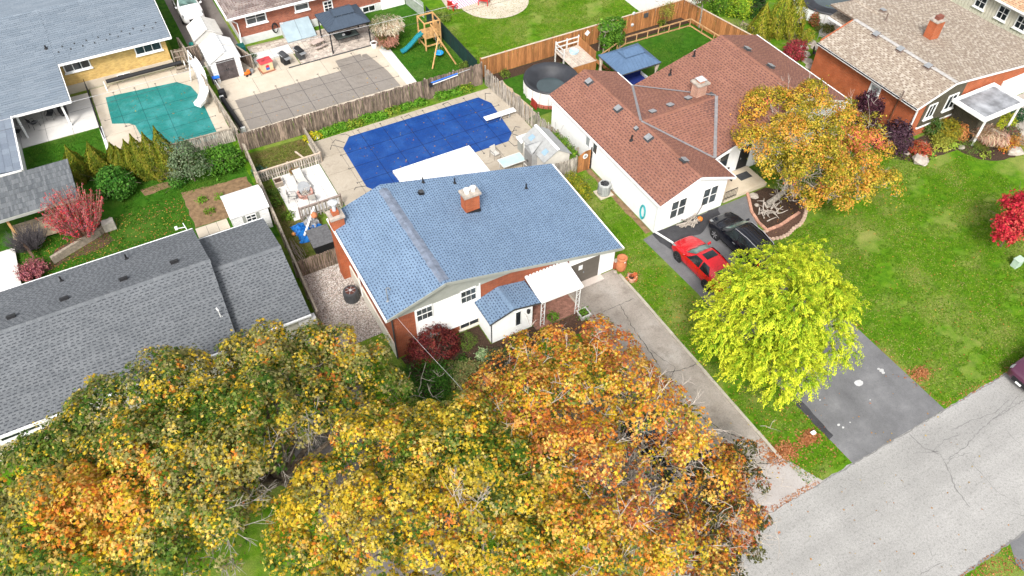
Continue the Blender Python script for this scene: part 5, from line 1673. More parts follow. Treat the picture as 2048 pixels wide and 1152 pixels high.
m_gaz_d = mat('gazebo_slate', (.06, .082, .115), .5, .1, 3, metal=.2)
m_gaz_b = mat('gazebo_blue', (.1, .165, .27), .5, .1, 3, metal=.2)
gazebo('gazebo', 'dark slate metal gazebo over the glass dining table on the pavers', 16.5, 20.5, 62.75, 66.2, 2.3, 3.3, m_gaz_d, m_black, .9)
gazebo('gazebo', 'blue metal gazebo with tied curtains behind the brown roofed white house', 35.6, 39.7, 45.0, 48.45, 2.25, 3.3, m_gaz_b, m_dkgrey, .75)
m_curt = mat('curtain_beige', (.55, .45, .36), .9, .25, 6)
for x, y in ((35.8, 45.25), (35.8, 48.2), (39.5, 45.25), (39.5, 48.2)):
    b = B()
    b.lathe((x, y, .1), [(.14, 0), (.17, .6), (.09, 1.1), (.22, 2.0)], 9)
    tag(b.obj('curtain', m_curt), 'beige gazebo curtain tied at the %s %s post of the blue gazebo' % ('front' if y < 47 else 'rear', 'left' if x < 37 else 'right'), 'curtain', 'gazebo curtains')
t = thing('garden_sofa', 'navy cushioned garden sofa under the blue gazebo', 'sofa', (37.8, 46.1, 0))
B().box(36.6, 39.0, 45.7, 46.6, .15, .42).obj('seat', mat('navy_cushion', (.012, .025, .16), .8, .2, 5), t, bevel=.04)
B().box(36.6, 39.0, 46.6, 46.85, .15, .85).obj('backrest', bpy.data.materials['navy_cushion'], t, bevel=.04)
for x in (36.45, 39.0):
    B().box(x, x + .15, 45.7, 46.85, 0, .6).obj('armrest', m_ltgrey, t)
t = thing('glass_table', 'black framed glass dining table under the dark slate gazebo', 'table', (18.5, 64.3, 0))
B().box(17.5, 19.6, 63.75, 64.9, .72, .74).obj('glass_top', mat('smoke_glass', (.11, .14, .13), .1, .1, 2, spec=.6), t)
b = B()
for (a0, a1) in (((17.48, 63.73), (19.62, 63.73)), ((17.48, 64.92), (19.62, 64.92)), ((17.48, 63.73), (17.48, 64.92)), ((19.62, 63.73), (19.62, 64.92))):
    b.beam((*a0, .73), (*a1, .73), .06)
b.obj('rim', m_black, t)
for x in (17.65, 19.45):
    for y, s in ((63.9, -1), (64.75, 1)):
        B().tube([(x, y, .72), (x, y - .1 * s, .4), (x, y + .12 * s, 0)], .025, 5).obj('leg', m_black, t)
B().beam((17.65, 64.3, .4), (19.45, 64.3, .4), .04).obj('stretcher', m_black, t)
tag(B().lathe((18.75, 64.35, .745), [(.32, 0), (.36, .1), (.2, .14), (.08, .2)], 12).obj('serving_bowl', m_black), 'black bowl standing on the glass dining table', 'bowl')
tag(B().cbox((18.3, 64.3, .8), (.22, .18, .12)).obj('white_tray', m_white), 'small white tray on the glass dining table', 'tray')

# ------------------------------------------------------------------ patio things by the brick bungalow
t = thing('cellar_hatch', 'pale blue grey sloping cellar hatch against the brick bungalow', 'hatch', (14.6, 67.4, 0))
for k in range(2):
    x0 = 13.6 + k * 1.4
    b = B()
    b.add([(x0, 66.45, .12), (x0 + 1.37, 66.45, .12), (x0 + 1.37, 68.2, 1.15), (x0, 68.2, 1.15), (x0, 66.45, .18), (x0 + 1.37, 66.45, .18), (x0 + 1.37, 68.2, 1.22), (x0, 68.2, 1.22)], [(0, 3, 2, 1), (4, 5, 6, 7), (0, 1, 5, 4), (1, 2, 6, 5), (2, 3, 7, 6), (3, 0, 4, 7)])
    b.obj('hatch_leaf', mat('hatch_blue', (.3, .38, .42), .6, .12, 1.5) if k == 0 else bpy.data.materials['hatch_blue'], t)
B().add([(13.62, 66.5, 0), (16.36, 66.5, 0), (16.36, 68.22, 0), (13.62, 68.22, 0), (13.62, 66.5, .1), (16.36, 66.5, .1), (16.36, 68.22, 1.1), (13.62, 68.22, 1.1)], [(0, 3, 2, 1), (4, 5, 6, 7), (0, 1, 5, 4), (1, 2, 6, 5), (2, 3, 7, 6), (3, 0, 4, 7)]).obj('hatch_base', m_ltgrey, t)
def barbecue(label, loc, rz, side):
    t = thing('barbecue', label, 'barbecue', loc, rz)
    B().box(-.35, .35, -.28, .28, .08, .75).obj('cabinet', m_dkgrey if side else m_black, t, local=True)
    b = B()
    for k in range(8):
        a0, a1 = pi * k / 8, pi * (k + 1) / 8
        b.add([(-.42, -.3 * cos(a0), .8 + .3 * sin(a0)), (.42, -.3 * cos(a0), .8 + .3 * sin(a0)), (.42, -.3 * cos(a1), .8 + .3 * sin(a1)), (-.42, -.3 * cos(a1), .8 + .3 * sin(a1))], [(0, 1, 2, 3)])
    b.add([(-.42, -.3 * cos(pi * k / 8), .8 + .3 * sin(pi * k / 8)) for k in range(9)], [tuple(range(9))])
    b.add([(.42, -.3 * cos(pi * k / 8), .8 + .3 * sin(pi * k / 8)) for k in range(9)], [tuple(range(9))[::-1]])
    b.obj('hood', m_dkgrey if not side else m_black, t, local=True)
    B().tube([(-.3, -.33, .95), (.3, -.33, .95)], .02, 5).obj('handle', m_ltgrey, t, local=True)
    for s in (-1, 1):
        B().box(min(.42 * s, .8 * s), max(.42 * s, .8 * s), -.26, .26, .76, .8).obj('side_shelf', m_grey, t, local=True)
    for s in (-1, 1):
        M = T(.3 * s, .25, .08) @ Matrix.Rotation(pi / 2, 4, 'Y')
        B().lathe((0, 0, -.02), [(.08, 0), (.08, .04)], 10, M).obj('wheel', m_black, t, local=True)
    return t
p = (12.39, 63.38)
barbecue('black and silver barbecue standing on the edge of the white pad', (p[0], p[1], .05), -1.35, 0)
p = (13.83, 63.53)
barbecue('black hooded barbecue on the pavers right of the silver one', (p[0], p[1], .06), -1.35, 1)
t = thing('picnic_table', 'small faded wooden picnic table on the pavers', 'picnic table', (*(15.86, 64.61), .06), .25)
for k in range(3):
    B().box(-.6, .6, -.3 + k * .21, -.1 + k * .21, .56, .6).obj('top_board', mat('faded_pink_wood', (.5, .4, .35), .9, .25, 5) if k == 0 else bpy.data.materials['faded_pink_wood'], t, local=True)
for s in (-1, 1):
    B().box(-.6, .6, .55 * s - .12, .55 * s + .12, .3, .34).obj('bench', bpy.data.materials['faded_pink_wood'], t, local=True)
    b = B().beam((.4 * s, -.6, 0), (.4 * s, -.1, .56), .06).beam((.4 * s, .6, 0), (.4 * s, .1, .56), .06).beam((.4 * s, -.6, .27), (.4 * s, .6, .27), .05)
    b.obj('leg', m_rail, t, local=True)
p = (10.62, 63.25)
t = thing('play_house', 'small toy play kitchen with red top and beige body on the concrete', 'toy', (p[0], p[1], .05), .1)
B().box(-.62, .62, -.55, .55, 0, .08).obj('base', mat('toy_brown', (.3, .13, .08), .6), t, local=True)
B().box(-.5, .5, -.42, .42, .08, .9).obj('body', mat('toy_beige', (.62, .46, .27), .5), t, local=True)
b = B()
b.add([(-.6, -.5, .86), (.6, -.5, .86), (.6, .5, .86), (-.6, .5, .86), (-.5, -.2, 1.1), (.5, -.2, 1.1), (.5, .2, 1.1), (-.5, .2, 1.1)], [(0, 3, 2, 1), (4, 5, 6, 7), (0, 1, 5, 4), (1, 2, 6, 5), (2, 3, 7, 6), (3, 0, 4, 7)])
b.cbox((-.25, -.2, 1.12), (.25, .2, .12)).cbox((.2, .1, 1.1), (.3, .12, .1))
b.obj('red_top', mat('toy_red', (.45, .05, .06), .5), t, local=True, bevel=.03)
B().xz([(-.16, .2), (.16, .2), (.16, .6), (0, .72), (-.16, .6)], -.44, -.42).obj('door', mat('toy_blue', (.03, .12, .45), .5), t, local=True)
B().xz([(-.14, .45), (.14, .45), (.14, .62), (0, .7), (-.14, .62)], -.455, -.44).obj('door_arch', m_red, t, local=True)
p = (8.88, 63.12)
t = thing('ride_on_toy', 'orange ride on toy beside the white shed door', 'toy', (p[0], p[1], .05), .3)
B().cbox((0, 0, .25), (.5, .28, .22)).cbox((.15, 0, .42), (.2, .24, .2)).obj('body', mat('toy_orange', (.75, .16, .02), .5), t, local=True, bevel=.05)
for x in (-.18, .18):
    for y in (-.16, .16):
        B().lathe((0, 0, -.03), [(.1, 0), (.1, .06)], 10, T(x, y, .1) @ Matrix.Rotation(pi / 2, 4, 'X')).obj('wheel', m_black, t, local=True)
tag(B().lathe((p[0] + .45, p[1] + .25, .05), [(.18, 0), (.22, .3), (.2, .32), (.18, .1)], 10).obj('bucket', m_grey), 'grey bucket next to the orange ride on toy', 'bucket')
p = (9.44, 66.44)
t = thing('wheelie_bin', 'dark green wheelie bin between the white shed and the bungalow downpipe', 'bin', (p[0], p[1], 0))
B().add([(-.26, -.3, .05), (.26, -.3, .05), (.26, .3, .05), (-.26, .3, .05), (-.32, -.36, 1.0), (.32, -.36, 1.0), (.32, .36, 1.0), (-.32, .36, 1.0)], [(0, 3, 2, 1), (4, 5, 6, 7), (0, 1, 5, 4), (1, 2, 6, 5), (2, 3, 7, 6), (3, 0, 4, 7)]).obj('body', mat('bin_green', (.005, .09, .08), .5, .1, 4), t, local=True)
B().box(-.34, .34, -.38, .4, 1.0, 1.08).obj('lid', bpy.data.materials['bin_green'], t, local=True, bevel=.03)
for x in (-.25, .25):
    B().lathe((0, 0, -.03), [(.1, 0), (.1, .06)], 10, T(x, .3, .1) @ Matrix.Rotation(pi / 2, 4, 'Y')).obj('wheel', m_black, t, local=True)
# pots by the ornamental grass
for (px_, r_, m_, lb) in (((20.37, 62.19), .32, m_white, 'white planter pot in front of the ornamental grass'), ((21.03, 61.65), .26, mat('pot_green_grey', (.38, .46, .42), .7), 'smaller green grey pot beside the white planter')):
    t = thing('plant_pot', lb, 'pot', (px_[0], px_[1], 0))
    B().lathe((0, 0, 0), [(r_ * .65, 0), (r_, .45), (r_ * 1.08, .46), (r_ * 1.08, .52), (r_ * .9, .52), (r_ * .85, .42)], 14).obj('pot', m_, t, local=True)
    B().lathe((0, 0, .42), [(r_ * .86, 0), (r_ * .3, .03)], 12).obj('soil', m_mulch, t, local=True)
# clutter between the fence and the white shed
t = thing('pool_pump', 'dark pool pump and filter beside the fence near the white shed', 'pump', (*(6.13, 60.94), 0))
B().cbox((0, 0, .35), (.55, .6, .7)).obj('housing', m_black, t, local=True, bevel=.04)
B().tube([(0, .2, .8), (-.1, 1.4, .9)], .04, 6).obj('pipe', m_ltgrey, t, local=True)
tag(B().cbox((*(6.09, 63.49), .25), (.4, .5, .5)).obj('tool_box', m_dkgrey, bevel=.04), 'grey tool box beside the fence by the shed', 'box')
t = thing('step_stool', 'bright blue step stool at the corner of the white shed', 'stool', (*(6.24, 63.24), 0))
B().cbox((0, 0, .62), (.6, .4, .1)).obj('seat', mat('stool_blue', (.01, .15, .75), .4), t, local=True, bevel=.03)
for x in (-.24, .24):
    for y in (-.15, .15):
        B().beam((x, y, 0), (x, y, .6), .05).obj('leg', m_ltgrey, t, local=True)
t = thing('cover_roller', 'long black solar cover roller along the fence beside the grey pool', 'cover roller', (*(6.11, 57.36), 0))
B().tube([(5.95, 60.2, .4), (6.25, 55.4, .4)], .2, 12).obj('roll', m_black, t)
B().cbox((5.93, 60.35, .3), (.35, .08, .6)).cbox((6.27, 55.25, .3), (.35, .08, .6)).obj('end_stand', m_white, t)
t = thing('cover_roller', 'long black cover roller in front of the yellow brick wall', 'cover roller', (0, 66.9, 0))
B().tube([(-2.1, 66.75, .75), (4.2, 66.75, .75)], .17, 12).obj('roll', m_black, t)
for x in (-2.3, 4.4):
    B().beam((x, 66.75, 0), (x, 66.75, .8), .09).beam((x, 66.4, .04), (x, 67.1, .04), .09).obj('end_stand', m_white, t)
b = B()
for k in range(3):
    b.box(3.5, 4.5, 66.2 + k * .35, 66.5 + k * .35, .05 + k * .25, .15 + k * .25)
tag(b.obj('stacked_timber', m_rail), 'stacked grey timbers by the gate of the yellow brick house', 'timber')

# ------------------------------------------------------------------ sheds
def gable_shed(t, x0, x1, y0, y1, h, rh, wall_m, roof_m, axis='y', ov=.12, course=True):
    if axis == 'y':
        cx = (x0 + x1) / 2
        B().xz([(x0, 0), (x1, 0), (x1, h), (cx, rh - .06), (x0, h)], y0, y1).obj('wall', wall_m, t)
        dz = (rh - h) / (cx - x0) * ov
        for k, q in enumerate(([(x0 - ov, y1 + ov, h - dz), (x0 - ov, y0 - ov, h - dz), (cx, y0 - ov, rh), (cx, y1 + ov, rh)], [(x1 + ov, y0 - ov, h - dz), (x1 + ov, y1 + ov, h - dz), (cx, y1 + ov, rh), (cx, y0 - ov, rh)])):
            B().plate(q, .06).obj('roof_panel', roof_m, t)
        return B().beam((cx, y0 - ov, rh + .02), (cx, y1 + ov, rh + .02), .22, .05).obj('ridge_cap', m_white if roof_m != m_ltgrey else m_ltgrey, t)
    cy = (y0 + y1) / 2
    B().add([(x0, y0, 0), (x0, y1, 0), (x0, y1, h), (x0, cy, rh - .06), (x0, y0, h), (x1, y0, 0), (x1, y1, 0), (x1, y1, h), (x1, cy, rh - .06), (x1, y0, h)],
            [(0, 4, 3, 2, 1), (5, 6, 7, 8, 9), (0, 5, 9, 4), (1, 2, 7, 6), (0, 1, 6, 5)]).obj('wall', wall_m, t)
    dz = (rh - h) / (cy - y0) * ov
    for q in ([(x0 - ov, y0 - ov, h - dz), (x1 + ov, y0 - ov, h - dz), (x1 + ov, cy, rh), (x0 - ov, cy, rh)], [(x1 + ov, y1 + ov, h - dz), (x0 - ov, y1 + ov, h - dz), (x0 - ov, cy, rh), (x1 + ov, cy, rh)]):
        B().plate(q, .06).obj('roof_panel', roof_m, t)
    return B().beam((x0 - ov, cy, rh + .02), (x1 + ov, cy, rh + .02), .22, .05).obj('ridge_cap', roof_m, t)

m_shed_w = mat('shed_white', (.74, .74, .73), .55, .08, 2)
m_shed_b = mat('shed_beige_white', (.64, .62, .58), .6, .1, 3)
t = thing('plastic_shed', 'white plastic shed with dark double doors beside the grey pool', 'shed', (7.4, 64.6, 0))
gable_shed(t, 6.15, 8.65, 63.4, 66.6, 1.95, 2.65, m_shed_w, m_shed_w)
for k in range(2):
    d_ = B().box(6.6 + k * .8, 7.38 + k * .8, 63.34, 63.4, .05, 1.9).obj('door', mat('shed_door_brown', (.085, .07, .07), .6, .45, 3) if k == 0 else bpy.data.materials['shed_door_brown'], t)
    B().cbox((7.32 + k * .16, 63.31, 1.0), (.04, .05, .2)).obj('handle', m_black, d_)
for k in range(7):
    B().box(7.18, 7.62, 63.4 + k * .46, 63.72 + k * .46, 2.66, 2.73).obj('roof_rib', m_shed_w, t)
for s, x in ((-1, 6.02), (1, 7.4)):
    B().beam((6.03 if s < 0 else 8.77, 64.9, 1.98), (7.3 if s < 0 else 7.5, 64.9, 2.65), .05, .04).obj('panel_seam', m_shed_b, t)
t = thing('ridged_shed', 'beige ribbed shed with white ridge behind the white plastic shed', 'shed', (7.2, 69.2, 0))
rc = gable_shed(t, 5.95, 8.3, 67.9, 70.5, 1.85, 2.55, m_shed_b, m_shed_b)
for k in range(8):
    for s in (-1, 1):
        x0 = 7.125
        B().beam((x0 + s * 1.28, 68.0 + k * .33, 1.83), (x0 + s * .12, 68.0 + k * .33, 2.53), .04, .03).obj('roof_rib', m_shed_b, t)
tag(B().ico((5.74, 70.22, 0.25), .25, .2).obj('teal_bag', mat('bag_teal', (.02, .3, .27), .6)), 'teal bag lying beside the beige ribbed shed', 'bag')
t = thing('garden_shed', 'white garden shed with dark paned window beside the vegetable bed', 'shed', (3.7, 44.8, 0))
gable_shed(t, 2.5, 5.0, 43.6, 46.0, 2.05, 2.5, m_shed_w, m_shed_w, axis='x')
rr = B()
for k in range(6):
    y = 43.55 + k * .2
    rr.beam((2.4, y, 2.06 + k * .075), (5.1, y, 2.06 + k * .075), .012, .02)
rr.obj('roof_laps', m_shed_b, t)
w_ = window(t, (3.75, 43.59, 1.45), (0, -1), .6, .5, m_white, m_glass, 2, 2, .05, sill=False)
for s in (-1, 1):
    B().box(3.75 + s * .48 - .1, 3.75 + s * .48 + .1, 43.54, 43.6, 1.15, 1.75).obj('shutter', m_taupe, t)
for k in range(8):
    B().box(2.5, 5.0, 43.575, 43.6, .1 + k * .24, .31 + k * .24).obj('lap_board', m_shed_w, t)
# the grey resin shed by the pool
t = thing('resin_shed', 'grey resin shed with skylights and double doors near the diving board', 'shed', (25.6, 40.4, 0))
gable_shed(t, 24.55, 26.75, 38.75, 41.95, 1.9, 2.6, mat('resin_cream', (.58, .55, .49), .6, .08, 3), mat('resin_grey', (.33, .335, .33), .6, .15, 4))
for y in (39.35, 41.35):
    b = B()
    b.add([(24.75, y - .22, 2.03), (24.75, y + .22, 2.03), (25.15, y + .22, 2.27), (25.15, y - .22, 2.27), (24.72, y - .22, 2.07), (24.72, y + .22, 2.07), (25.12, y + .22, 2.31), (25.12, y - .22, 2.31)], [(0, 1, 2, 3), (7, 6, 5, 4), (0, 4, 5, 1), (1, 5, 6, 2), (2, 6, 7, 3), (3, 7, 4, 0)])
    b.obj('skylight', mat('skylight_blue', (.25, .36, .45), .2, .1, 3, spec=.5) if y < 40 else bpy.data.materials['skylight_blue'], t)
b = B()
b.plate([(24.05, 40.95, 2.0), (24.05, 40.35, 2.4), (25.3, 40.35, 2.45)], .03).plate([(24.05, 39.75, 2.0), (25.3, 40.35, 2.45), (24.05, 40.35, 2.4)], .03)
b.add([(24.1, 39.8, 0), (24.1, 40.9, 0), (24.1, 40.9, 1.98), (24.1, 40.35, 2.36), (24.1, 39.8, 1.98), (24.6, 39.8, 0), (24.6, 40.9, 0), (24.6, 40.9, 1.98), (24.6, 40.35, 2.36), (24.6, 39.8, 1.98)], [(0, 4, 3, 2, 1), (0, 5, 9, 4), (1, 2, 7, 6)])
b.obj('dormer', bpy.data.materials['resin_grey'], t)
for k in range(2):
    d_ = B().box(24.04, 24.1, 39.84 + k * .52, 40.34 + k * .52, .05, 1.85).obj('door', mat('resin_door', (.22, .21, .2), .6, .15, 4) if k == 0 else bpy.data.materials['resin_door'], t)
    B().cbox((24.02, 40.28 + k * .14, 1.0), (.05, .03, .16)).obj('handle', m_black, d_)
window(t, (24.53, 41.5, 1.45), (-1, 0), .25, .7, m_white, m_glass, 1, 3, .04, deep=.04, sill=False)
t = thing('storage_cabinet', 'small white topped cabinet standing behind the grey resin shed', 'cabinet', (25.0, 42.7, 0))
B().box(24.65, 25.5, 42.35, 43.0, 0, 1.05).obj('body', m_taupe, t)
B().box(24.55, 25.6, 42.25, 43.1, 1.05, 1.25).obj('lid', m_white, t, bevel=.05)
# curved white pool slide
t = thing('pool_slide', 'curved white pool slide at the right end of the teal pool', 'pool slide', (4.6, 62.5, 0))
path = [(4.85, 64.3, 2.1), (5.0, 63.6, 1.95), (5.1, 62.6, 1.6), (5.0, 61.6, 1.2), (4.75, 60.8, .85), (4.3, 60.2, .6), (3.85, 59.9, .5)]
b = B()
sec = [(-.38, .28), (-.34, .03), (0, 0), (.34, .03), (.38, .28)]
for i, p in enumerate(path):
    q0, q1 = Vector(path[max(i - 1, 0)]), Vector(path[min(i + 1, len(path) - 1)])
    d = (q1 - q0)
    x = Vector((d.y, -d.x, 0)).normalized()
    for sgn in (0, -.03):
        for (a, z) in sec:
            b.v.append((p[0] + x.x * a, p[1] + x.y * a, p[2] + z + sgn))
for i in range(len(path) - 1):
    for k in range(4):
        o = i * 10 + k
        b.f += [(o, o + 1, o + 11, o + 10), (o + 5, o + 15, o + 16, o + 6)]
    b.f += [(i * 10, i * 10 + 10, i * 10 + 15, i * 10 + 5), (i * 10 + 4, i * 10 + 9, i * 10 + 19, i * 10 + 14)]
b.obj('chute', m_white, t, smooth=False)
for s in (-.28, .28):
    B().tube([(4.35 + s * .2, 64.8 + s, 0), (4.6 + s * .2, 64.5 + s, 1.5), (4.8 + s * .2, 64.3 + s, 2.9), (5.0, 63.7 + s, 2.6)], .03, 6).obj('handrail', m_white, t)
for k in range(7):
    B().beam((4.38 + k * .06, 64.5, .25 + k * .28), (4.38 + k * .06, 65.05, .25 + k * .28), .05).obj('step', m_white, t)
for p in ((5.05, 62.6, 1.6), (4.8, 60.9, .85)):
    B().beam((p[0], p[1], 0), p, .08).obj('support', m_ltgrey, t)

# ------------------------------------------------------------------ above ground pools and deck
def round_pool(label, cx, cy, r, h, sag, label2=None):
    t = thing('above_ground_pool', label, 'pool', (cx, cy, 0))
    n = 20
    wl = B().lathe((cx, cy, 0), [(r, 0), (r, h - .03)], 40)
    wl.f = wl.f[:-2]
    wl.obj('wall', m_white, t)
    b = B()
    rings = [(r + .08, h - .12), (r + .06, h + .02), (r - .05, h + .03), (r * .85, h * .82), (r * .68, h * .55), (r * .56, sag + .05), (r * .5, sag), (0.01, sag)]
    for i, (rr_, z) in enumerate(rings):
        for k in range(40):
            a = 2 * pi * k / 40
            w = .025 * sin(k * 2.3 + i) * (1 if 2 < i < 6 else .3)
            b.v.append((cx + (rr_ + w) * cos(a), cy + (rr_ + w) * sin(a), z + w * .8))
    for i in range(len(rings) - 1):
        for k in range(40):
            o, o2 = i * 40 + k, i * 40 + (k + 1) % 40
            b.f.append((o, o2, o2 + 40, o + 40))
    b.obj('winter_cover', mat('cover_black', (.03, .032, .038), .5, .3, 1.2, spec=.4) if 'cover_black' not in bpy.data.materials else bpy.data.materials['cover_black'], t, smooth=True)
    B().lathe((cx, cy, sag + .03), [(r * .53, 0), (.02, .002)], 40).obj('rain_water', mat('rain_water', (.05, .07, .075), .08, .2, 1, spec=.6) if 'rain_water' not in bpy.data.materials else bpy.data.materials['rain_water'], t)
    for k in range(n):
        a = 2 * pi * k / n
        B().cbox((0, 0, (h - .1) / 2), (.06, .1, h - .1), T(cx + (r + .04) * cos(a), cy + (r + .04) * sin(a), 0) @ Rz(a)).obj('upright', m_offw, t)
    return t
round_pool('round above ground pool with sagging black winter cover behind the picket fence', 31.1, 48.7, 2.3, 1.3, .45)
round_pool('second above ground pool with black cover at the top edge above the tan roof', 62.3, 47.6, 3.4, 1.3, 1.0)
b = B()
for k in range(10):
    a = -2.4 + k * .16
    b.cbox((0, 0, .1), (.25, .36, .2), T(31.1 + 2.62 * cos(a), 48.7 + 2.62 * sin(a), 0) @ Rz(a))
    
tt = thing('brick_border', 'curved red block border at the foot of the round pool', 'border', (31.1, 46.1, 0))
put = piece('block', B().cbox((0, 0, .1), (.25, .36, .2)), mat('border_red', (.34, .1, .07), .9, .2, 4, rnd=.15))
for k in range(13):
    a = -2.7 + k * .15
    put(tt, (31.1 + 2.65 * cos(a), 48.7 + 2.65 * sin(a), 0), (0, 0, a))
tag(B().cbox((28.6, 47.25, .35), (.1, .8, .7)).obj('leaning_panel', mat('red_board', (.3, .03, .02), .7)), 'dark red panel leaning at the foot of the round pool', 'panel')
t = thing('pool_deck_platform', 'small raised wooden pool deck with white rails beside the round pool', 'deck', (34.8, 50.6, 0))
for k in range(11):
    B().box(33.6 + k * .23, 33.81 + k * .23, 49.3, 52.2, 1.1, 1.14).obj('deck_board', mat('deck_pale', (.5, .42, .35), .85, .25, 4, rnd=.1) if k == 0 else bpy.data.materials['deck_pale'], t)
B().box(33.6, 36.1, 49.3, 49.36, .2, 1.1).box(36.05, 36.1, 49.36, 52.2, .2, 1.1).obj('skirt', m_cedar, t)
for (a0, a1) in (((33.65, 52.2), (36.0, 52.2)), ((33.65, 50.8), (33.65, 52.2))):
    for z in (1.5, 1.95):
        B().beam((*a0, z), (*a1, z), .06, .1).obj('rail', m_offw, t)
for q in ((33.65, 50.8), (33.65, 52.2), (34.8, 52.2), (36.0, 52.2)):
    B().cbox((*q, 1.05), (.1, .1, 2.1)).obj('post', m_offw, t)
for k in range(8):
    B().box(36.0, 36.05, 49.4 + k * .35, 49.7 + k * .35, 1.15, 1.95).obj('screen_board', m_cedar, t)
tag(B().lathe((35.0, 51.3, 1.14), [(.4, 0), (.45, .2), (.42, .22), (.36, .06)], 14).obj('wash_tub', mat('tub_blue', (.42, .58, .68), .5)), 'pale blue tub standing on the raised pool deck', 'tub')
t = thing('deck_stair', 'cedar steps with handrail beside the blue gazebo', 'steps', (36.5, 48.9, 0))
for k in range(4):
    B().box(36.15 + k * .28, 36.45 + k * .28, 48.9, 49.9, .85 - k * .26, .9 - k * .26).obj('step', m_cedar, t)
B().beam((36.1, 48.85, 1.9), (37.3, 48.85, .95), .06, .09).beam((36.15, 48.85, 0), (36.15, 48.85, 1.9), .08).beam((37.3, 48.85, 0), (37.3, 48.85, .95), .08).obj('handrail', m_cedar, t)
# cedar framed garden bed with wire fence
t = thing('garden_enclosure', 'low cedar framed garden enclosure with wire mesh in front of the cedar fence', 'garden fence', (44, 51.6, 0))
pts = [(37.2, 50.3), (40.9, 51.7), (48.2, 51.5), (48.7, 46.8)]
for i in range(3):
    p0, p1 = pts[i], pts[i + 1]
    for z in (.1, .8):
        B().beam((*p0, z), (*p1, z), .07, .1).obj('rail', m_cedar_lt, t)
    n = max(2, int(hypot(p1[0] - p0[0], p1[1] - p0[1]) / 1.2))
    for k in range(n + (i == 2)):
        f = k / n
        B().beam((p0[0] + (p1[0] - p0[0]) * f, p0[1] + (p1[1] - p0[1]) * f, 0), (p0[0] + (p1[0] - p0[0]) * f, p0[1] + (p1[1] - p0[1]) * f, .85), .07).obj('post', m_cedar_lt, t)
tag(B().beam((40.9, 51.7, .8), (39.9, 52.6, 1.2), .07).obj('cedar_brace', m_cedar_lt), 'cedar brace leaning at the corner of the garden enclosure', 'brace')
for (x, z, lb, m_, s) in ((37.6, 1.35, 'white diamond plaque on the cedar fence above the raised deck', m_white, .42), ):
    M = T(x, 53.18, z) @ Matrix.Rotation(pi / 4, 4, 'Y')
    tag(B().cbox((0, 0, 0), (s, .03, s), M).obj('diamond_plaque', m_white), lb, 'plaque')
for (px_, lb) in (((1268, 27), 'small round bird house on the cedar fence left of the thin yellow tree'), ((1265, 50), 'lower round ornament on the cedar fence beside the ivy')):
    q = (42.63, 53.15, 1.98) if px_[1] == 27 else (42.64, 53.15, 0.82)
    M = T(q[0], 53.2, q[2]) @ Matrix.Rotation(pi / 2, 4, 'X')
    tag(B().lathe((0, 0, 0), [(.16, 0), (.16, .06), (.05, .1)], 10, M).obj('fence_ornament', m_ltgrey), lb, 'ornament')
q = (44.07, 53.15, 1.45)
tag(B().cbox((q[0], 53.12, q[2]), (.45, .1, .4)).obj('bird_feeder', m_dkgrey), 'dark bird feeder box with pale rim on the cedar fence', 'bird feeder')
# white edged dark pod roof behind the brown roof
t = thing('play_shelter', 'dark grey barrel roofed shelter with white end panel behind the brown roof', 'shelter', (45.5, 44.8, 0))
q0, q1 = (45.17, 46.20, 1.8), (48.22, 45.79, 1.8)
b = B()
for k in range(7):
    a = pi * k / 6
    b.v += [(44.3, 45.6 - .9 * cos(a), .6 + 1.1 * sin(a)), (46.6, 45.9 - .9 * cos(a), .6 + 1.1 * sin(a))]
for k in range(6):
    b.f.append((2 * k, 2 * k + 1, 2 * k + 3, 2 * k + 2))
b.obj('shell', m_dkgrey, t)
b = B()
b.v += [(44.28, 45.6 - .95 * cos(pi * k / 6), .55 + 1.2 * sin(pi * k / 6)) for k in range(7)]
b.f.append(tuple(range(7)))
en = b.obj('end_panel', m_white, t)
B().box(44.22, 44.27, 45.2, 45.9, .5, 1.3).obj('window_opening', m_black, en)

# ------------------------------------------------------------------ swing set
t = thing('swing_set', 'wooden play tower with blue green slide and swing beam on the lawn', 'swing set', (25, 60.6, 0))
TX0, TX1, TY0, TY1 = 24.3, 25.8, 59.4, 60.9
for x in (TX0, TX1):
    for y in (TY0, TY1):
        B().beam((x, y, 0), (x, y, 2.75), .11).obj('tower_post', m_pine, t)
for z in (.45, 1.25, 2.7):
    for (a0, a1) in (((TX0, TY0), (TX1, TY0)), ((TX1, TY0), (TX1, TY1)), ((TX1, TY1), (TX0, TY1)), ((TX0, TY1), (TX0, TY0))):
        B().beam((*a0, z), (*a1, z), .07, .12).obj('tower_rail', m_pine, t)
for k in range(9):
    B().box(TX0, TX1, TY0 + .02 + k * .165, TY0 + .16 + k * .165, 1.31, 1.35).obj('platform_board', m_pine, t)
for k in range(7):
    B().box(TX0 + .1 + k * .2, TX0 + .22 + k * .2, TY0 - .06, TY0 - .03, 1.3, 1.95).obj('baluster', m_pine, t)
for k in range(5):
    B().box(TX1 + .03, TX1 + .06, TY0 + .1 + k * .28, TY0 + .24 + k * .28, 1.3, 2.1).obj('baluster', m_pine, t)
B().beam((24.9, TY0, 2.5), (24.65, 57.2, 2.3), .1, .14).obj('swing_beam', m_pine, t)
for q in ((23.55, 56.5), (25.74, 56.2)):
    B().beam((24.65, 57.25, 2.35), (*q, 0), .1).obj('swing_leg', m_pine, t)
b = B()
for y in (57.7, 58.2):
    b.tube([(24.73, y, 2.3), (24.9, y - .1, .5)], .012, 4)
b.obj('swing_chains', m_ltgrey, t)
B().lathe((24.9, 57.9, .42), [(.38, 0), (.42, .07), (.38, .12), (.22, .12), (.2, .04)], 14).obj('tyre_swing', mat('swing_blue', (.02, .28, .6), .5), t)
b = B()
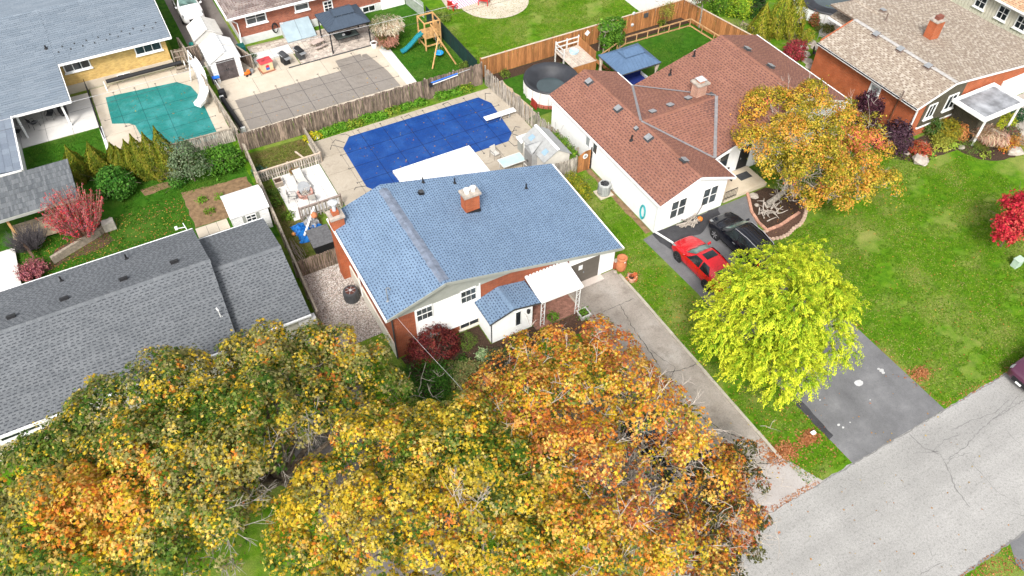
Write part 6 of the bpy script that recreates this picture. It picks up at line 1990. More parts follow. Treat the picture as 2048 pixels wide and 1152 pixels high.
sl = [(24.35, 60.15, 1.4), (23.8, 60.15, 1.1), (23.1, 60.1, .55), (22.5, 60.1, .18), (22.15, 60.1, .12)]
for i, p in enumerate(sl):
    for (dy, dz) in ((-.26, .16), (-.24, 0), (.24, 0), (.26, .16)):
        b.v.append((p[0], p[1] + dy, p[2] + dz))
for i in range(4):
    for k in range(3):
        o = i * 4 + k
        b.f.append((o, o + 4, o + 5, o + 1))
so = b.obj('slide', mat('slide_teal', (.02, .2, .24), .4, .1, 3), t)
md = so.modifiers.new('thickness', 'SOLIDIFY')
md.thickness = .04

# ------------------------------------------------------------------ far lawn: fire circle, rug, red seats
cir = [(34.0 + 3.5 * cos(a), 64.6 + 3.5 * sin(a)) for a in np.linspace(0, 2 * pi, 30)[:-1]]
sheet('round_patio', cir, .03, m_beige)
sheet('round_patio', [(29.3, 65.2), (31.4, 64.2), (34, 70), (30, 72)], .022, m_deckc)
t = thing('striped_rug', 'pink and white striped outdoor rug at the top edge beside the round patio', 'rug', (31.8, 66.5, 0))
for k in range(14):
    x0 = 30.1 + k * .23
    B().box(x0, x0 + .115, 64.8 + k * .02, 68.8, .032, .042).obj('rug_stripe', mat('rug_pink', (.6, .16, .3), .9) if k == 0 else bpy.data.materials['rug_pink'], t)
    B().box(x0 + .115, x0 + .23, 64.8 + k * .02, 68.8, .032, .042).obj('rug_stripe', m_white, t)
def slat_chair(label, loc, rz, m, s=1.):
    t = thing('garden_chair', label, 'chair', loc, rz)
    for k in range(5):
        B().box((-.3 + k * .125) * s, (-.19 + k * .125) * s, -.35 * s, .25 * s, .32 * s, .36 * s).obj('seat_slat', m, t, local=True)
        B().add([((-.3 + k * .125) * s, .22 * s, .34 * s), ((-.19 + k * .125) * s, .22 * s, .34 * s), ((-.19 + k * .125) * s, .5 * s, 1.1 * s), ((-.3 + k * .125) * s, .5 * s, 1.1 * s), ((-.3 + k * .125) * s, .26 * s, .34 * s), ((-.19 + k * .125) * s, .26 * s, .34 * s), ((-.19 + k * .125) * s, .54 * s, 1.1 * s), ((-.3 + k * .125) * s, .54 * s, 1.1 * s)], [(0, 1, 2, 3), (7, 6, 5, 4), (0, 4, 5, 1), (3, 2, 6, 7), (1, 5, 6, 2), (0, 3, 7, 4)]).obj('back_slat', m, t, local=True)
    for q in (-1, 1):
        B().box(min(.3 * q, .45 * q) * s, max(.3 * q, .45 * q) * s, -.4 * s, .35 * s, .55 * s, .59 * s).beam((.37 * q * s, -.35 * s, 0), (.37 * q * s, -.35 * s, .55 * s), .06).beam((.37 * q * s, .3 * s, 0), (.37 * q * s, .3 * s, .55 * s), .06).obj('armrest', m, t, local=True)
    return t
slat_chair('bright red garden chair on the round patio at the top edge', (*(32.88, 64.48), .03), 2.4, m_red, 1.25)
slat_chair('red chair on dark legs beside the striped rug', (*(29.72, 65.07), .03), 2.0, m_red, .9)

# pool cleaning pole on the brown fence
t = thing('pool_pole', 'blue pool net pole with black bracket hung along the brown board fence', 'pole', (23, 52.2, 1.3))
q0, q1, q2 = (21.53, 52.20, 1.70), (23.99, 52.20, 1.86), (25.17, 52.20, 1.93)
B().tube([q0, q1], .06, 7).obj('pole', mat('pole_blue', (.03, .15, .55), .4), t)
B().tube([(q0[0], 52.12, q0[2] - .12), (q1[0], 52.12, q1[2] - .1)], .03, 6).obj('white_pole', m_white, t)
B().tube([q1, q2], .02, 5).obj('thin_pole', m_ltgrey, t)
B().cbox((q0[0] - .05, 52.15, q0[2] - .15), (.3, .12, .35)).obj('bracket', m_black, t)

# ------------------------------------------------------------------ pots and stones at the garage corner
t = thing('chimney_pot', 'tall terracotta chimney pot at the garage corner', 'pot', (*(24.50, 28.30), 0))
B().lathe((0, 0, 0), [(.3, 0), (.34, .1), (.38, .5), (.3, .9), (.3, 1.0), (.36, 1.02), (.36, 1.14), (.24, 1.15), (.22, .9)], 16).obj('pot', m_terra, t, local=True, smooth=True)
B().cbox((0, -.33, .95), (.1, .03, .12)).obj('label_tag', m_white, t, local=True)
t = thing('stacked_bricks', 'short stack of red bricks with a stone cap beside the garage wall', 'bricks', (*(24.22, 28.56), 0))
put = piece('brick', B().cbox((0, 0, .035), (.3, .2, .068)), m_brick_t)
for k in range(10):
    put(t, WO[t.name] + Vector((0, 0, .07 * k)), (0, 0, random.uniform(-.06, .06)))
B().cbox((0, 0, .75), (.36, .3, .1)).obj('stone_cap', m_stone, t, local=True, bevel=.03)
t = thing('flower_pot', 'pink terracotta flower pot on the kerb below the chimney pot', 'pot', (*(24.52, 27.03), 0))
B().lathe((0, 0, 0), [(.2, 0), (.28, .35), (.31, .36), (.31, .44), (.26, .44), (.24, .36)], 14).obj('pot', mat('pink_terra', (.6, .33, .24), .8, .15, 5), t, local=True)
B().lathe((0, 0, .36), [(.25, 0), (.1, .03)], 10).obj('soil', m_mulch, t, local=True)
t = thing('concrete_planter', 'square pale concrete planter at the foot of the right awning post', 'planter', (19.95, 25.9, 0))
B().add([(-.24, -.24, 0), (.24, -.24, 0), (.24, .24, 0), (-.24, .24, 0), (-.34, -.34, .5), (.34, -.34, .5), (.34, .34, .5), (-.34, .34, .5)], [(0, 3, 2, 1), (0, 1, 5, 4), (1, 2, 6, 5), (2, 3, 7, 6), (3, 0, 4, 7)]).box(-.36, .36, -.36, -.29, .44, .52).box(-.36, .36, .29, .36, .44, .52).box(-.36, -.29, -.29, .29, .44, .52).box(.29, .36, -.29, .29, .44, .52).obj('box', m_offw, t, local=True)
B().box(-.29, .29, -.29, .29, .44, .46).obj('soil', m_mulch, t, local=True)
for k, (q, s, lb) in enumerate((((24.66, 27.47), .2, 'small grey stone beside the chimney pot'), ((23.98, 28.21), .15, 'small brown stone at the garage corner'))):
    tag(B().ico((*q, s * .5), s, .2, .7).obj('stone', m_stone), lb, 'stone')

# red house porch: bench cushion, mums, mat, driftwood, rocks
t = thing('porch_bench', 'red seated porch bench beside the front door of the white house', 'bench', (36.2, 31.9, .32))
B().box(35.5, 36.9, 31.6, 32.2, .65, .75).obj('seat', m_red, t, bevel=.02)
B().box(35.5, 36.9, 32.2, 32.27, .65, 1.2).obj('backrest', m_black, t)
for x in (35.55, 36.8):
    B().box(x, x + .06, 31.6, 32.2, .32, .65).obj('leg', m_black, t)
tag(B().box(37.5, 38.6, 31.3, 32.0, .322, .335).obj('door_mat', m_dkgrey), 'dark door mat on the tan porch slab', 'mat')
t = thing('driftwood_heap', 'pale driftwood branches heaped around the trunk in the mulch bed', 'driftwood', (37.0, 27.9, 0))
for k in range(26):
    a = random.uniform(0, 2 * pi)
    x, y = 37.0 + random.uniform(-.9, .9), 27.8 + random.uniform(-.7, .7)
    L = random.uniform(.5, 1.3)
    B().tube([(x, y, .06), (x + cos(a) * L * .5, y + sin(a) * L * .5, random.uniform(.15, .45)), (x + cos(a) * L, y + sin(a) * L, random.uniform(.05, .7))], [.05, .04, .018], 5).obj('branch', m_twig, t)
t = thing('log_pile', 'pile of split branches against the front wall of the white house', 'wood pile', (31.4, 29.6, 0))
for k in range(26):
    x, y = 31.4 + random.uniform(-.9, .9), 29.6 + random.uniform(-.3, .35)
    a = random.uniform(-.6, .6)
    L = random.uniform(.4, .9)
    B().tube([(x - cos(a) * L / 2, y - sin(a) * L / 2, random.uniform(.05, .35)), (x + cos(a) * L / 2, y + sin(a) * L / 2, random.uniform(.05, .45))], random.uniform(.03, .06), 6).obj('log', m_stone if k % 3 else m_bark_lt, t)
B().beam((32.2, 29.9, .3), (32.7, 30.0, 1.15), .03).obj('long_stick', m_bark, t)
tag(B().lathe((32.25, 29.55, 0), [(.12, 0), (.2, .1), (.2, .25), (.1, .34), (.04, .38)], 12).obj('pumpkin', mat('pumpkin', (.7, .2, .03), .6), smooth=True), 'small orange pumpkin at the right end of the branch pile', 'pumpkin')
for q, s, lb in (((37.48, 29.71), .36, 'flat tan rock in the mulch bed left of the tree'), ((36.98, 28.84), .22, 'smaller tan rock below the flat rock'), ((53.47, 28.09), .38, 'round tan boulder beside the red shrub'), ((51.51, 27.85), .33, 'pink boulder left of the red shrub'), ((51.65, 26.71), .75, 'large flat grey boulder at the lawn edge of the bed'), ((59.20, 23.91), .7, 'large grey boulder at the right end of the flower bed'), ((55.97, 26.31), .3, 'small tan boulder at the lawn edge by the canopy post'), ((51.70, 26.41), .4, 'grey boulder beside the large flat boulder'), ((12.72, 52.12), .3, 'white stone at the corner of the rough grass plot'), ((11.16, 52.00), .42, 'larger white stone below the brown fence')):
    tag(B().ico((*q, s * .22), s, .22, .5).obj('boulder', m_stone if s != .42 else m_offw, bevel=.02), lb, 'boulder')
tag(B().cbox((*(26.86, 12.25), .1), (.3, .22, .2)).obj('marker_stone', m_white, bevel=.03), 'small white marker stone beside the leaf pile at the driveway edge', 'stone')
t = thing('utility_pedestal', 'pale green utility pedestal standing on the lawn at the right edge', 'utility box', (*(48.60, 15.54), 0))
B().box(-.3, .3, -.22, .22, 0, .62).obj('body', mat('pedestal_green', (.4, .52, .42), .6, .1, 4), t, local=True, bevel=.03)
B().box(-.33, .33, -.25, .25, .62, .72).obj('lid', bpy.data.materials['pedestal_green'], t, local=True, bevel=.02)
# deck with white boards at the left edge, timber edging
t = thing('timber_deck', 'pale board deck at the left edge below the shake pavilion', 'deck', (-13, 49, 0))
for k in range(30):
    B().box(-17, -11.3 + .06 * (k % 3) * 0, 43.6 + k * .205, 43.79 + k * .205, .25, .3).obj('deck_board', mat('deck_white', (.66, .63, .59), .8, .15, 2.5, rnd=.05, stretch=(.4, 4, 4)) if k == 0 else bpy.data.materials['deck_white'], t)
for k in range(14):
    B().box(-11.3, -8.4, 50.0 + k * .16, 50.145 + k * .16, .18, .24).obj('lower_board', mat('deck_tan', (.5, .4, .27), .85, .2, 3, rnd=.1) if k == 0 else bpy.data.materials['deck_tan'], t)
B().beam((-11.25, 51.8, .6), (-10.2, 47.8, .6), .16, .12).obj('handrail', mat('deck_brown', (.12, .075, .05), .7), t)
t = thing('retaining_timber', 'grey timber retaining edge below the red burning bush', 'retaining wall', (-7.5, 47.8, 0))
B().beam((-9.2, 47.2, .3), (-5.9, 48.6, .3), .22, .6).obj('timber', m_rail, t)
B().beam((-5.9, 48.6, .25), (-4.9, 49.5, .25), .22, .5).obj('timber', m_rail, t)
tag(B().cbox((-5.2, 48.9, .35), (.8, .55, .7)).obj('stone_block', mat('pale_block', (.5, .46, .4), .9, .3, 4, .4)), 'pale stone block at the foot of the red bush', 'stone')
t = thing('orange_plank', 'orange plank ramp leaning under the shake pavilion', 'plank', (-8, 51, 0))
B().beam((-8.1, 51.8, .9), (-7.5, 49.6, .1), .25, .06).obj('board', mat('plank_orange', (.55, .24, .05), .7), t)
tag(B().cbox((-6.9, 50.9, 1.0), (.9, .5, .05)).obj('side_table', m_ltgrey), 'grey table top under the front edge of the shake pavilion', 'table')
# patio chairs under the covered patio of the yellow brick house
for k, (x, y, r_, lb) in enumerate(((-8.3, 64.0, 2.2, 'grey patio chair under the covered patio left of its middle post'), (-7.0, 64.6, -.4, 'dark patio chair behind the middle post of the covered patio'), (-9.6, 63.4, 1.2, 'patio chair nearest the left edge under the covered patio'))):
    patio_chair(lb, (x, y, .05), r_, m_dkgrey, m_black)
tag(B().lathe((-6.0, 64.7, .05), [(.3, 0), (.34, .3), (.34, .8), (.05, .95)], 12).obj('smoker', m_black), 'black barrel smoker near the right post of the covered patio', 'smoker')
# tan house back yard clutter
patio_chair('black patio chair on the stone patio behind the tan roofed house', (*(54.98, 41.76), .02), .5, m_black, m_black)
t = thing('wire_seat', 'pale metal garden seat on the stone patio beside the tan roof corner', 'seat', (*(57.77, 43.85), .02), .4)
b = B()
for k in range(7):
    b.tube([(-.4 + k * .13, -.25, .4), (-.4 + k * .13, .25, .4), (-.4 + k * .13, .32, .9)], .012, 4)
b.obj('seat', m_ltgrey, t, local=True)
for x in (-.4, .4):
    B().beam((x, -.25, 0), (x, -.25, .4), .03).beam((x, .25, 0), (x, .25, .4), .03).obj('leg', m_grey, t, local=True)
t = thing('smoker_grill', 'black kettle grill on the stone patio by the crimson maple', 'grill', (*(56.39, 45.58), 0))
B().lathe((0, 0, .5), [(.05, 0), (.33, .18), (.36, .3), (.3, .5), (.05, .6)], 14).obj('kettle', m_black, t, local=True, smooth=True)
for k in range(3):
    a = 2 * pi * k / 3
    B().tube([(.2 * cos(a), .2 * sin(a), .6), (.35 * cos(a), .35 * sin(a), 0)], .02, 5).obj('leg', m_black, t, local=True)
t = thing('fishpond_wall', 'low grey curved timber wall on the slope behind the tan roofed house', 'wall', (*(58.39, 47.41), 0))
b = B()
b.tube([(*(60.41, 49.03), .2), (*(58.89, 47.67), .2), (*(57.53, 46.82), .2)], .18, 6)
b.obj('log', m_rail, t)
tag(B().cbox((*(59.50, 47.56), .25), (.9, .7, .3)).obj('white_block', m_white), 'white block below the second above ground pool', 'block')
b = B()
for k in range(9):
    b.v += []
t = thing('stepping_slabs', 'curved tan stone slabs on the path behind the white house', 'paving', (*(54.47, 42.51), 0))
for k, q in enumerate(((55.24, 43.53), (54.59, 42.64), (53.97, 41.65), (53.56, 40.77), (56.46, 43.85), (56.26, 42.98))):
    B().lathe((*q, .015), [(.55, 0), (.5, .05)], 7).obj('slab', m_stone, t)
t = thing('sloped_walk', 'tan timber ramp beside the rear roof corner of the tan roofed house', 'ramp', (*(59.31, 44.33), 0))
for k in range(7):
    p0, p1 = Vector((58.13, 44.46, 0.1)), Vector((61.61, 45.07, 0.1))
    d = (p1 - p0)
    nrm = Vector((-d.y, d.x, 0)).normalized()
    B().beam(p0 + nrm * (-k * .2), p1 + nrm * (-k * .2), .18, .06).obj('board', m_caprail, t)
# overhead wires
def wire(label, pts, r=.012, m=m_grey):
    b = B()
    P = []
    for i in range(len(pts) - 1):
        a, c = Vector(pts[i]), Vector(pts[i + 1])
        for k in range(12):
            f = k / 12
            q = a.lerp(c, f)
            q.z -= .35 * 4 * f * (1 - f) * min(1, (c - a).length / 25)
            P.append(q)
    P.append(Vector(pts[-1]))
    b.tube(P, r, 4)
    tag(b.obj('overhead_wire', m), label, 'wire')
wire('thin pale overhead wire crossing above the teal and grey pools', [(-60, 58.2, 5.6), (12, 56.9, 5.6), (60, 56.3, 5.6)], .014, m_ltgrey)
wire('thin dark overhead wire parallel to the pale one above the grey pool', [(-60, 57.9, 5.0), (12, 56.6, 5.0), (60, 56.0, 5.0)], .011, m_dkgrey)
wire('service wire dropping from the front corner of the blue roofed house', [(8.25, 28.2, 4.55), (9.0, 22, 5.4), (11.5, 2, 7.5), (12, -12, 8)], .008, m_ltgrey)
# ------------------------------------------------------------------ cars
def paint(name, c, rough=.25):
    m, t, b = _nt(name, rough, .5)
    b.inputs['Base Color'].default_value = (*c, 1)
    b.inputs['Coat Weight'].default_value = .6
    b.inputs['Coat Roughness'].default_value = .08
    return m
m_cglass = mat_glass('car_glass', (.012, .016, .018), .05)
m_cglass_g = mat_glass('windscreen_glass', (.1, .17, .15), .08)
m_tyre = mat('tyre_rubber', (.018, .018, .02), .85)
m_rim = mat('wheel_rim', (.5, .5, .51), .3, .1, 4, metal=.6)
m_rim_d = mat('wheel_rim_dark', (.07, .07, .075), .4, .1, 4, metal=.4)
m_lamp = mat('lamp_clear', (.22, .23, .23), .15, .1, 6, spec=.6)
m_lamp_r = mat('lamp_red', (.45, .012, .01), .2, .1, 6, spec=.6)

HATCH = [(2.2, .6, .3, .56, .48, .6), (2.08, .78, .22, .66, .62, .72), (1.5, .88, .2, .8, .74, .87), (.95, .9, .2, .89, .74, .97), (.15, .9, .2, .92, .6, 1.4), (-.5, .9, .2, .94, .6, 1.45), (-1.2, .9, .2, .96, .57, 1.38), (-1.75, .88, .22, 1.0, .58, 1.17), (-2.05, .84, .25, .98, .66, 1.03), (-2.2, .74, .32, .78, .58, .82)]
SUV = [(2.3, .66, .36, .72, .5, .78), (2.18, .84, .28, .84, .66, .92), (1.6, .92, .27, .98, .76, 1.06), (1.0, .93, .27, 1.04, .76, 1.12), (.3, .93, .27, 1.06, .64, 1.6), (-.4, .93, .27, 1.08, .64, 1.68), (-1.4, .93, .27, 1.1, .62, 1.65), (-1.9, .92, .28, 1.12, .6, 1.55), (-2.2, .88, .3, 1.08, .64, 1.15), (-2.32, .8, .36, .85, .6, .95)]

def car(name, label, loc, rz, spec, pm, rims, wheelbase, rails=False, sunroof=False, wr=.33, trim=None, group=None):
    t = thing(name, label, 'car', loc, rz, group)
    t.scale = (1.16, 1.16, 1.16)
    ys = np.array([s[0] for s in spec])[::-1]
    A = np.array([s[1:] for s in spec])[::-1]
    def stat(y):
        i = int(np.clip(np.searchsorted(ys, y) - 1, 0, len(ys) - 2))
        f = (y - ys[i]) / (ys[i + 1] - ys[i])
        p0, p1, p2, p3 = A[max(i - 1, 0)], A[i], A[i + 1], A[min(i + 2, len(ys) - 1)]
        lin = p1 + (p2 - p1) * f
        cr = .5 * ((2 * p1) + (p2 - p0) * f + (2 * p0 - 5 * p1 + 4 * p2 - p3) * f ** 2 + (3 * p1 - p0 - 3 * p2 + p3) * f ** 3)
        return lin * .5 + cr * .5
    def sec(y):
        w, s, be, rw, ro = stat(y)
        return np.array([(w * .9, s), (w * .985, s + .12), (w, s + (be - s) * .55), (w * .965, be), ((w * .965 + rw) / 2 + .015, (be + ro) / 2), (rw, ro), (rw * .55, ro + .025), (0, ro + .035)])
    def S(y, q, side, off=0.):
        c = sec(y)
        i = min(int(q), 6)
        f = q - i
        p = c[i] * (1 - f) + c[i + 1] * f
        d = c[i + 1] - c[i]
        nx, nz = d[1], -d[0]
        L = hypot(nx, nz) or 1
        return ((p[0] + nx / L * off) * side, y, p[1] - nz / L * off * -1 if False else p[1] + (-d[0]) / L * off)
    ny = 34
    b = B()
    for j in range(ny):
        y = ys[0] + (ys[-1] - ys[0]) * j / (ny - 1)
        c = sec(y)
        for k in range(8):
            b.v.append((c[k][0], y, c[k][1]))
        for k in range(6, -1, -1):
            b.v.append((-c[k][0], y, c[k][1]))
    for j in range(ny - 1):
        for k in range(14):
            o = j * 15 + k
            b.f.append((o, o + 1, o + 16, o + 15))
        b.f.append((j * 15, j * 15 + 15, j * 15 + 29, j * 15 + 14))
    b.f.append(tuple(range(15))[::-1])
    b.f.append(tuple((ny - 1) * 15 + k for k in range(15)))
    body = b.obj('body', pm, t, local=True, smooth=True)
    md = body.modifiers.new('round', 'SUBSURF')
    md.levels = 1
    md.render_levels = 1
    def patch(nm, q0, q1, yf, yr, m, side, parent=t, off=.012, nq=4, nyy=7):
        b = B()
        for i in range(nq):
            f = i / (nq - 1)
            q = q0 + (q1 - q0) * f
            y0, y1 = yf[0] + (yf[1] - yf[0]) * f, yr[0] + (yr[1] - yr[0]) * f
            for k in range(nyy):
                b.v.append(S(y0 + (y1 - y0) * k / (nyy - 1), q, side, off))
        for i in range(nq - 1):
            for k in range(nyy - 1):
                o = i * nyy + k
                b.f.append((o, o + 1, o + nyy + 1, o + nyy))
        return b.obj(nm, m, parent, local=True, smooth=True)
    cow, rfy = spec[3][0], spec[4][0]
    rr, rg = spec[6][0], spec[8][0]
    # windscreen and rear screen across the middle
    for nm, y0, y1, m_ in (('windscreen', cow - .1, rfy + .08, m_cglass_g), ('rear_window', (rr - .22 if not rails else spec[7][0] - .02), rg + .07, m_cglass)):
        b = B()
        qs = [(5.1, 1), (6, 1), (7, 1), (6, -1), (5.1, -1)]
        for (q, sd) in qs:
            for k in range(5):
                x, y, z = S(y0 + (y1 - y0) * k / 4, q, sd, .0)
                b.v.append((x, y, z + .016))
        for i in range(4):
            for k in range(4):
                o = i * 5 + k
                b.f.append((o, o + 1, o + 6, o + 5))
        b.obj(nm, m_, t, local=True, smooth=True)
    for sd in (-1, 1):
        mid = rfy - .62
        patch('side_window', 3.15, 4.9, (cow - .22, rfy + .02), (mid + .04, mid + .04), m_cglass, sd)
        patch('side_window', 3.15, 4.9, (mid - .04, mid - .04), (rr - .12, rr + .2), m_cglass, sd)
        if rails:
            patch('side_window', 3.15, 4.85, (rr - .18, rr + .14), (spec[7][0] - .1, spec[7][0] + .12), m_cglass, sd)
        for y in (rfy + .32, mid, rr + .05):
            b = B()
            for q in np.linspace(.6, 3.05, 6):
                for dy in (-.008, .008):
                    b.v.append(S(y + dy, q, sd, .006))
            for i in range(5):
                b.f.append((2 * i, 2 * i + 1, 2 * i + 3, 2 * i + 2))
            b.obj('door_seam', m_black, body, local=True)
        for y in (mid + .14, rr + .22):
            p = S(y, 2.75, sd, .02)
            B().cbox(p, (.03, .18, .03)).obj('door_handle', pm if not rails else m_rim, body, local=True)
        p = S(cow - .18, 3.2, sd, .1)
        B().add([(p[0] - .09 * sd, p[1] - .05, p[2] - .02), (p[0] + .1 * sd, p[1] - .03, p[2]), (p[0] + .1 * sd, p[1] + .08, p[2]), (p[0] - .09 * sd, p[1] + .08, p[2] - .02), (p[0] - .09 * sd, p[1] - .05, p[2] + .05), (p[0] + .1 * sd, p[1] - .03, p[2] + .13), (p[0] + .1 * sd, p[1] + .08, p[2] + .1), (p[0] - .09 * sd, p[1] + .08, p[2] + .05)], [(0, 3, 2, 1), (4, 5, 6, 7), (0, 1, 5, 4), (1, 2, 6, 5), (2, 3, 7, 6), (3, 0, 4, 7)]).obj('mirror', pm, t, local=True)
        patch('headlight', 3.0, 4.7, (spec[1][0] + .02, spec[1][0] - .03), (spec[1][0] - .2, spec[1][0] - .34), m_lamp, sd, off=.012)
        patch('tail_light', 2.4, 4.2, (spec[8][0] - .02, spec[8][0] - .02), (spec[9][0] + .03, spec[9][0] + .03), m_lamp_r, sd, off=.014)
        if rails:
            p0, p1 = S(rfy - .1, 5.15, sd, .05), S(rr - .3, 5.15, sd, .05)
            pm_ = S((p0[1] + p1[1]) / 2, 5.15, sd, .07)
            B().tube([S(rfy - .02, 5.15, sd, 0), p0, pm_, p1, S(rr - .38, 5.15, sd, 0)], .022, 6).obj('roof_rail', m_rim, t, local=True)
        if trim:
            patch('sill_trim', .2, 1.0, (spec[2][0] + .1, spec[2][0] + .1), (spec[8][0], spec[8][0]), trim, sd, off=.012, nq=3, nyy=12)
        for y in (wheelbase / 2, -wheelbase / 2):
            w = stat(y)[0]
            M = T(sd * (w - .1), y, wr) @ Matrix.Rotation(sd * pi / 2, 4, 'Y')
            ar = B().lathe((0, 0, .085), [(wr + .05, 0), (wr + .05, .022), (wr - .02, .022)], 22, M).obj('wheel_arch', m_black, body, local=True)
            wh = B().lathe((0, 0, -.08), [(wr * .7, 0), (wr, .03), (wr, .17), (wr * .93, .205), (wr * .68, .21)], 22, M).obj('wheel', m_tyre, t, local=True)
            B().lathe((0, 0, .1), [(wr * .68, 0), (wr * .68, .03), (wr * .6, .025), (wr * .2, .015), (wr * .15, .035), (.01, .035)], 22, M).obj('rim', m_rim_d if rims is m_rim else rims, wh, local=True)
            sp = B()
            for k in range(6):
                a = 2 * pi * k / 6
                sp.add([(M @ Vector((r_ * cos(a + o_), r_ * sin(a + o_), .14))) for r_, o_ in ((.05, .5), (wr * .66, .13), (wr * .66, -.13), (.05, -.5))], [(0, 1, 2, 3)])
            sp.obj('spokes', rims, wh, local=True)
    if sunroof:
        b = B()
        for (q, sd) in ((5.75, 1), (6, 1), (7, 1), (6, -1), (5.75, -1)):
            for k in range(4):
                x, y, z = S(rfy - .18 - .5 * k / 3, q, sd, 0)
                b.v.append((x, y, z + .012))
        for i in range(4):
            for k in range(3):
                o = i * 4 + k
                b.f.append((o, o + 1, o + 5, o + 4))
        b.obj('sunroof', m_cglass, t, local=True)
    if rails:
        for k in range(5):
            x = -.4 + k * .2
            b = B()
            for j in range(8):
                y = rfy - .25 + (rr - rfy + .1) * j / 7
                z = sec(y)
                zz = np.interp(abs(x), [0, z[6][0], z[5][0]], [z[7][1], z[6][1], z[5][1]])
                b.v += [(x - .02, y, zz + .012), (x + .02, y, zz + .012)]
            for j in range(7):
                b.f.append((2 * j, 2 * j + 1, 2 * j + 3, 2 * j + 2))
            b.obj('roof_rib', m_black, body, local=True)
    # grille and plate
    f0 = spec[0]
    B().box(-.42, .42, f0[0] - .05, f0[0] + .02, f0[2] + .06, f0[3] - .04).obj('grille', m_black, t, local=True)
    B().box(-.16, .16, f0[0] + .02, f0[0] + .035, f0[2] + .05, f0[2] + .18).obj('number_plate', m_white, t, local=True)
    r0 = spec[-1]
    B().box(-.16, .16, r0[0] - .03, r0[0] - .01, r0[2] + .2, r0[2] + .33).obj('number_plate', m_white, t, local=True)
    # wiper blades
    for x in (-.45, .12):
        p = S(cow - .12, 7, 1, 0)
        B().beam((x, cow - .06, p[2] + .02), (x + .45, cow - .2, p[2] + .09), .02).obj('wiper', m_black, t, local=True)
    return t

wr_ = (28.37, 27.11)
ws_ = (31.96, 27.57)
car('red_hatchback', 'bright red hatchback with a sunroof parked on the asphalt driveway', (wr_[0] + 1.02, wr_[1] - 1.5, .012), .02, HATCH, paint('paint_red', (.52, .006, .012)), m_rim_d, 2.6, sunroof=True)
car('black_suv', 'black sport utility vehicle with roof rails parked beside the red hatchback', (ws_[0] + 1.06, ws_[1] - 1.58, .012), .0, SUV, paint('paint_black', (.006, .007, .012), .2), m_rim, 2.72, rails=True, wr=.37, trim=m_rim)
car('black_suv', 'black sport utility vehicle half hidden under the orange maple', (18.3, 15.6, .012), .0, SUV, bpy.data.materials['paint_black'], m_rim, 2.72, rails=True, wr=.37)
wc_ = (6.93, 73.87, 0.3)
car('white_car', 'white car parked nose down on the driveway at the top left edge', (wc_[0] + .1, wc_[1] + 2.3, .012), pi, SUV, paint('paint_white', (.75, .75, .75)), m_rim, 2.72, rails=False, wr=.36)
car('plum_car', 'dark plum coloured car parked at the lawn edge on the road', (42.4, 8.75, .012), pi / 2, SUV, paint('paint_plum', (.075, .02, .045)), m_rim_d, 2.72, rails=False, wr=.36)
# ------------------------------------------------------------------ trees and plants
def limbs(t, base, r, tops, m, name='trunk', fork=.35, seed=1, twigs=0, twig_m=None, twig_r=.012):
    """tapered trunk that forks into curved limbs reaching each top"""
    q = random.Random(seed)
    base = Vector(base)
    b = B()
    c = Vector((0, 0, 0))
    for p in tops:
        c += Vector(p)
    c /= len(tops)
    fk = base.lerp(Vector((base.x * .6 + c.x * .4, base.y * .6 + c.y * .4, base.z + (c.z - base.z) * fork)), 1.)
    b.tube([base + Vector((0, 0, -.05)), base + Vector((0, 0, .25)), base.lerp(fk, .55) + Vector((q.uniform(-.1, .1), q.uniform(-.1, .1), 0)), fk], [r * 1.45, r * 1.1, r * .92, r * .8], 10)
    ends = []
    for p in tops:
        p = Vector(p)
        m1 = fk.lerp(p, .4) + Vector((q.uniform(-.3, .3), q.uniform(-.3, .3), q.uniform(.1, .5)))
        m2 = fk.lerp(p, .75) + Vector((q.uniform(-.3, .3), q.uniform(-.3, .3), q.uniform(.2, .5)))
        b.tube([fk - Vector((0, 0, .1)), m1, m2, p], [r * .5, r * .34, r * .2, r * .07], 7)
        ends += [(m1, r * .25), (m2, r * .16), (p, r * .08)]
    for (e, rr) in list(ends):
        for k in range(3):
            d = Vector((q.uniform(-1, 1), q.uniform(-1, 1), q.uniform(0, .9)))
            L = q.uniform(.8, 1.8)
            b.tube([e, e + d * L * .5 + Vector((0, 0, .1)), e + d * L], [rr, rr * .6, .012], 5)
    o = b.obj(name, m, t)
    if twigs:
        tb = B()
        for k in range(twigs):
            e, rr = q.choice(ends)
            p = e + Vector((q.gauss(0, .9), q.gauss(0, .9), q.uniform(-.2, .9)))
            for j in range(3):
                d = Vector((q.uniform(-1, 1), q.uniform(-1, 1), q.uniform(-.1, .8))).normalized()
                L = q.uniform(.35, 1.0)
                mid = p + d * L * .5 + Vector((q.uniform(-.08, .08), q.uniform(-.08, .08), 0))
                tb.tube([p, mid, p + d * L], [twig_r, twig_r * .8, twig_r * .4], 4, cap=False)
                d2 = (d + Vector((q.uniform(-.8, .8), q.uniform(-.8, .8), q.uniform(-.3, .5)))).normalized()
                tb.tube([mid, mid + d2 * L * .45], [twig_r * .7, twig_r * .35], 4, cap=False)
        tb.obj('twigs', twig_m or m_twig, t, kind='stuff')
    return o

def lobes_px(L): return [tuple(p) + (r, r, r * f) for (p, r, f) in L]

GREENS = [(.045, .105, .008), (.08, .135, .012), (.12, .165, .02), (.17, .2, .045), (.03, .075, .01)]
OLIVES = [(.2, .19, .05), (.25, .23, .08), (.32, .28, .11), (.17, .16, .045)]
YELLOWS = [(.5, .33, .015), (.6, .42, .03), (.42, .31, .025), (.62, .46, .1), (.36, .29, .03)]
ORANGES = [(.6, .25, .03), (.54, .18, .022), (.64, .34, .08), (.48, .15, .03), (.62, .4, .1)]
RUSTS = [(.36, .09, .03), (.27, .075, .03), (.42, .15, .055), (.22, .085, .035)]

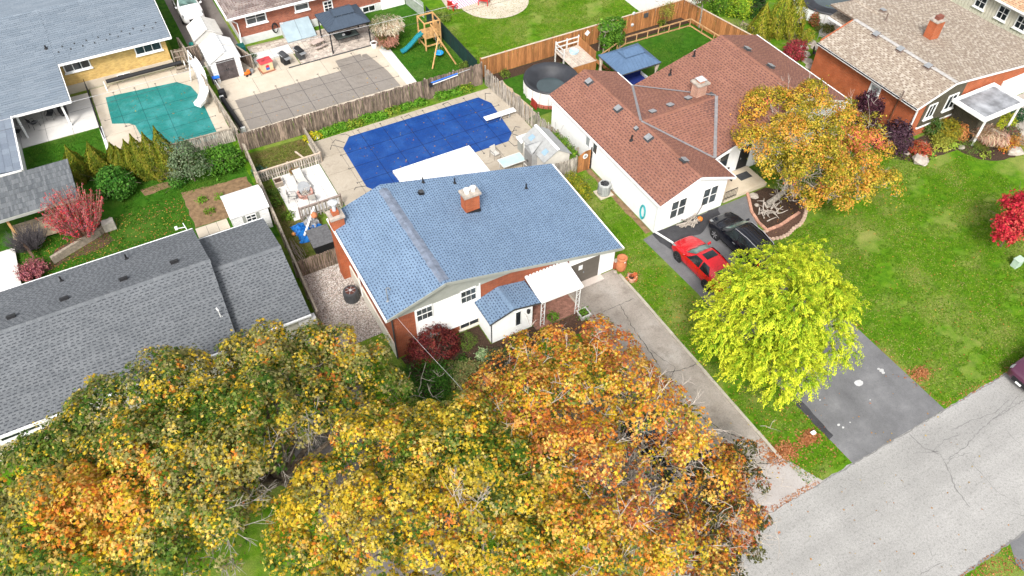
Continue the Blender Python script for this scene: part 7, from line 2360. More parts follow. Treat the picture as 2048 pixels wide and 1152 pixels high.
def maple(t, lobes, density, per, spread, size, mixfn, shape='maple', name='crown', up=.55, seed=3, inner=.2, under=-.25, holes=(), bump=9, twig_at=(), twig_n=0, twig_m=None):
    sub = bumps(lobes, bump, .42, seed)
    C, Nn = lobe_clumps(sub, density, under, inner)
    keep = np.ones(len(C), bool)
    for (c, r, pr) in holes:                        # thin places where the ground and the limbs show
        d = np.linalg.norm((C - np.array(c)) * np.array([1, 1, .5]), axis=1)
        keep &= ~((d < r * rng.uniform(.75, 1.2, len(C))) & (rng.random(len(C)) < pr))
    C, Nn = C[keep], Nn[keep]
    n = len(C)
    cid = np.repeat(np.arange(n), per)
    off = rng.normal(size=(n * per, 3)) * spread * rng.uniform(.6, 1.4, n).repeat(per)[:, None]
    nr = Nn[cid]
    off -= (off * nr).sum(1)[:, None] * nr * .55
    rad = np.linalg.norm(off, axis=1)
    P = C[cid] + off - nr * (rad ** 2 / (spread * 3))[:, None]   # boughs droop at their rims
    P[:, 2] = np.maximum(P[:, 2], .05)
    N = nr + off / (spread * 2.2) + np.array([0, 0, up]) + rng.normal(size=P.shape) * .4
    S_ = size * rng.uniform(.6, 1.35, len(P))
    o = leaf_object(name, t, m_leaf, P, N, S_, mixfn(P, cid, n), shape)
    if twig_n:
        tb = B()
        q = random.Random(seed)
        cand = []
        for (c, r) in twig_at:
            d = np.linalg.norm(C - np.array(c), axis=1)
            cand += list(np.nonzero(d < r)[0])
        if not twig_at:
            cand = list(range(n))
        for k in range(twig_n):
            i = q.choice(cand)
            p = Vector(C[i]) - Vector(Nn[i]) * .35 + Vector((q.gauss(0, .15), q.gauss(0, .15), 0))
            d = (Vector(Nn[i]) + Vector((q.gauss(0, .6), q.gauss(0, .6), q.gauss(0, .25)))).normalized()
            L = q.uniform(.6, 1.5)
            m1 = p + d * L * .5 + Vector((q.uniform(-.1, .1), q.uniform(-.1, .1), q.uniform(-.05, .08)))
            e = p + d * L
            tb.tube([p, m1, e], [.022, .015, .006], 4, cap=False)
            for (b0, f) in ((m1, .5), (m1, .45), (p.lerp(m1, .5), .6), (m1.lerp(e, .5), .35)):
                d2 = (d + Vector((q.uniform(-1, 1), q.uniform(-1, 1), q.uniform(-.5, .5)))).normalized()
                w = b0 + d2 * L * f * .5 + Vector((0, 0, q.uniform(-.06, .06)))
                tb.tube([b0, w, b0 + d2 * L * f + Vector((q.uniform(-.1, .1), q.uniform(-.1, .1), 0))], [.013, .01, .005], 4, cap=False)
        tb.obj('bare_twigs', twig_m or m_twig, t, kind='stuff')
    return o

def blend(P, cid, n, weights, seed):
    """choose palette family per leaf from weights (k,n_leaves) then a colour within it"""
    fams, W = weights
    W = np.maximum(np.array(W), 0.001)
    W = W / W.sum(0)
    u = np.where(rng.random(len(P)) < .62, rng.random(n)[cid], rng.random(len(P)))
    c = np.cumsum(W, 0)
    f = (u[None] > c).sum(0)
    f = np.minimum(f, len(fams) - 1)
    out = np.zeros((len(P), 3))
    for k, fam in enumerate(fams):
        m = f == k
        if m.any():
            ci = np.where(rng.random(len(P)) < .6, rng.integers(0, len(fam), n)[cid], rng.integers(0, len(fam), len(P)))[m]
            out[m] = np.array(fam)[ci]
    return jitter(out, .16, .06)

def blob(P, c, r):
    d = ((P - np.array(c)) ** 2).sum(1)
    return np.exp(-d / (r * r))

# ---- big green and olive maple on the left
tA = thing('maple_tree', 'large green and olive maple with orange patches in the lower left', 'tree', (*(0.97, 22.60), 0))
lobA = lobes_px([((-10.31, 25.80, 5.5), 2.7, .8), ((-6.90, 26.33, 6), 2.8, .8), ((-3.13, 26.40, 6.2), 2.9, .85), ((0.23, 26.44, 6), 2.7, .85), ((3.41, 25.83, 5.5), 2.5, .8), ((5.51, 24.95, 4.6), 1.75, .8), ((6.17, 22.55, 4.8), 1.3, .8), ((-5.06, 22.32, 7.2), 3.0, .85), ((-1.54, 22.60, 7.4), 2.9, .85),
                 ((-8.91, 21.70, 6.8), 3.0, .85), ((-5.51, 19.45, 6.8), 2.7, .85), ((-12.07, 23.32, 5.5), 2.6, .8), ((1.79, 23.06, 6.4), 2.0, .8), ((-7.98, 19.32, 6), 2.6, .8), ((-2.97, 19.88, 6.6), 1.9, .8)])
hotA = [(-7.74, 22.35, 8), (-6.59, 20.96, 8.2), (-8.50, 21.35, 8.0)]
warmA = [(-4.24, 24.87, 8), (3.92, 23.16, 6.5), (0.24, 21.82, 8), (-3.64, 19.20, 8), (4.71, 25.94, 6.5), (-0.87, 25.26, 8)]
def colA(P, cid, n):
    hot = sum(blob(P, c, 1.35) for c in hotA)
    warm = sum(blob(P, c, 1.3) for c in warmA)
    n1, n2 = patch_noise(P, .9, 1), patch_noise(P, 1.7, 2)
    cl = rng.normal(size=n)[cid] * .35
    return blend(P, cid, n, ((GREENS, OLIVES, YELLOWS, ORANGES), [np.clip(.7 + n1 * .7 + cl - hot * 2, 0, 3), np.clip(.65 - n1 * .45 + n2 * .4 - hot * 2, 0, 3), np.clip(.36 + n2 * .4 - cl * .5 + warm * .45 + hot * 1.2, 0, 3), np.clip(.03 + hot * 2.4 + warm * .22 + n2 * .08, 0, 4)]), 1)
maple(tA, lobA, 3.0, 36, .25, .168, colA, holes=(((0.59, 20.66, 7.0), 1.2, .95), ((1.02, 19.43, 6.5), .9, .95), ((-1.86, 17.35, 6.5), 1.2, .95), ((-4.04, 17.66, 6.5), .7, .9), ((-5.71, 21.11, 8), .6, .8), ((-2.42, 24.34, 8), .5, .9)), seed=5, twig_at=(((-1.69, 17.90, 6.5), 2.6), ((0.59, 20.24, 6.5), 2.4), ((-4.11, 18.20, 6.5), 1.6)), twig_n=90, twig_m=m_bark_lt)
limbs(tA, (*(0.97, 22.60), 0), .34, [l[:3] for l in lobA], m_bark, seed=4, fork=.3, twigs=170, twig_m=mat('twig_grey', (.24, .21, .18), .9))

# ---- yellow maple in the middle
tB = thing('maple_tree', 'bright yellow maple between the green maple and the orange maple', 'tree', (*(5.57, 16.85), 0))
lobB = lobes_px([((5.84, 19.49, 5.6), 1.7, .85), ((7.96, 18.24, 6.2), 2.0, .85), ((4.09, 19.14, 6.4), 2.3, .85), ((6.36, 16.77, 7), 2.5, .85), ((8.42, 15.32, 6.6), 2.4, .85), ((1.72, 18.17, 6.3), 2.2, .85), ((0.31, 17.06, 6), 2.1, .85), ((3.20, 15.74, 7), 2.4, .85),
                 ((7.64, 12.99, 6.6), 2.2, .85), ((5.59, 13.75, 6.8), 2.0, .85), ((1.52, 14.66, 6.4), 2.2, .85), ((4.25, 12.52, 6.2), 2.2, .85), ((7.17, 11.25, 6), 1.9, .85), ((-0.87, 15.76, 5.8), 1.8, .85)])
def colB(P, cid, n):
    n1, n2 = patch_noise(P, 1.0, 5), patch_noise(P, 2.1, 6)
    cl = rng.normal(size=n)[cid] * .3
    g = np.clip((P[:, 0] - 5) * .06 + (16 - P[:, 1]) * .02, 0, .4)
    return blend(P, cid, n, ((GREENS, OLIVES, YELLOWS, ORANGES), [np.clip(.42 + n1 * .55 + cl + g, 0, 3), np.clip(.25 - n1 * .2, 0, 2), np.clip(1.25 - n1 * .5 + n2 * .3, .1, 3), np.clip(.22 + n2 * .35 - cl * .4, 0, 3)]), 2)
maple(tB, lobB, 3.1, 36, .25, .168, colB, holes=(((3.71, 16.24, 7.5), .7, .97), ((2.49, 18.03, 7.0), .7, .95), ((0.20, 16.97, 6.8), .6, .95), ((2.35, 15.32, 7.2), .5, .95), ((3.78, 13.63, 7), .6, .95), ((1.41, 14.19, 7), .6, .9), ((5.86, 13.75, 7.5), .5, .8)), seed=6, twig_at=(((6.02, 14.08, 7.2), 1.4), ((7.05, 15.14, 7.2), .9)), twig_n=45)
limbs(tB, (*(5.57, 16.85), 0), .26, [l[:3] for l in lobB], m_bark_lt, seed=9, fork=.35, twigs=120, twig_m=m_bark_lt)

# ---- orange maple, thinner, with bare grey twigs
tC = thing('maple_tree', 'orange and rust maple with bare grey twigs beside the concrete driveway', 'tree', (*(15.38, 14.71), 0))
lobC = lobes_px([((13.74, 20.61, 5), 2.3, .8), ((15.80, 19.00, 5.6), 2.3, .85), ((10.81, 19.71, 5.2), 1.9, .8), ((12.23, 17.22, 6.6), 2.6, .85), ((15.85, 16.20, 6.2), 2.3, .85), ((16.02, 13.65, 6), 2.1, .85), ((9.57, 17.95, 5.8), 2.1, .85), ((11.63, 14.48, 7), 2.3, .85),
                 ((12.47, 11.97, 6.6), 2.1, .85), ((17.09, 12.01, 5), 1.9, .8), ((13.25, 10.24, 6), 2.1, .85), ((10.33, 11.10, 6.4), 2.3, .85), ((10.74, 9.30, 6), 2.2, .85), ((13.72, 8.38, 5), 1.9, .8)])
def colC(P, cid, n):
    n1, n2 = patch_noise(P, 1.0, 8), patch_noise(P, 2.2, 9)
    cl = rng.normal(size=n)[cid] * .35
    return blend(P, cid, n, ((GREENS, YELLOWS, ORANGES, RUSTS), [np.clip(.14 + n1 * .3, 0, 2), np.clip(.75 + n1 * .4 + cl, 0, 3), np.clip(1.0 + n2 * .3, .1, 3), np.clip(.26 - n1 * .4 + n2 * .25 - cl * .5, 0, 3)]), 3)
maple(tC, lobC, 2.7, 30, .26, .155, colC, holes=(((14.02, 14.53, 7), .8, .97), ((14.53, 13.03, 7), 1.0, .93), ((13.07, 12.53, 7), .8, .85), ((11.94, 12.86, 7), .8, .75), ((15.14, 11.41, 6.5), .9, .8), ((14.35, 9.63, 6.5), 1.1, .9), ((13.49, 11.18, 7), .8, .7), ((10.63, 12.47, 7), .6, .7), ((16.00, 10.39, 5.5), 1.0, .85)), seed=7, twig_n=150)
limbs(tC, (*(15.38, 14.71), 0), .3, [l[:3] for l in lobC], m_bark_lt, seed=14, fork=.32, twigs=520, twig_r=.016)
# darker outer boughs at the driveway apron
tD = thing('maple_tree', 'small dark olive and rust maple boughs overhanging the driveway apron', 'tree', (*(17.20, 10.47), 0))
lobD = lobes_px([((19.30, 12.00, 3.6), 1.1, .7), ((20.69, 12.03, 3.4), .8, .7), ((17.82, 10.70, 4), 1.3, .75), ((19.88, 10.69, 3.4), .8, .7), ((17.54, 9.23, 4), 1.2, .75), ((17.55, 8.02, 3.6), .8, .7), ((15.28, 8.70, 4.2), 1.2, .8), ((15.11, 7.65, 3.8), 1.3, .75), ((15.55, 10.28, 4.6), 1.0, .8)])
def colD(P, cid, n):
    n1, n2 = patch_noise(P, 1.6, 12), patch_noise(P, 2.6, 13)
    return blend(P, cid, n, (([(.06, .065, .018), (.09, .085, .025), (.05, .06, .02)], YELLOWS, ORANGES, RUSTS), [np.clip(.9 + n1 * .9, 0, 3), np.clip(.15 + n2 * .2, 0, 2), np.clip(.35 - n1 * .5, 0, 3), np.clip(.5 - n1 * .4 + n2 * .3, 0, 3)]), 3)
maple(tD, lobD, 7.0, 30, .2, .15, colD, seed=8, bump=22, twig_n=60)
limbs(tD, (*(17.20, 10.47), 0), .14, [l[:3] for l in lobD], m_bark_lt, seed=15, fork=.4, twigs=150, twig_r=.014)

# ---- weeping yellow green tree by the asphalt driveway
tL = thing('weeping_tree', 'weeping bright yellow green tree overhanging the asphalt driveway', 'tree', (27.0, 17.6, 0))
lobL = lobes_px([((28.53, 19.44, 5.4), 1.84, .9), ((30.43, 18.83, 5), 1.75, .85), ((26.69, 19.28, 4.8), 1.75, .85), ((26.40, 17.14, 6.2), 2.20, .9), ((30.30, 17.08, 4.6), 1.66, .85), ((31.93, 17.30, 3.6), 1.30, .85), ((24.97, 17.97, 4.4), 1.90, .9), ((25.60, 15.83, 4.6), 2.00, .95), ((28.53, 15.56, 4), 1.80, .95),
                 ((25.06, 16.29, 3), 1.50, 1), ((26.35, 15.16, 2.8), 1.60, 1), ((26.76, 19.99, 3.4), 1.10, 1), ((28.73, 14.86, 2.8), 1.10, 1), ((32.78, 20.51, 4), 1.10, .9)])
C_, Nn_ = lobe_clumps(bumps(lobL, 12, .42, 11), 9.0, -.4, .2)
n = len(C_)
per = 46
cid = np.repeat(np.arange(n), per)
fr = rng.random(n * per)
out = Nn_[cid].copy()
out[:, 2] *= .3
out += (rng.normal(size=(n, 3)) * .35)[cid] * np.array([1, 1, 0])
out /= np.linalg.norm(out, axis=1)[:, None] + 1e-6
L_ = rng.uniform(.4, 1.0, n)[cid]
P = C_[cid] + out * (fr * L_ * .8)[:, None] + rng.normal(size=(n * per, 3)) * .05
P[:, 2] += (.4 * fr - .95 * fr ** 2) * L_
P[:, 2] = np.maximum(P[:, 2], .06)
N = Nn_[cid] * .8 + rng.normal(size=P.shape) * .5 + np.array([0, 0, .6])
n1 = patch_noise(P, 1.1, 21)
ctone = (rng.normal(size=n) * .22)[cid]
tipc = np.clip(.12 + fr * .75 + ctone + rng.normal(size=len(P)) * .12 + n1 * .2, 0, 1)[:, None]
COLR = jitter(np.array([[.2, .34, .012]]) * (1 - tipc) + np.array([[.74, .76, .05]]) * tipc, .15, .06)
dr_ = out * .7
dr_[:, 2] -= .75
leaf_object('crown', tL, m_leaf, P, N, rng.uniform(.08, .165, len(P)), COLR, 'needle', droop=dr_)
limbs(tL, (27.0, 17.6, 0), .24, [l[:3] for l in lobL[:10]], m_bark, seed=22, fork=.35)

# ---- autumn tree in the mulch bed by the white house
tU = thing('autumn_tree', 'yellow and orange ornamental tree in the brick edged mulch bed', 'tree', (*(37.66, 28.41), 0))
lobU = lobes_px([((40.45, 32.77, 4.6), 2.1, .85), ((42.74, 31.96, 5), 2.0, .85), ((37.46, 30.62, 4.4), 1.8, .85), ((38.86, 28.38, 5.2), 2.3, .85), ((42.89, 28.38, 4.6), 1.9, .85), ((37.52, 28.55, 3.6), 1.5, .8), ((38.85, 26.15, 4.6), 2.1, .85), ((44.20, 26.89, 3.8), 1.6, .85), ((41.55, 25.14, 3.6), 1.9, .85),
                 ((39.19, 24.78, 2.8), 1.5, .8), ((43.76, 24.10, 2.8), 1.3, .8), ((37.44, 26.28, 2.6), 1.1, .8), ((45.42, 30.69, 4), 1.3, .8), ((47.81, 29.53, 3), 1.0, .8)])
redU = [(43.75, 26.76, 4.5), (42.02, 26.62, 4.8)]
def colU(P, cid, n):
    n1, n2 = patch_noise(P, 1.2, 31), patch_noise(P, 2.6, 32)
    rd = sum(blob(P, c, 1.1) for c in redU)
    cl = rng.normal(size=n)[cid] * .3
    return blend(P, cid, n, (([(.2, .19, .015), (.28, .24, .02), (.15, .16, .015)], [(.46, .33, .03), (.54, .4, .05)], [(.58, .26, .035), (.6, .32, .07), (.5, .21, .03)], [(.6, .16, .08), (.52, .13, .07)]),
                 [np.clip(.75 + n1 * .7 + cl, 0, 3), np.clip(.8 + n2 * .3, 0, 3), np.clip(.55 - n1 * .6 + n2 * .3, 0, 3), np.clip(.02 + rd * 3, 0, 4)]), 4)
maple(tU, lobU, 4.2, 34, .24, .15, colU, shape='oval', seed=9, twig_n=40, holes=(((39.45, 28.76, 5.8), .6, .9), ((43.18, 30.56, 5.5), .7, .8)))
limbs(tU, (*(37.66, 28.41), 0), .22, [l[:3] for l in lobU], m_bark_lt, seed=33, fork=.3, twigs=160)

def small_tree(name, label, cat, base, lobes, density, per, spread, size, cols, w=None, shape='oval', trunk=.07, leafm=None, twigs=0, tm=None, up=.5, inner=.3, group=None, fork=.35, under=-.5):
    t = thing(name, label, cat, (base[0], base[1], 0), 0, group)
    P, N, cid, n = crown_leaves(lobes, density, per, spread, up=up, inner=inner, under=under)
    cw = rng.normal(size=n)[cid]
    cols = np.array(cols)
    idx = np.clip(((cw * .22 + rng.random(len(P)) * .7 + .15) * len(cols)).astype(int), 0, len(cols) - 1)
    o = leaf_object('foliage', t, leafm or m_leaf, P, N, size * rng.uniform(.6, 1.3, len(P)), jitter(cols[idx], .22, .07), shape)
    if trunk:
        limbs(t, (base[0], base[1], 0), trunk, [l[:3] for l in lobes], tm or m_bark, name='stem', seed=int(abs(base[0] * 7 + base[1])), fork=fork, twigs=twigs)
    return t

def dome(base, r, h, k=1):
    """a mound of lobes for a shrub"""
    L = [(base[0], base[1], h * .45, r * .8, r * .8, h * .55)]
    q = random.Random(int(base[0] * 13 + base[1] * 7))
    for i in range(5 * k):
        a = 2 * pi * i / (5 * k) + q.uniform(-.3, .3)
        L.append((base[0] + r * .55 * cos(a), base[1] + r * .55 * sin(a), h * q.uniform(.3, .5), r * q.uniform(.4, .55), r * q.uniform(.4, .55), h * q.uniform(.35, .5)))
    return L

def column(base, r, h):
    return [(base[0], base[1], h * .3, r, r, h * .3), (base[0] + .03, base[1], h * .55, r * .82, r * .82, h * .3), (base[0], base[1] + .03, h * .8, r * .5, r * .5, h * .24)]

def cone_tree(name, label, q, r, h, n, cols, group, size=.13):
    """columnar conifer: upright sprays on a pointed, slightly fluted cone"""
    t = thing(name, label, 'tree', (q[0], q[1], 0), 0, group)
    u = rng.random(n)
    z = h * (1 - (1 - u) ** .62)
    a = rng.uniform(0, 2 * pi, n)
    ph = rng.uniform(0, 6.28)
    prof = np.sin(np.clip(z / h * 1.0 + .18, 0, 1.18) / 1.18 * pi) ** .75 * (1 - (z / h) ** 3) + .04
    flute = 1 + .16 * np.sin(a * 5 + z * 1.7 + ph) + .1 * np.sin(a * 3 - z * 2.9)
    rr = r * prof * flute * rng.uniform(.84, 1.06, n)
    P = np.stack([q[0] + rr * np.cos(a), q[1] + rr * np.sin(a), z + .03], 1)
    N = np.stack([np.cos(a), np.sin(a), np.full(n, .25)], 1) + rng.normal(size=(n, 3)) * .35
    tone = np.clip((np.sin(a * 5 + z * 1.7 + ph) * .2 + .45 + rng.normal(size=n) * .22), 0, .999)
    cols = np.array(cols)
    leaf_object('foliage', t, m_leaf, P, N, size * rng.uniform(.7, 1.4, n), jitter(cols[(tone * len(cols)).astype(int)], .2, .06), 'needle', droop=(0, 0, 1))
    B().tube([(q[0], q[1], 0), (q[0], q[1], h * .9)], [.08, .015], 6).obj('trunk', m_bark, t)
    return t

THUJA = [(.06, .09, .008), (.11, .15, .012), (.17, .2, .016), (.23, .23, .022), (.25, .2, .03)]
THUJA_L = [(.09, .12, .01), (.17, .2, .014), (.27, .28, .02), (.34, .31, .035), (.25, .18, .03)]
# row of columnar cedars in front of the teal pool
for k, (px_, lb) in enumerate((((-3.25, 55.23, 2.5), 'columnar cedar at the left end of the row by the teal pool'), ((-2.91, 54.57, 2.5), 'columnar cedar between the two tallest and the left end of the row'), ((-2.23, 54.05, 3.2), 'columnar cedar third from the left in the row by the teal pool'), ((-1.65, 53.43, 3.9), 'tall columnar cedar just right of the middle of the row'), ((-0.84, 52.96, 4.1), 'tallest columnar cedar of the row by the teal pool'), ((0.04, 52.53, 4.6), 'columnar cedar at the right end of the row by the teal pool'))):
    h = (2.6, 2.6, 3.3, 4.0, 4.2, 4.7)[k]
    cone_tree('columnar_cedar', lb, px_, (.68, .74, .74, .86, .88, .84)[k], h, 8000, THUJA, 'row of columnar cedars')
for px_, h, lb in (((-6.04, 55.29, 3.3), 3.3, 'slim columnar cedar standing behind the shake pavilion corner'), ((-4.59, 54.89, 3.4), 3.4, 'columnar cedar right of the slim one behind the red bush')):
    cone_tree('columnar_cedar', lb, px_, .72, h, 6500, THUJA, 'pair of columnar cedars by the pavilion')
SHRUB_G = [(.02, .08, .008), (.035, .13, .012), (.055, .17, .018), (.09, .22, .03)]
q = (-3.91, 52.40)
small_tree('round_shrub', 'round bright green shrub at the end of the cedar row', 'shrub', q, dome(q, 1.35, 2.2), 9, 22, .22, .2, SHRUB_G, trunk=.05)
q = (1.34, 51.25)
small_tree('grey_green_tree', 'loose grey green young tree beside the teal pool fence', 'tree', q, [(q[0], q[1], 2.0, 1.1, .9, 1.3), (q[0] + .5, q[1] - .2, 1.2, .9, .8, .8), (q[0] - .6, q[1], 1.5, .8, .7, .9), (q[0] + .1, q[1], 3.1, .5, .5, .7)], 8, 18, .25, .16, [(.07, .12, .05), (.12, .17, .085), (.18, .23, .13)], trunk=.05)
q = (3.75, 51.75)
small_tree('leafy_shrub', 'bright green leafy shrub against the lot line fence', 'shrub', q, dome(q, 1.3, 1.7), 9, 18, .25, .22, [(.04, .12, .01), (.07, .19, .015), (.12, .26, .03)], trunk=.04)
q = (0.20, 51.47)
small_tree('leafy_shrub', 'low green shrub at the foot of the grey green tree', 'shrub', q, dome(q, .65, .8), 12, 16, .16, .16, SHRUB_G, trunk=.03)
# burning bush: upright branches with red tips
def branch_bush(name, label, q, n, h, spread, tipcols, wood, leafsize=.1, per=26, tipfrac=.45, seed=1, wr=.016):
    t = thing(name, label, 'shrub', (q[0], q[1], 0))
    r = random.Random(seed)
    b = B()
    Ps, Ns, Cs = [], [], []
    for k in range(n):
        a = r.uniform(0, 2 * pi)
        s = spread * r.random() ** .6
        H = h * r.uniform(.65, 1.05) * (1 - .25 * (s / spread))
        p0 = Vector((q[0] + r.uniform(-.2, .2), q[1] + r.uniform(-.2, .2), .05))
        p2 = Vector((q[0] + s * cos(a), q[1] + s * sin(a), H))
        p1 = p0.lerp(p2, .5) + Vector((cos(a) * s * .15, sin(a) * s * .15, -.05))
        b.tube([p0, p1, p2], [wr * 1.4, wr, wr * .4], 4, cap=False)
        for i in range(per):
            f = 1 - tipfrac * r.random()
            c = (p1.lerp(p2, max(0, f * 2 - 1)))
            Ps.append((c.x + r.gauss(0, .06), c.y + r.gauss(0, .06), c.z + r.gauss(0, .05)))
            Ns.append((r.gauss(0, .6) + cos(a) * .4, r.gauss(0, .6) + sin(a) * .4, r.gauss(0, .4) + .5))
            Cs.append(r.choice(tipcols))
    b.obj('branches', wood, t, kind='stuff')
    leaf_object('foliage', t, m_leaf, np.array(Ps), np.array(Ns), leafsize * rng.uniform(.6, 1.3, len(Ps)), jitter(np.array(Cs)), 'oval')
    return t
branch_bush('burning_bush', 'tall red burning bush with bare stems beside the shake pavilion', (-6.87, 48.84), 190, 4.2, 2.2, [(.45, .045, .06), (.34, .06, .09), (.58, .04, .05), (.28, .09, .12), (.48, .11, .12)], mat('bush_wood', (.42, .24, .17), .9), .13, 25, .5, 3, .024)
branch_bush('bare_shrub', 'dark grey bare shrub in front of the shake pavilion deck', (-10.30, 49.41), 420, 1.9, 1.5, [(.08, .07, .075), (.06, .05, .06)], mat('dark_twigs', (.1, .09, .095), .9), .05, 4, .3, 4, .013)
branch_bush('pink_shrub', 'low dusty pink shrub behind the grey roof ridge', (-10.49, 46.56), 120, 1.2, 1.1, [(.38, .1, .12), (.3, .1, .13), (.42, .16, .16)], mat('pink_wood', (.2, .1, .09), .9), .13, 22, .7, 5)
# crimson cutleaf maple and planting in front of the blue roofed house
q = (10.17, 27.69)
small_tree('cutleaf_maple', 'dark crimson mounded maple in front of the white siding', 'tree', q, [(q[0], q[1], 1.0, 1.45, 1.2, .9), (q[0] - .8, q[1] - .1, .75, .9, .8, .7), (q[0] + .8, q[1], .85, .8, .8, .75), (q[0] + .1, q[1] + .2, 1.5, .9, .8, .6)], 12, 20, .2, .17, [(.07, .012, .014), (.12, .018, .02), (.18, .03, .028), (.2, .055, .035)], shape='needle', trunk=.08, up=.3)
q = (8.89, 26.01)
small_tree('yew_shrub', 'spreading dark green yew between the two maples and the house', 'shrub', q, dome(q, 1.7, 1.3), 16, 16, .2, .15, [(.02, .07, .006), (.035, .11, .01), (.06, .16, .016)], shape='needle', trunk=.05, up=.6)
for k, (px_, r_, h_, cols, lb) in enumerate((((12.38, 27.46), .6, .9, [(.08, .16, .015), (.14, .22, .03)], 'grassy green clump below the basement window'),
        ((12.75, 26.15), .38, .5, [(.3, .4, .2), (.42, .5, .28), (.16, .28, .1)], 'pale variegated hosta at the corner of the entry'),
        ((11.50, 26.40), .35, .4, [(.03, .09, .01), (.05, .13, .02)], 'small green plant left of the hosta'),
        ((13.20, 25.34), .95, .7, [(.05, .1, .03), (.1, .15, .06), (.13, .17, .08)], 'grey green perennial below the entry wall'),
        ((11.48, 25.01), 1.25, .6, [(.22, .24, .08), (.3, .3, .12), (.14, .18, .05), (.3, .2, .08)], 'pale yellow green ground shrub beside the yew'),
        ((10.51, 25.79), 1.0, .6, [(.2, .22, .07), (.28, .27, .1), (.12, .16, .05)], 'pale shrub between the yew and the crimson maple'),
        ((15.26, 25.89), .45, .4, [(.06, .12, .02), (.12, .18, .03), (.25, .1, .04)], 'low green plant under the front entry wall'),
        ((18.10, 26.66), .3, .45, [(.1, .22, .02), (.18, .32, .04)], 'bright green plant at the edge of the brick paving'))):
    small_tree('garden_plant', lb, 'plant', px_, dome(px_, r_, h_), 18, 14, .14, .14, cols, trunk=0 if k else 0, shape='oval' if k not in (0, 3) else 'blade')
# shrubs on the white and blue house sides
q = (26.08, 36.83)
small_tree('yellow_shrub', 'yellow green shrub at the corner of the picket fence and blue roof', 'shrub', q, [(q[0], q[1], .6, .55, .9, .7), (q[0] + .1, q[1] - .9, .5, .5, .8, .6), (q[0] - .1, q[1] + .6, .5, .5, .6, .5)], 14, 16, .16, .14, [(.1, .15, .012), (.2, .24, .02), (.34, .3, .02)], trunk=.03)
q = (28.26, 41.83)
small_tree('green_hedge', 'bright green vine growing along the back of the grey resin shed', 'hedge', (27.4, 40.4), [(27.35, 39.2, .9, .35, .7, .8), (27.35, 40.4, 1.0, .35, .8, .8), (27.35, 41.5, .9, .35, .7, .7)], 16, 14, .15, .14, [(.06, .16, .01), (.12, .25, .02), (.2, .3, .03)], trunk=.03)
# ivy covered arbour
t = thing('ivy_arbour', 'timber arbour covered with bright green ivy in front of the cedar fence', 'arbour', (*(39.12, 51.68), 0))
q = (39.12, 51.68)
for dx in (-.9, .9):
    for dy in (-.35, .35):
        B().beam((q[0] + dx, q[1] + dy, 0), (q[0] + dx, q[1] + dy, 2.3), .1).obj('post', m_rail, t)
B().box(q[0] - 1.1, q[0] + 1.1, q[1] - .5, q[1] + .5, 2.25, 2.32).obj('top', m_rail, t)
P, N, cid, n = crown_leaves([(q[0], q[1], 2.5, 1.25, .75, .55), (q[0] - .5, q[1] - .35, 1.3, .55, .35, 1.1), (q[0] + .7, q[1] - .3, 1.4, .5, .35, 1.1), (q[0] + .1, q[1] + .2, 1.2, 1.0, .3, 1.1)], 15, 18, .16, up=.4, under=-.8)
leaf_object('ivy', t, m_leaf, P, N, .16 * rng.uniform(.6, 1.3, len(P)), jitter(pick([(.05, .15, .01), (.09, .22, .02), (.15, .3, .03), (.03, .09, .01)], [1, 1, 1, .6], len(P))), 'oval')
# thin yellow tree and others by the cedar fence
q = (45.56, 51.98)
small_tree('young_tree', 'thin yellow green young tree inside the garden enclosure', 'tree', q, [(q[0], q[1], 1.9, .75, .6, .7), (q[0] + .2, q[1], 2.4, .5, .4, .4)], 12, 14, .16, .1, [(.2, .2, .03), (.28, .26, .04), (.14, .16, .02)], trunk=.04)
q = (48.89, 50.92)
small_tree('dark_plum_tree', 'small dark leaved tree with pale trunk at the corner of the cedar fence', 'tree', q, [(q[0], q[1], 3.6, 1.1, 1.0, .8), (q[0] - .5, q[1] + .2, 3.1, .7, .6, .6)], 11, 16, .2, .14, [(.05, .08, .02), (.1, .1, .04), (.2, .1, .07)], trunk=.08, tm=m_bark_lt, fork=.7)
for px_, r_, h_, cols, lb in (((52.45, 52.18), 1.1, 2.6, [(.05, .13, .01), (.1, .22, .015), (.2, .32, .03)], 'bright green leafy tree behind the corner of the cedar fence'), ((53.53, 50.85), 1.2, 3.0, [(.12, .24, .015), (.22, .36, .02), (.34, .4, .03)], 'lime green leafy tree left of the tall yellow cedars'),
        ((50.98, 47.08), .9, 1.5, [(.1, .16, .04), (.2, .25, .07), (.3, .3, .1)], 'pale green shrub below the lime green tree'), ((54.95, 50.31), .9, 2.4, [(.015, .05, .01), (.03, .08, .015)], 'dark green shrub between the lime tree and the cedars')):
    small_tree('leafy_tree', lb, 'tree', px_, dome(px_, r_, h_), 9, 18, .22, .18, cols, trunk=.06)
for px_, r_, h_, lb in (((51.52, 45.81), .9, 4.3, 'left of the three tall yellow green cedars behind the brown roof'), ((54.35, 46.27), 1.0, 5.0, 'middle of the three tall yellow green cedars behind the brown roof'), ((55.19, 45.42), .9, 4.6, 'right of the three tall yellow green cedars behind the brown roof')):
    cone_tree('golden_cedar', lb, px_, r_ * 1.15, h_, 4600, THUJA_L, 'tall yellow green cedars', .16)
q = (53.00, 42.55)
small_tree('crimson_maple', 'small crimson maple beside the brown roof edge and stone path', 'tree', q, dome(q, 1.0, 1.7), 13, 16, .18, .14, [(.2, .02, .03), (.32, .035, .05), (.42, .07, .08)], trunk=.06)
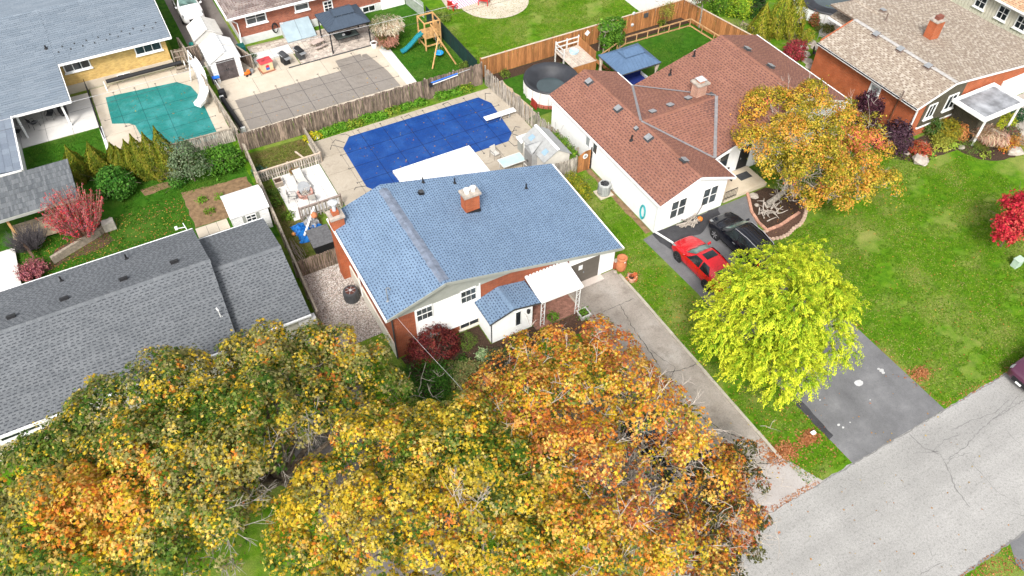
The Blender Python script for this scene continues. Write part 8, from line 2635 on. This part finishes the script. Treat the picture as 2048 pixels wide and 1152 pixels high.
for px_, r_, h_, cols, lb in (((56.05, 44.07), .5, 1.3, [(.2, .24, .02), (.3, .32, .03), (.38, .3, .04)], 'yellow green tall plant on the stone patio'), ((58.68, 46.00), .45, 1.3, [(.3, .07, .04), (.1, .14, .03), (.38, .12, .06)], 'red flowering plant on the slope behind the tan roof'),
        ((61.13, 47.01), .6, .9, [(.12, .2, .03), (.2, .28, .05)], 'green shrub in front of the second round pool'), ((60.16, 48.62), .5, .7, [(.14, .2, .04), (.22, .28, .06)], 'small green plant beside the log on the slope'), ((59.22, 44.89), .9, .35, [(.12, .16, .03), (.2, .16, .06), (.1, .14, .02)], 'low mixed planting on the slope below the round pool'), ((53.65, 39.73), .5, .9, [(.22, .2, .03), (.3, .18, .04)], 'yellow orange plant at the corner of the brick wall')):
    small_tree('garden_plant', lb, 'plant', px_, dome(px_, r_, h_), 16, 14, .14, .14, cols, trunk=0)
# front bed of the tan roofed house
for px_, r_, h_, cols, lb in (((50.52, 32.07), 1.2, 3.4, [(.035, .012, .02), (.06, .018, .03), (.09, .035, .045)], 'tall dark purple shrub against the orange brick wall'), ((50.67, 28.88), 1.25, 2.6, [(.035, .015, .025), (.065, .03, .045), (.1, .055, .07)], 'dark purple smoke bush at the corner of the brick house')):
    small_tree('purple_shrub', lb, 'shrub', px_, dome(px_, r_, h_), 9, 18, .22, .2, cols, trunk=.06)
for px_, r_, h_, cols, sh, lb in (((52.39, 27.38), .8, .9, [(.38, .05, .03), (.48, .1, .05), (.3, .14, .04)], 'oval', 'red and orange shrub between two boulders'), ((56.16, 27.97), 1.05, 1.3, [(.2, .17, .015), (.3, .24, .02), (.14, .16, .02)], 'oval', 'golden green shrub in the middle of the front bed'), ((56.83, 27.39), .7, 1.1, [(.42, .16, .05), (.5, .22, .08), (.35, .2, .05)], 'oval', 'orange pink shrub beside the canopy post'),
        ((55.05, 27.61), .8, .7, [(.2, .22, .03), (.3, .28, .04)], 'oval', 'yellow shrub behind the round boulder'), ((54.37, 27.02), .5, .45, [(.34, .38, .05), (.44, .45, .08)], 'oval', 'bright yellow hosta at the bed edge'), ((55.68, 26.90), .5, .4, [(.24, .34, .04), (.34, .42, .06)], 'oval', 'lime green hosta next to the bright yellow one'), ((52.96, 26.78), .3, .35, [(.2, .32, .04), (.3, .4, .06)], 'oval', 'small lime hosta right of the red shrub'),
        ((56.32, 25.83), .7, .5, [(.12, .24, .03), (.2, .32, .05)], 'blade', 'green daylily clump right of the small boulder'), ((55.29, 28.74), .7, 1.3, [(.04, .1, .015), (.07, .14, .03), (.15, .16, .05)], 'oval', 'dark green climbing plant at the brick corner'), ((56.82, 24.70), .4, .3, [(.3, .36, .05), (.22, .3, .04)], 'oval', 'lime plant at the lower edge of the bed'),
        ((58.97, 24.76), .7, .8, [(.44, .2, .03), (.5, .28, .04), (.4, .08, .03)], 'oval', 'orange shrub left of the grey boulder'), ((59.95, 24.45), .55, .8, [(.4, .2, .05), (.34, .18, .06)], 'oval', 'tan orange shrub behind the right end boulder'), ((61.08, 25.62), .6, .6, [(.2, .09, .07), (.14, .1, .06), (.1, .15, .04)], 'oval', 'small brownish red shrub near the path'),
        ((61.43, 26.81), .9, .9, [(.3, .33, .02), (.42, .42, .03), (.2, .26, .02)], 'oval', 'bright yellow green shrub at the white entry door'), ((63.13, 26.83), .6, .9, [(.015, .06, .02), (.03, .09, .03)], 'oval', 'dark green shrub right of the yellow one')):
    small_tree('garden_plant', lb, 'plant', px_, dome(px_, r_, h_), 13, 16, .18, .15, cols, trunk=0, shape=sh)

def grass_clump(label, q, n, h, spread, blades, plumes=None, np_=0, plume_h=1.1, name='ornamental_grass'):
    t = thing(name, label, 'grass clump', (q[0], q[1], 0))
    vs, fs, cs = [], [], []
    b = B()
    a = rng.uniform(0, 2 * pi, n)
    s = spread * rng.random(n) ** .5
    H = h * rng.uniform(.6, 1.05, n)
    def blade_set(a, s, H, w, cols, name_):
        n = len(a)
        V = np.zeros((n, 6, 3))
        for i, (f, ww) in enumerate(((0, 1), (.55, .9), (1, .15))):
            r_ = .1 * spread + s * f ** 1.6
            z = H * np.sin(f * 1.9) / np.sin(1.9 * .82) * .92 if f < 1 else H * .82
            x = q[0] + np.cos(a) * r_
            y = q[1] + np.sin(a) * r_
            V[:, 2 * i, 0], V[:, 2 * i, 1], V[:, 2 * i, 2] = x - np.sin(a) * w * ww, y + np.cos(a) * w * ww, z + .02
            V[:, 2 * i + 1, 0], V[:, 2 * i + 1, 1], V[:, 2 * i + 1, 2] = x + np.sin(a) * w * ww, y - np.cos(a) * w * ww, z + .02
        off = np.array(WO[t.name])
        V = V - off
        me = bpy.data.meshes.new(name_)
        F = []
        for k in range(n):
            o = 6 * k
            F += [(o, o + 1, o + 3, o + 2), (o + 2, o + 3, o + 5, o + 4)]
        me.from_pydata(V.reshape(-1, 3).tolist(), [], F)
        at = me.attributes.new('leaf', 'FLOAT_COLOR', 'POINT')
        cc = np.ones((n, 6, 4), np.float32)
        cc[:, :, :3] = jitter(pick(cols, np.ones(len(cols)), n))[:, None, :]
        at.data.foreach_set('color', cc.ravel())
        me.materials.append(m_leaf_thin)
        o = bpy.data.objects.new(name_, me)
        COL.objects.link(o)
        o.parent = t
        o['kind'] = 'stuff'
    blade_set(a, s, H, .012, blades, 'blades')
    if np_:
        a2 = rng.uniform(0, 2 * pi, np_)
        s2 = spread * 1.05 * rng.random(np_) ** .5
        r_ = .1 * spread + s2
        C = np.stack([q[0] + np.cos(a2) * r_, q[1] + np.sin(a2) * r_, h * rng.uniform(.8, plume_h, np_)], 1)
        N = np.stack([np.cos(a2) * .6, np.sin(a2) * .6, np.full(np_, .8)], 1) + rng.normal(size=(np_, 3)) * .3
        leaf_object('plumes', t, m_leaf_thin, C, N, rng.uniform(.3, .55, np_), jitter(pick(plumes, np.ones(len(plumes)), np_)), 'blade', droop=(0, 0, 1))
    return t
q = (21.85, 62.08)
grass_clump('tall ornamental grass with cream plumes on the lawn behind the grey pool', (q[0], q[1] + .3), 1500, 1.9, 1.35, [(.16, .19, .05), (.26, .25, .09), (.1, .15, .03), (.3, .2, .1)], [(.55, .48, .36), (.62, .56, .44), (.42, .3, .2)], 1100)
q = (21.29, 61.22)
grass_clump('reddish ornamental grass in front of the tall cream plumed grass', q, 900, 1.2, .95, [(.3, .16, .09), (.22, .2, .06), (.16, .18, .04)], [(.4, .2, .14), (.36, .16, .12)], 420)
q = (58.17, 25.70)
grass_clump('tan and rose fountain grass in the front bed of the dark sided house', q, 1300, 1.0, 1.2, [(.4, .28, .16), (.34, .2, .12), (.22, .2, .06)], [(.5, .36, .25), (.44, .22, .16), (.55, .42, .3)], 800)
q = (57.14, 25.53)
grass_clump('green grass clump left of the tan fountain grass', q, 500, .6, .7, [(.12, .17, .03), (.2, .2, .05)])
# red maple at the right edge
q = (49.3, 17.3)
small_tree('red_maple', 'bright red maple at the right edge of the lawn', 'tree', q, bumps([(q[0], q[1], 2.7, 1.6, 1.5, 1.4), (q[0] - .6, q[1] - .2, 2.2, 1.2, 1.1, 1.0), (q[0] + .8, q[1], 3.2, 1.3, 1.2, 1.0)], 9, .45, 4), 7, 22, .2, .17, [(.42, .015, .035), (.55, .03, .05), (.35, .012, .03), (.6, .09, .07)], shape='maple', trunk=.04)
# planting along the brown fence
for k in range(13):
    x = 10.9 + k * 1.15
    if k in (9,):
        continue
    lb_ = 'yellow flowering plant at the left end of the fence border' if k == 0 else '%s leafy green plant from the yellow one in the border below the brown fence' % ('first', 'second', 'third', 'fourth', 'fifth', 'sixth', 'seventh', 'eighth', '', 'ninth', 'tenth', 'eleventh')[k - 1]
    q = (x + random.uniform(-.2, .2), 52.05 + random.uniform(-.08, .1))
    small_tree('border_plant', lb_, 'plant', q, [(q[0], q[1], .22, .62, .32, .3), (q[0] + .35, q[1] - .1, .18, .4, .25, .25)], 22, 14, .13, .16, [(.5, .42, .02), (.3, .34, .02)] if k == 0 else ([(.05, .16, .01), (.09, .24, .015), (.16, .32, .03)] if k % 3 else [(.14, .24, .02), (.26, .32, .03), (.08, .18, .015)]), trunk=0, group='border plants below the brown fence')
for px_, lb, cols, r_, h_ in (((1.26, 48.73), 'row of green vegetables in the soil bed', [(.08, .18, .01), (.14, .26, .02)], .3, .3), ((2.49, 48.50), 'short row of green vegetables near the white garden shed', [(.1, .2, .012), (.16, .28, .03)], .3, .3), ((1.42, 47.23), 'lone green vegetable clump in the soil bed', [(.1, .2, .015), (.18, .26, .03)], .3, .3),
        ((5.88, 49.72), 'blue green cabbage plants by the low fence', [(.05, .13, .08), (.1, .18, .13), (.03, .09, .02)], .55, .5), ((5.87, 45.74), 'weeds between the tiled patio and the fence', [(.06, .13, .012), (.12, .2, .02)], .5, .5), ((5.98, 46.93), 'low green plants beside the white garden shed', [(.05, .11, .01), (.12, .17, .03)], .5, .4), ((6.19, 44.05), 'green weeds below the tiled patio corner', [(.09, .18, .015), (.16, .24, .03)], .45, .35), ((8.28, 48.62), 'brownish green clump beside the pool lounger', [(.16, .17, .03), (.28, .16, .06)], .4, .4),
        ((9.88, 65.92), 'low green groundcover below the bungalow window', [(.04, .1, .015), (.06, .13, .02)], .5, .2), ((28.70, 52.49), 'small green shrub at the foot of the cedar fence', [(.09, .15, .02), (.16, .2, .03)], .4, .5), ((45.98, 52.79), 'green plant in the garden enclosure', [(.1, .18, .02), (.2, .24, .03)], .4, .5), ((37.09, 53.44), 'yellow potted plant on the raised deck', [(.2, .26, .03), (.3, .32, .04)], .3, .9), ((27.96, 63.65), 'thin yellow green shrubs beside the green mesh fence', [(.12, .18, .03), (.2, .24, .05)], .8, .7),
        ((39.97, 34.29), 'red potted chrysanthemum on the porch', [(.42, .02, .035), (.3, .015, .03)], .4, 1.0), ((26.20, 55.34), 'low weeds at the swing set corner of the fence', [(.1, .16, .02), (.16, .2, .04)], .5, .4), ((15.98, 28.76), 'green plant in the square concrete planter', [(.1, .22, .02), (.16, .3, .04)], .25, .75), ((25.03, 27.64), 'orange flowers in the pink flower pot', [(.55, .12, .05), (.6, .2, .08)], .27, .65)):
    if 'concrete planter' in lb:
        px_ = (19.95, 25.9)
    if 'pink flower pot' in lb:
        px_ = (24.52, 27.03)
    small_tree('garden_plant', lb, 'plant', px_, dome(px_, r_, h_), 20, 12, .13, .13, cols, trunk=0, shape='oval')
for k in range(5):
    q = (64.09, 46.52)
q = (69.15, 45.15)
small_tree('leafy_tree', 'yellow green shrub showing beyond the tan roof near the dark fence', 'shrub', (66.0, 44.0), dome((66.0, 44.0), 1.2, 2.6), 9, 16, .22, .18, [(.2, .28, .03), (.3, .34, .04)], trunk=.05)
small_tree('leafy_tree', 'dark green shrub at the top edge beside the dark fence', 'shrub', (67.5, 46.0), dome((67.5, 46.0), 1.4, 2.6), 9, 16, .22, .18, [(.03, .09, .012), (.06, .14, .02)], trunk=.05)

# ------------------------------------------------------------------ fallen leaves and lawn blades
def scatter(name, polys, n, size, cols, z=.03, m=None, flat=1.2):
    P = []
    for (poly, w) in polys:
        k = int(n * w)
        xs, ys = [p[0] for p in poly], [p[1] for p in poly]
        x, y = rng.uniform(min(xs), max(xs), k), rng.uniform(min(ys), max(ys), k)
        P.append(np.stack([x, y], 1))
    P = np.concatenate(P)
    C = np.concatenate([P, np.full((len(P), 1), z)], 1)
    C[:, 2] += rng.uniform(0, .02, len(C))
    N = rng.normal(size=C.shape) * .35 + np.array([0, 0, flat])
    return leaf_object(name, None, m or m_leaf_thin, C, N, size * rng.uniform(.6, 1.4, len(C)), jitter(pick(cols, np.ones(len(cols)), len(C))), 'maple')
FALL = [(.4, .3, .06), (.45, .22, .05), (.35, .14, .05), (.3, .2, .08)]
scatter('fallen_leaves', [(rect(-11, 0, 43.2, 50), .4), (rect(24.3, 27.4, 10, 29), .2), (rect(35, 55, 10, 28), .25), (rect(5, 20, 9.9, 27), .5), (rect(20, 35, 3, 20), .04)], 3600, .09, FALL)
scatter('fallen_leaves', [(rect(13, 25, 45.3, 50.5), .5), (rect(7, 19.5, 55.6, 59.8), .3), (rect(-1, 4, 56, 64.5), .3)], 170, .1, FALL, z=.085)
def pile(q, r, n, cols, seed):
    x = rng.normal(size=n) * r
    y = rng.normal(size=n) * r * .6
    C = np.stack([q[0] + x, q[1] + y, .04 + .14 * np.exp(-(x * x + y * y / .36) / (r * r)) * rng.random(n)], 1)
    return leaf_object('leaf_pile', None, m_leaf_thin, C, rng.normal(size=C.shape) * .5 + np.array([0, 0, 1]), .12 * rng.uniform(.6, 1.4, n), jitter(pick(cols, np.ones(len(cols)), n)), 'maple')
BRN = [(.38, .15, .06), (.3, .1, .04), (.46, .22, .1), (.42, .18, .08)]
tag(pile((24.52, 12.16), .55, 700, BRN, 1), 'wide scatter of brown fallen leaves on the strip by the apron', 'leaf pile')
tag(pile((26.52, 12.17), .35, 500, BRN, 2), 'brown leaf pile beside the white marker stone', 'leaf pile')
tag(pile((35.63, 12.26), .4, 350, BRN, 3), 'brown leaf scatter at the right edge of the asphalt driveway', 'leaf pile')
scatter('edge_leaves', [([(24.3, 11.8), (23.4, 13.5)], .3), (rect(20, 25, 9.7, 10.0), .3), (rect(26.9, 27.5, 10, 20), .1), (rect(34.9, 35.2, 10, 22), .3), (rect(35, 45, 9.7, 10.1), .3), (rect(27.5, 31, 1.2, 2.5), .5)], 800, .08, BRN)

def blades(name, areas, n, cols, h=.06):
    """short turf blades in tufts so that lawns have pile and an uneven edge"""
    tot = sum((a[1] - a[0]) * (a[3] - a[2]) for a in areas)
    P = []
    for a in areas:
        k = int(n * (a[1] - a[0]) * (a[3] - a[2]) / tot)
        P.append(np.stack([rng.uniform(a[0], a[1], k), rng.uniform(a[2], a[3], k), np.full(k, h * .35)], 1))
    C = np.concatenate(P)
    m1 = patch_noise(C * np.array([1, 1, 0]), .9, 41) + patch_noise(C * np.array([1, 1, 0]), 3.1, 42) * .6
    C = C[m1 > -.75]
    m1 = m1[m1 > -.75]
    N = rng.normal(size=C.shape) * .6 + np.array([0, 0, .55])
    cols = np.array(cols)
    idx = np.clip(((m1 * .2 + .5 + rng.normal(size=len(C)) * .22) * len(cols)).astype(int), 0, len(cols) - 1)
    o = leaf_object(name, None, m_leaf_thin, C, N, rng.uniform(.07, .15, len(C)), jitter(cols[idx], .25, .08), 'needle')
    return o
blades('grass', [(24.3, 27.4, 10, 30), (35.1, 56, 9.9, 25.5), (40.5, 52, 25.5, 31.5), (37, 40, 20, 25.5), (24.8, 28.0, 30, 38)], 110000, [(.045, .14, .005), (.085, .2, .008), (.125, .235, .012), (.18, .265, .025), (.3, .29, .09)])
blades('grass', [(-11.5, .0, 43.2, 50), (0, 5.2, 50.4, 54), (-4, 5, 50, 54.4), (-9.4, -4, 57, 61.3), (21.7, 26.3, 55.2, 66), (41, 47.5, 43.5, 50.5)], 40000, [(.025, .09, .006), (.045, .13, .009), (.07, .165, .014), (.11, .19, .02)])
blades('grass', [(26.9, 46, 54, 66)], 40000, [(.05, .13, .006), (.09, .18, .01), (.14, .22, .016), (.22, .24, .05)])
blades('grass', [(6.1, 10.2, 49.0, 52.2), (5.3, 6.4, 38.3, 48)], 7000, [(.08, .11, .02), (.14, .16, .03), (.2, .17, .06), (.2, .13, .07)])
blades('grass', [(5.6, 20, 10, 24.5), (-12, 5, 25, 31)], 20000, [(.03, .07, .008), (.05, .1, .012)])
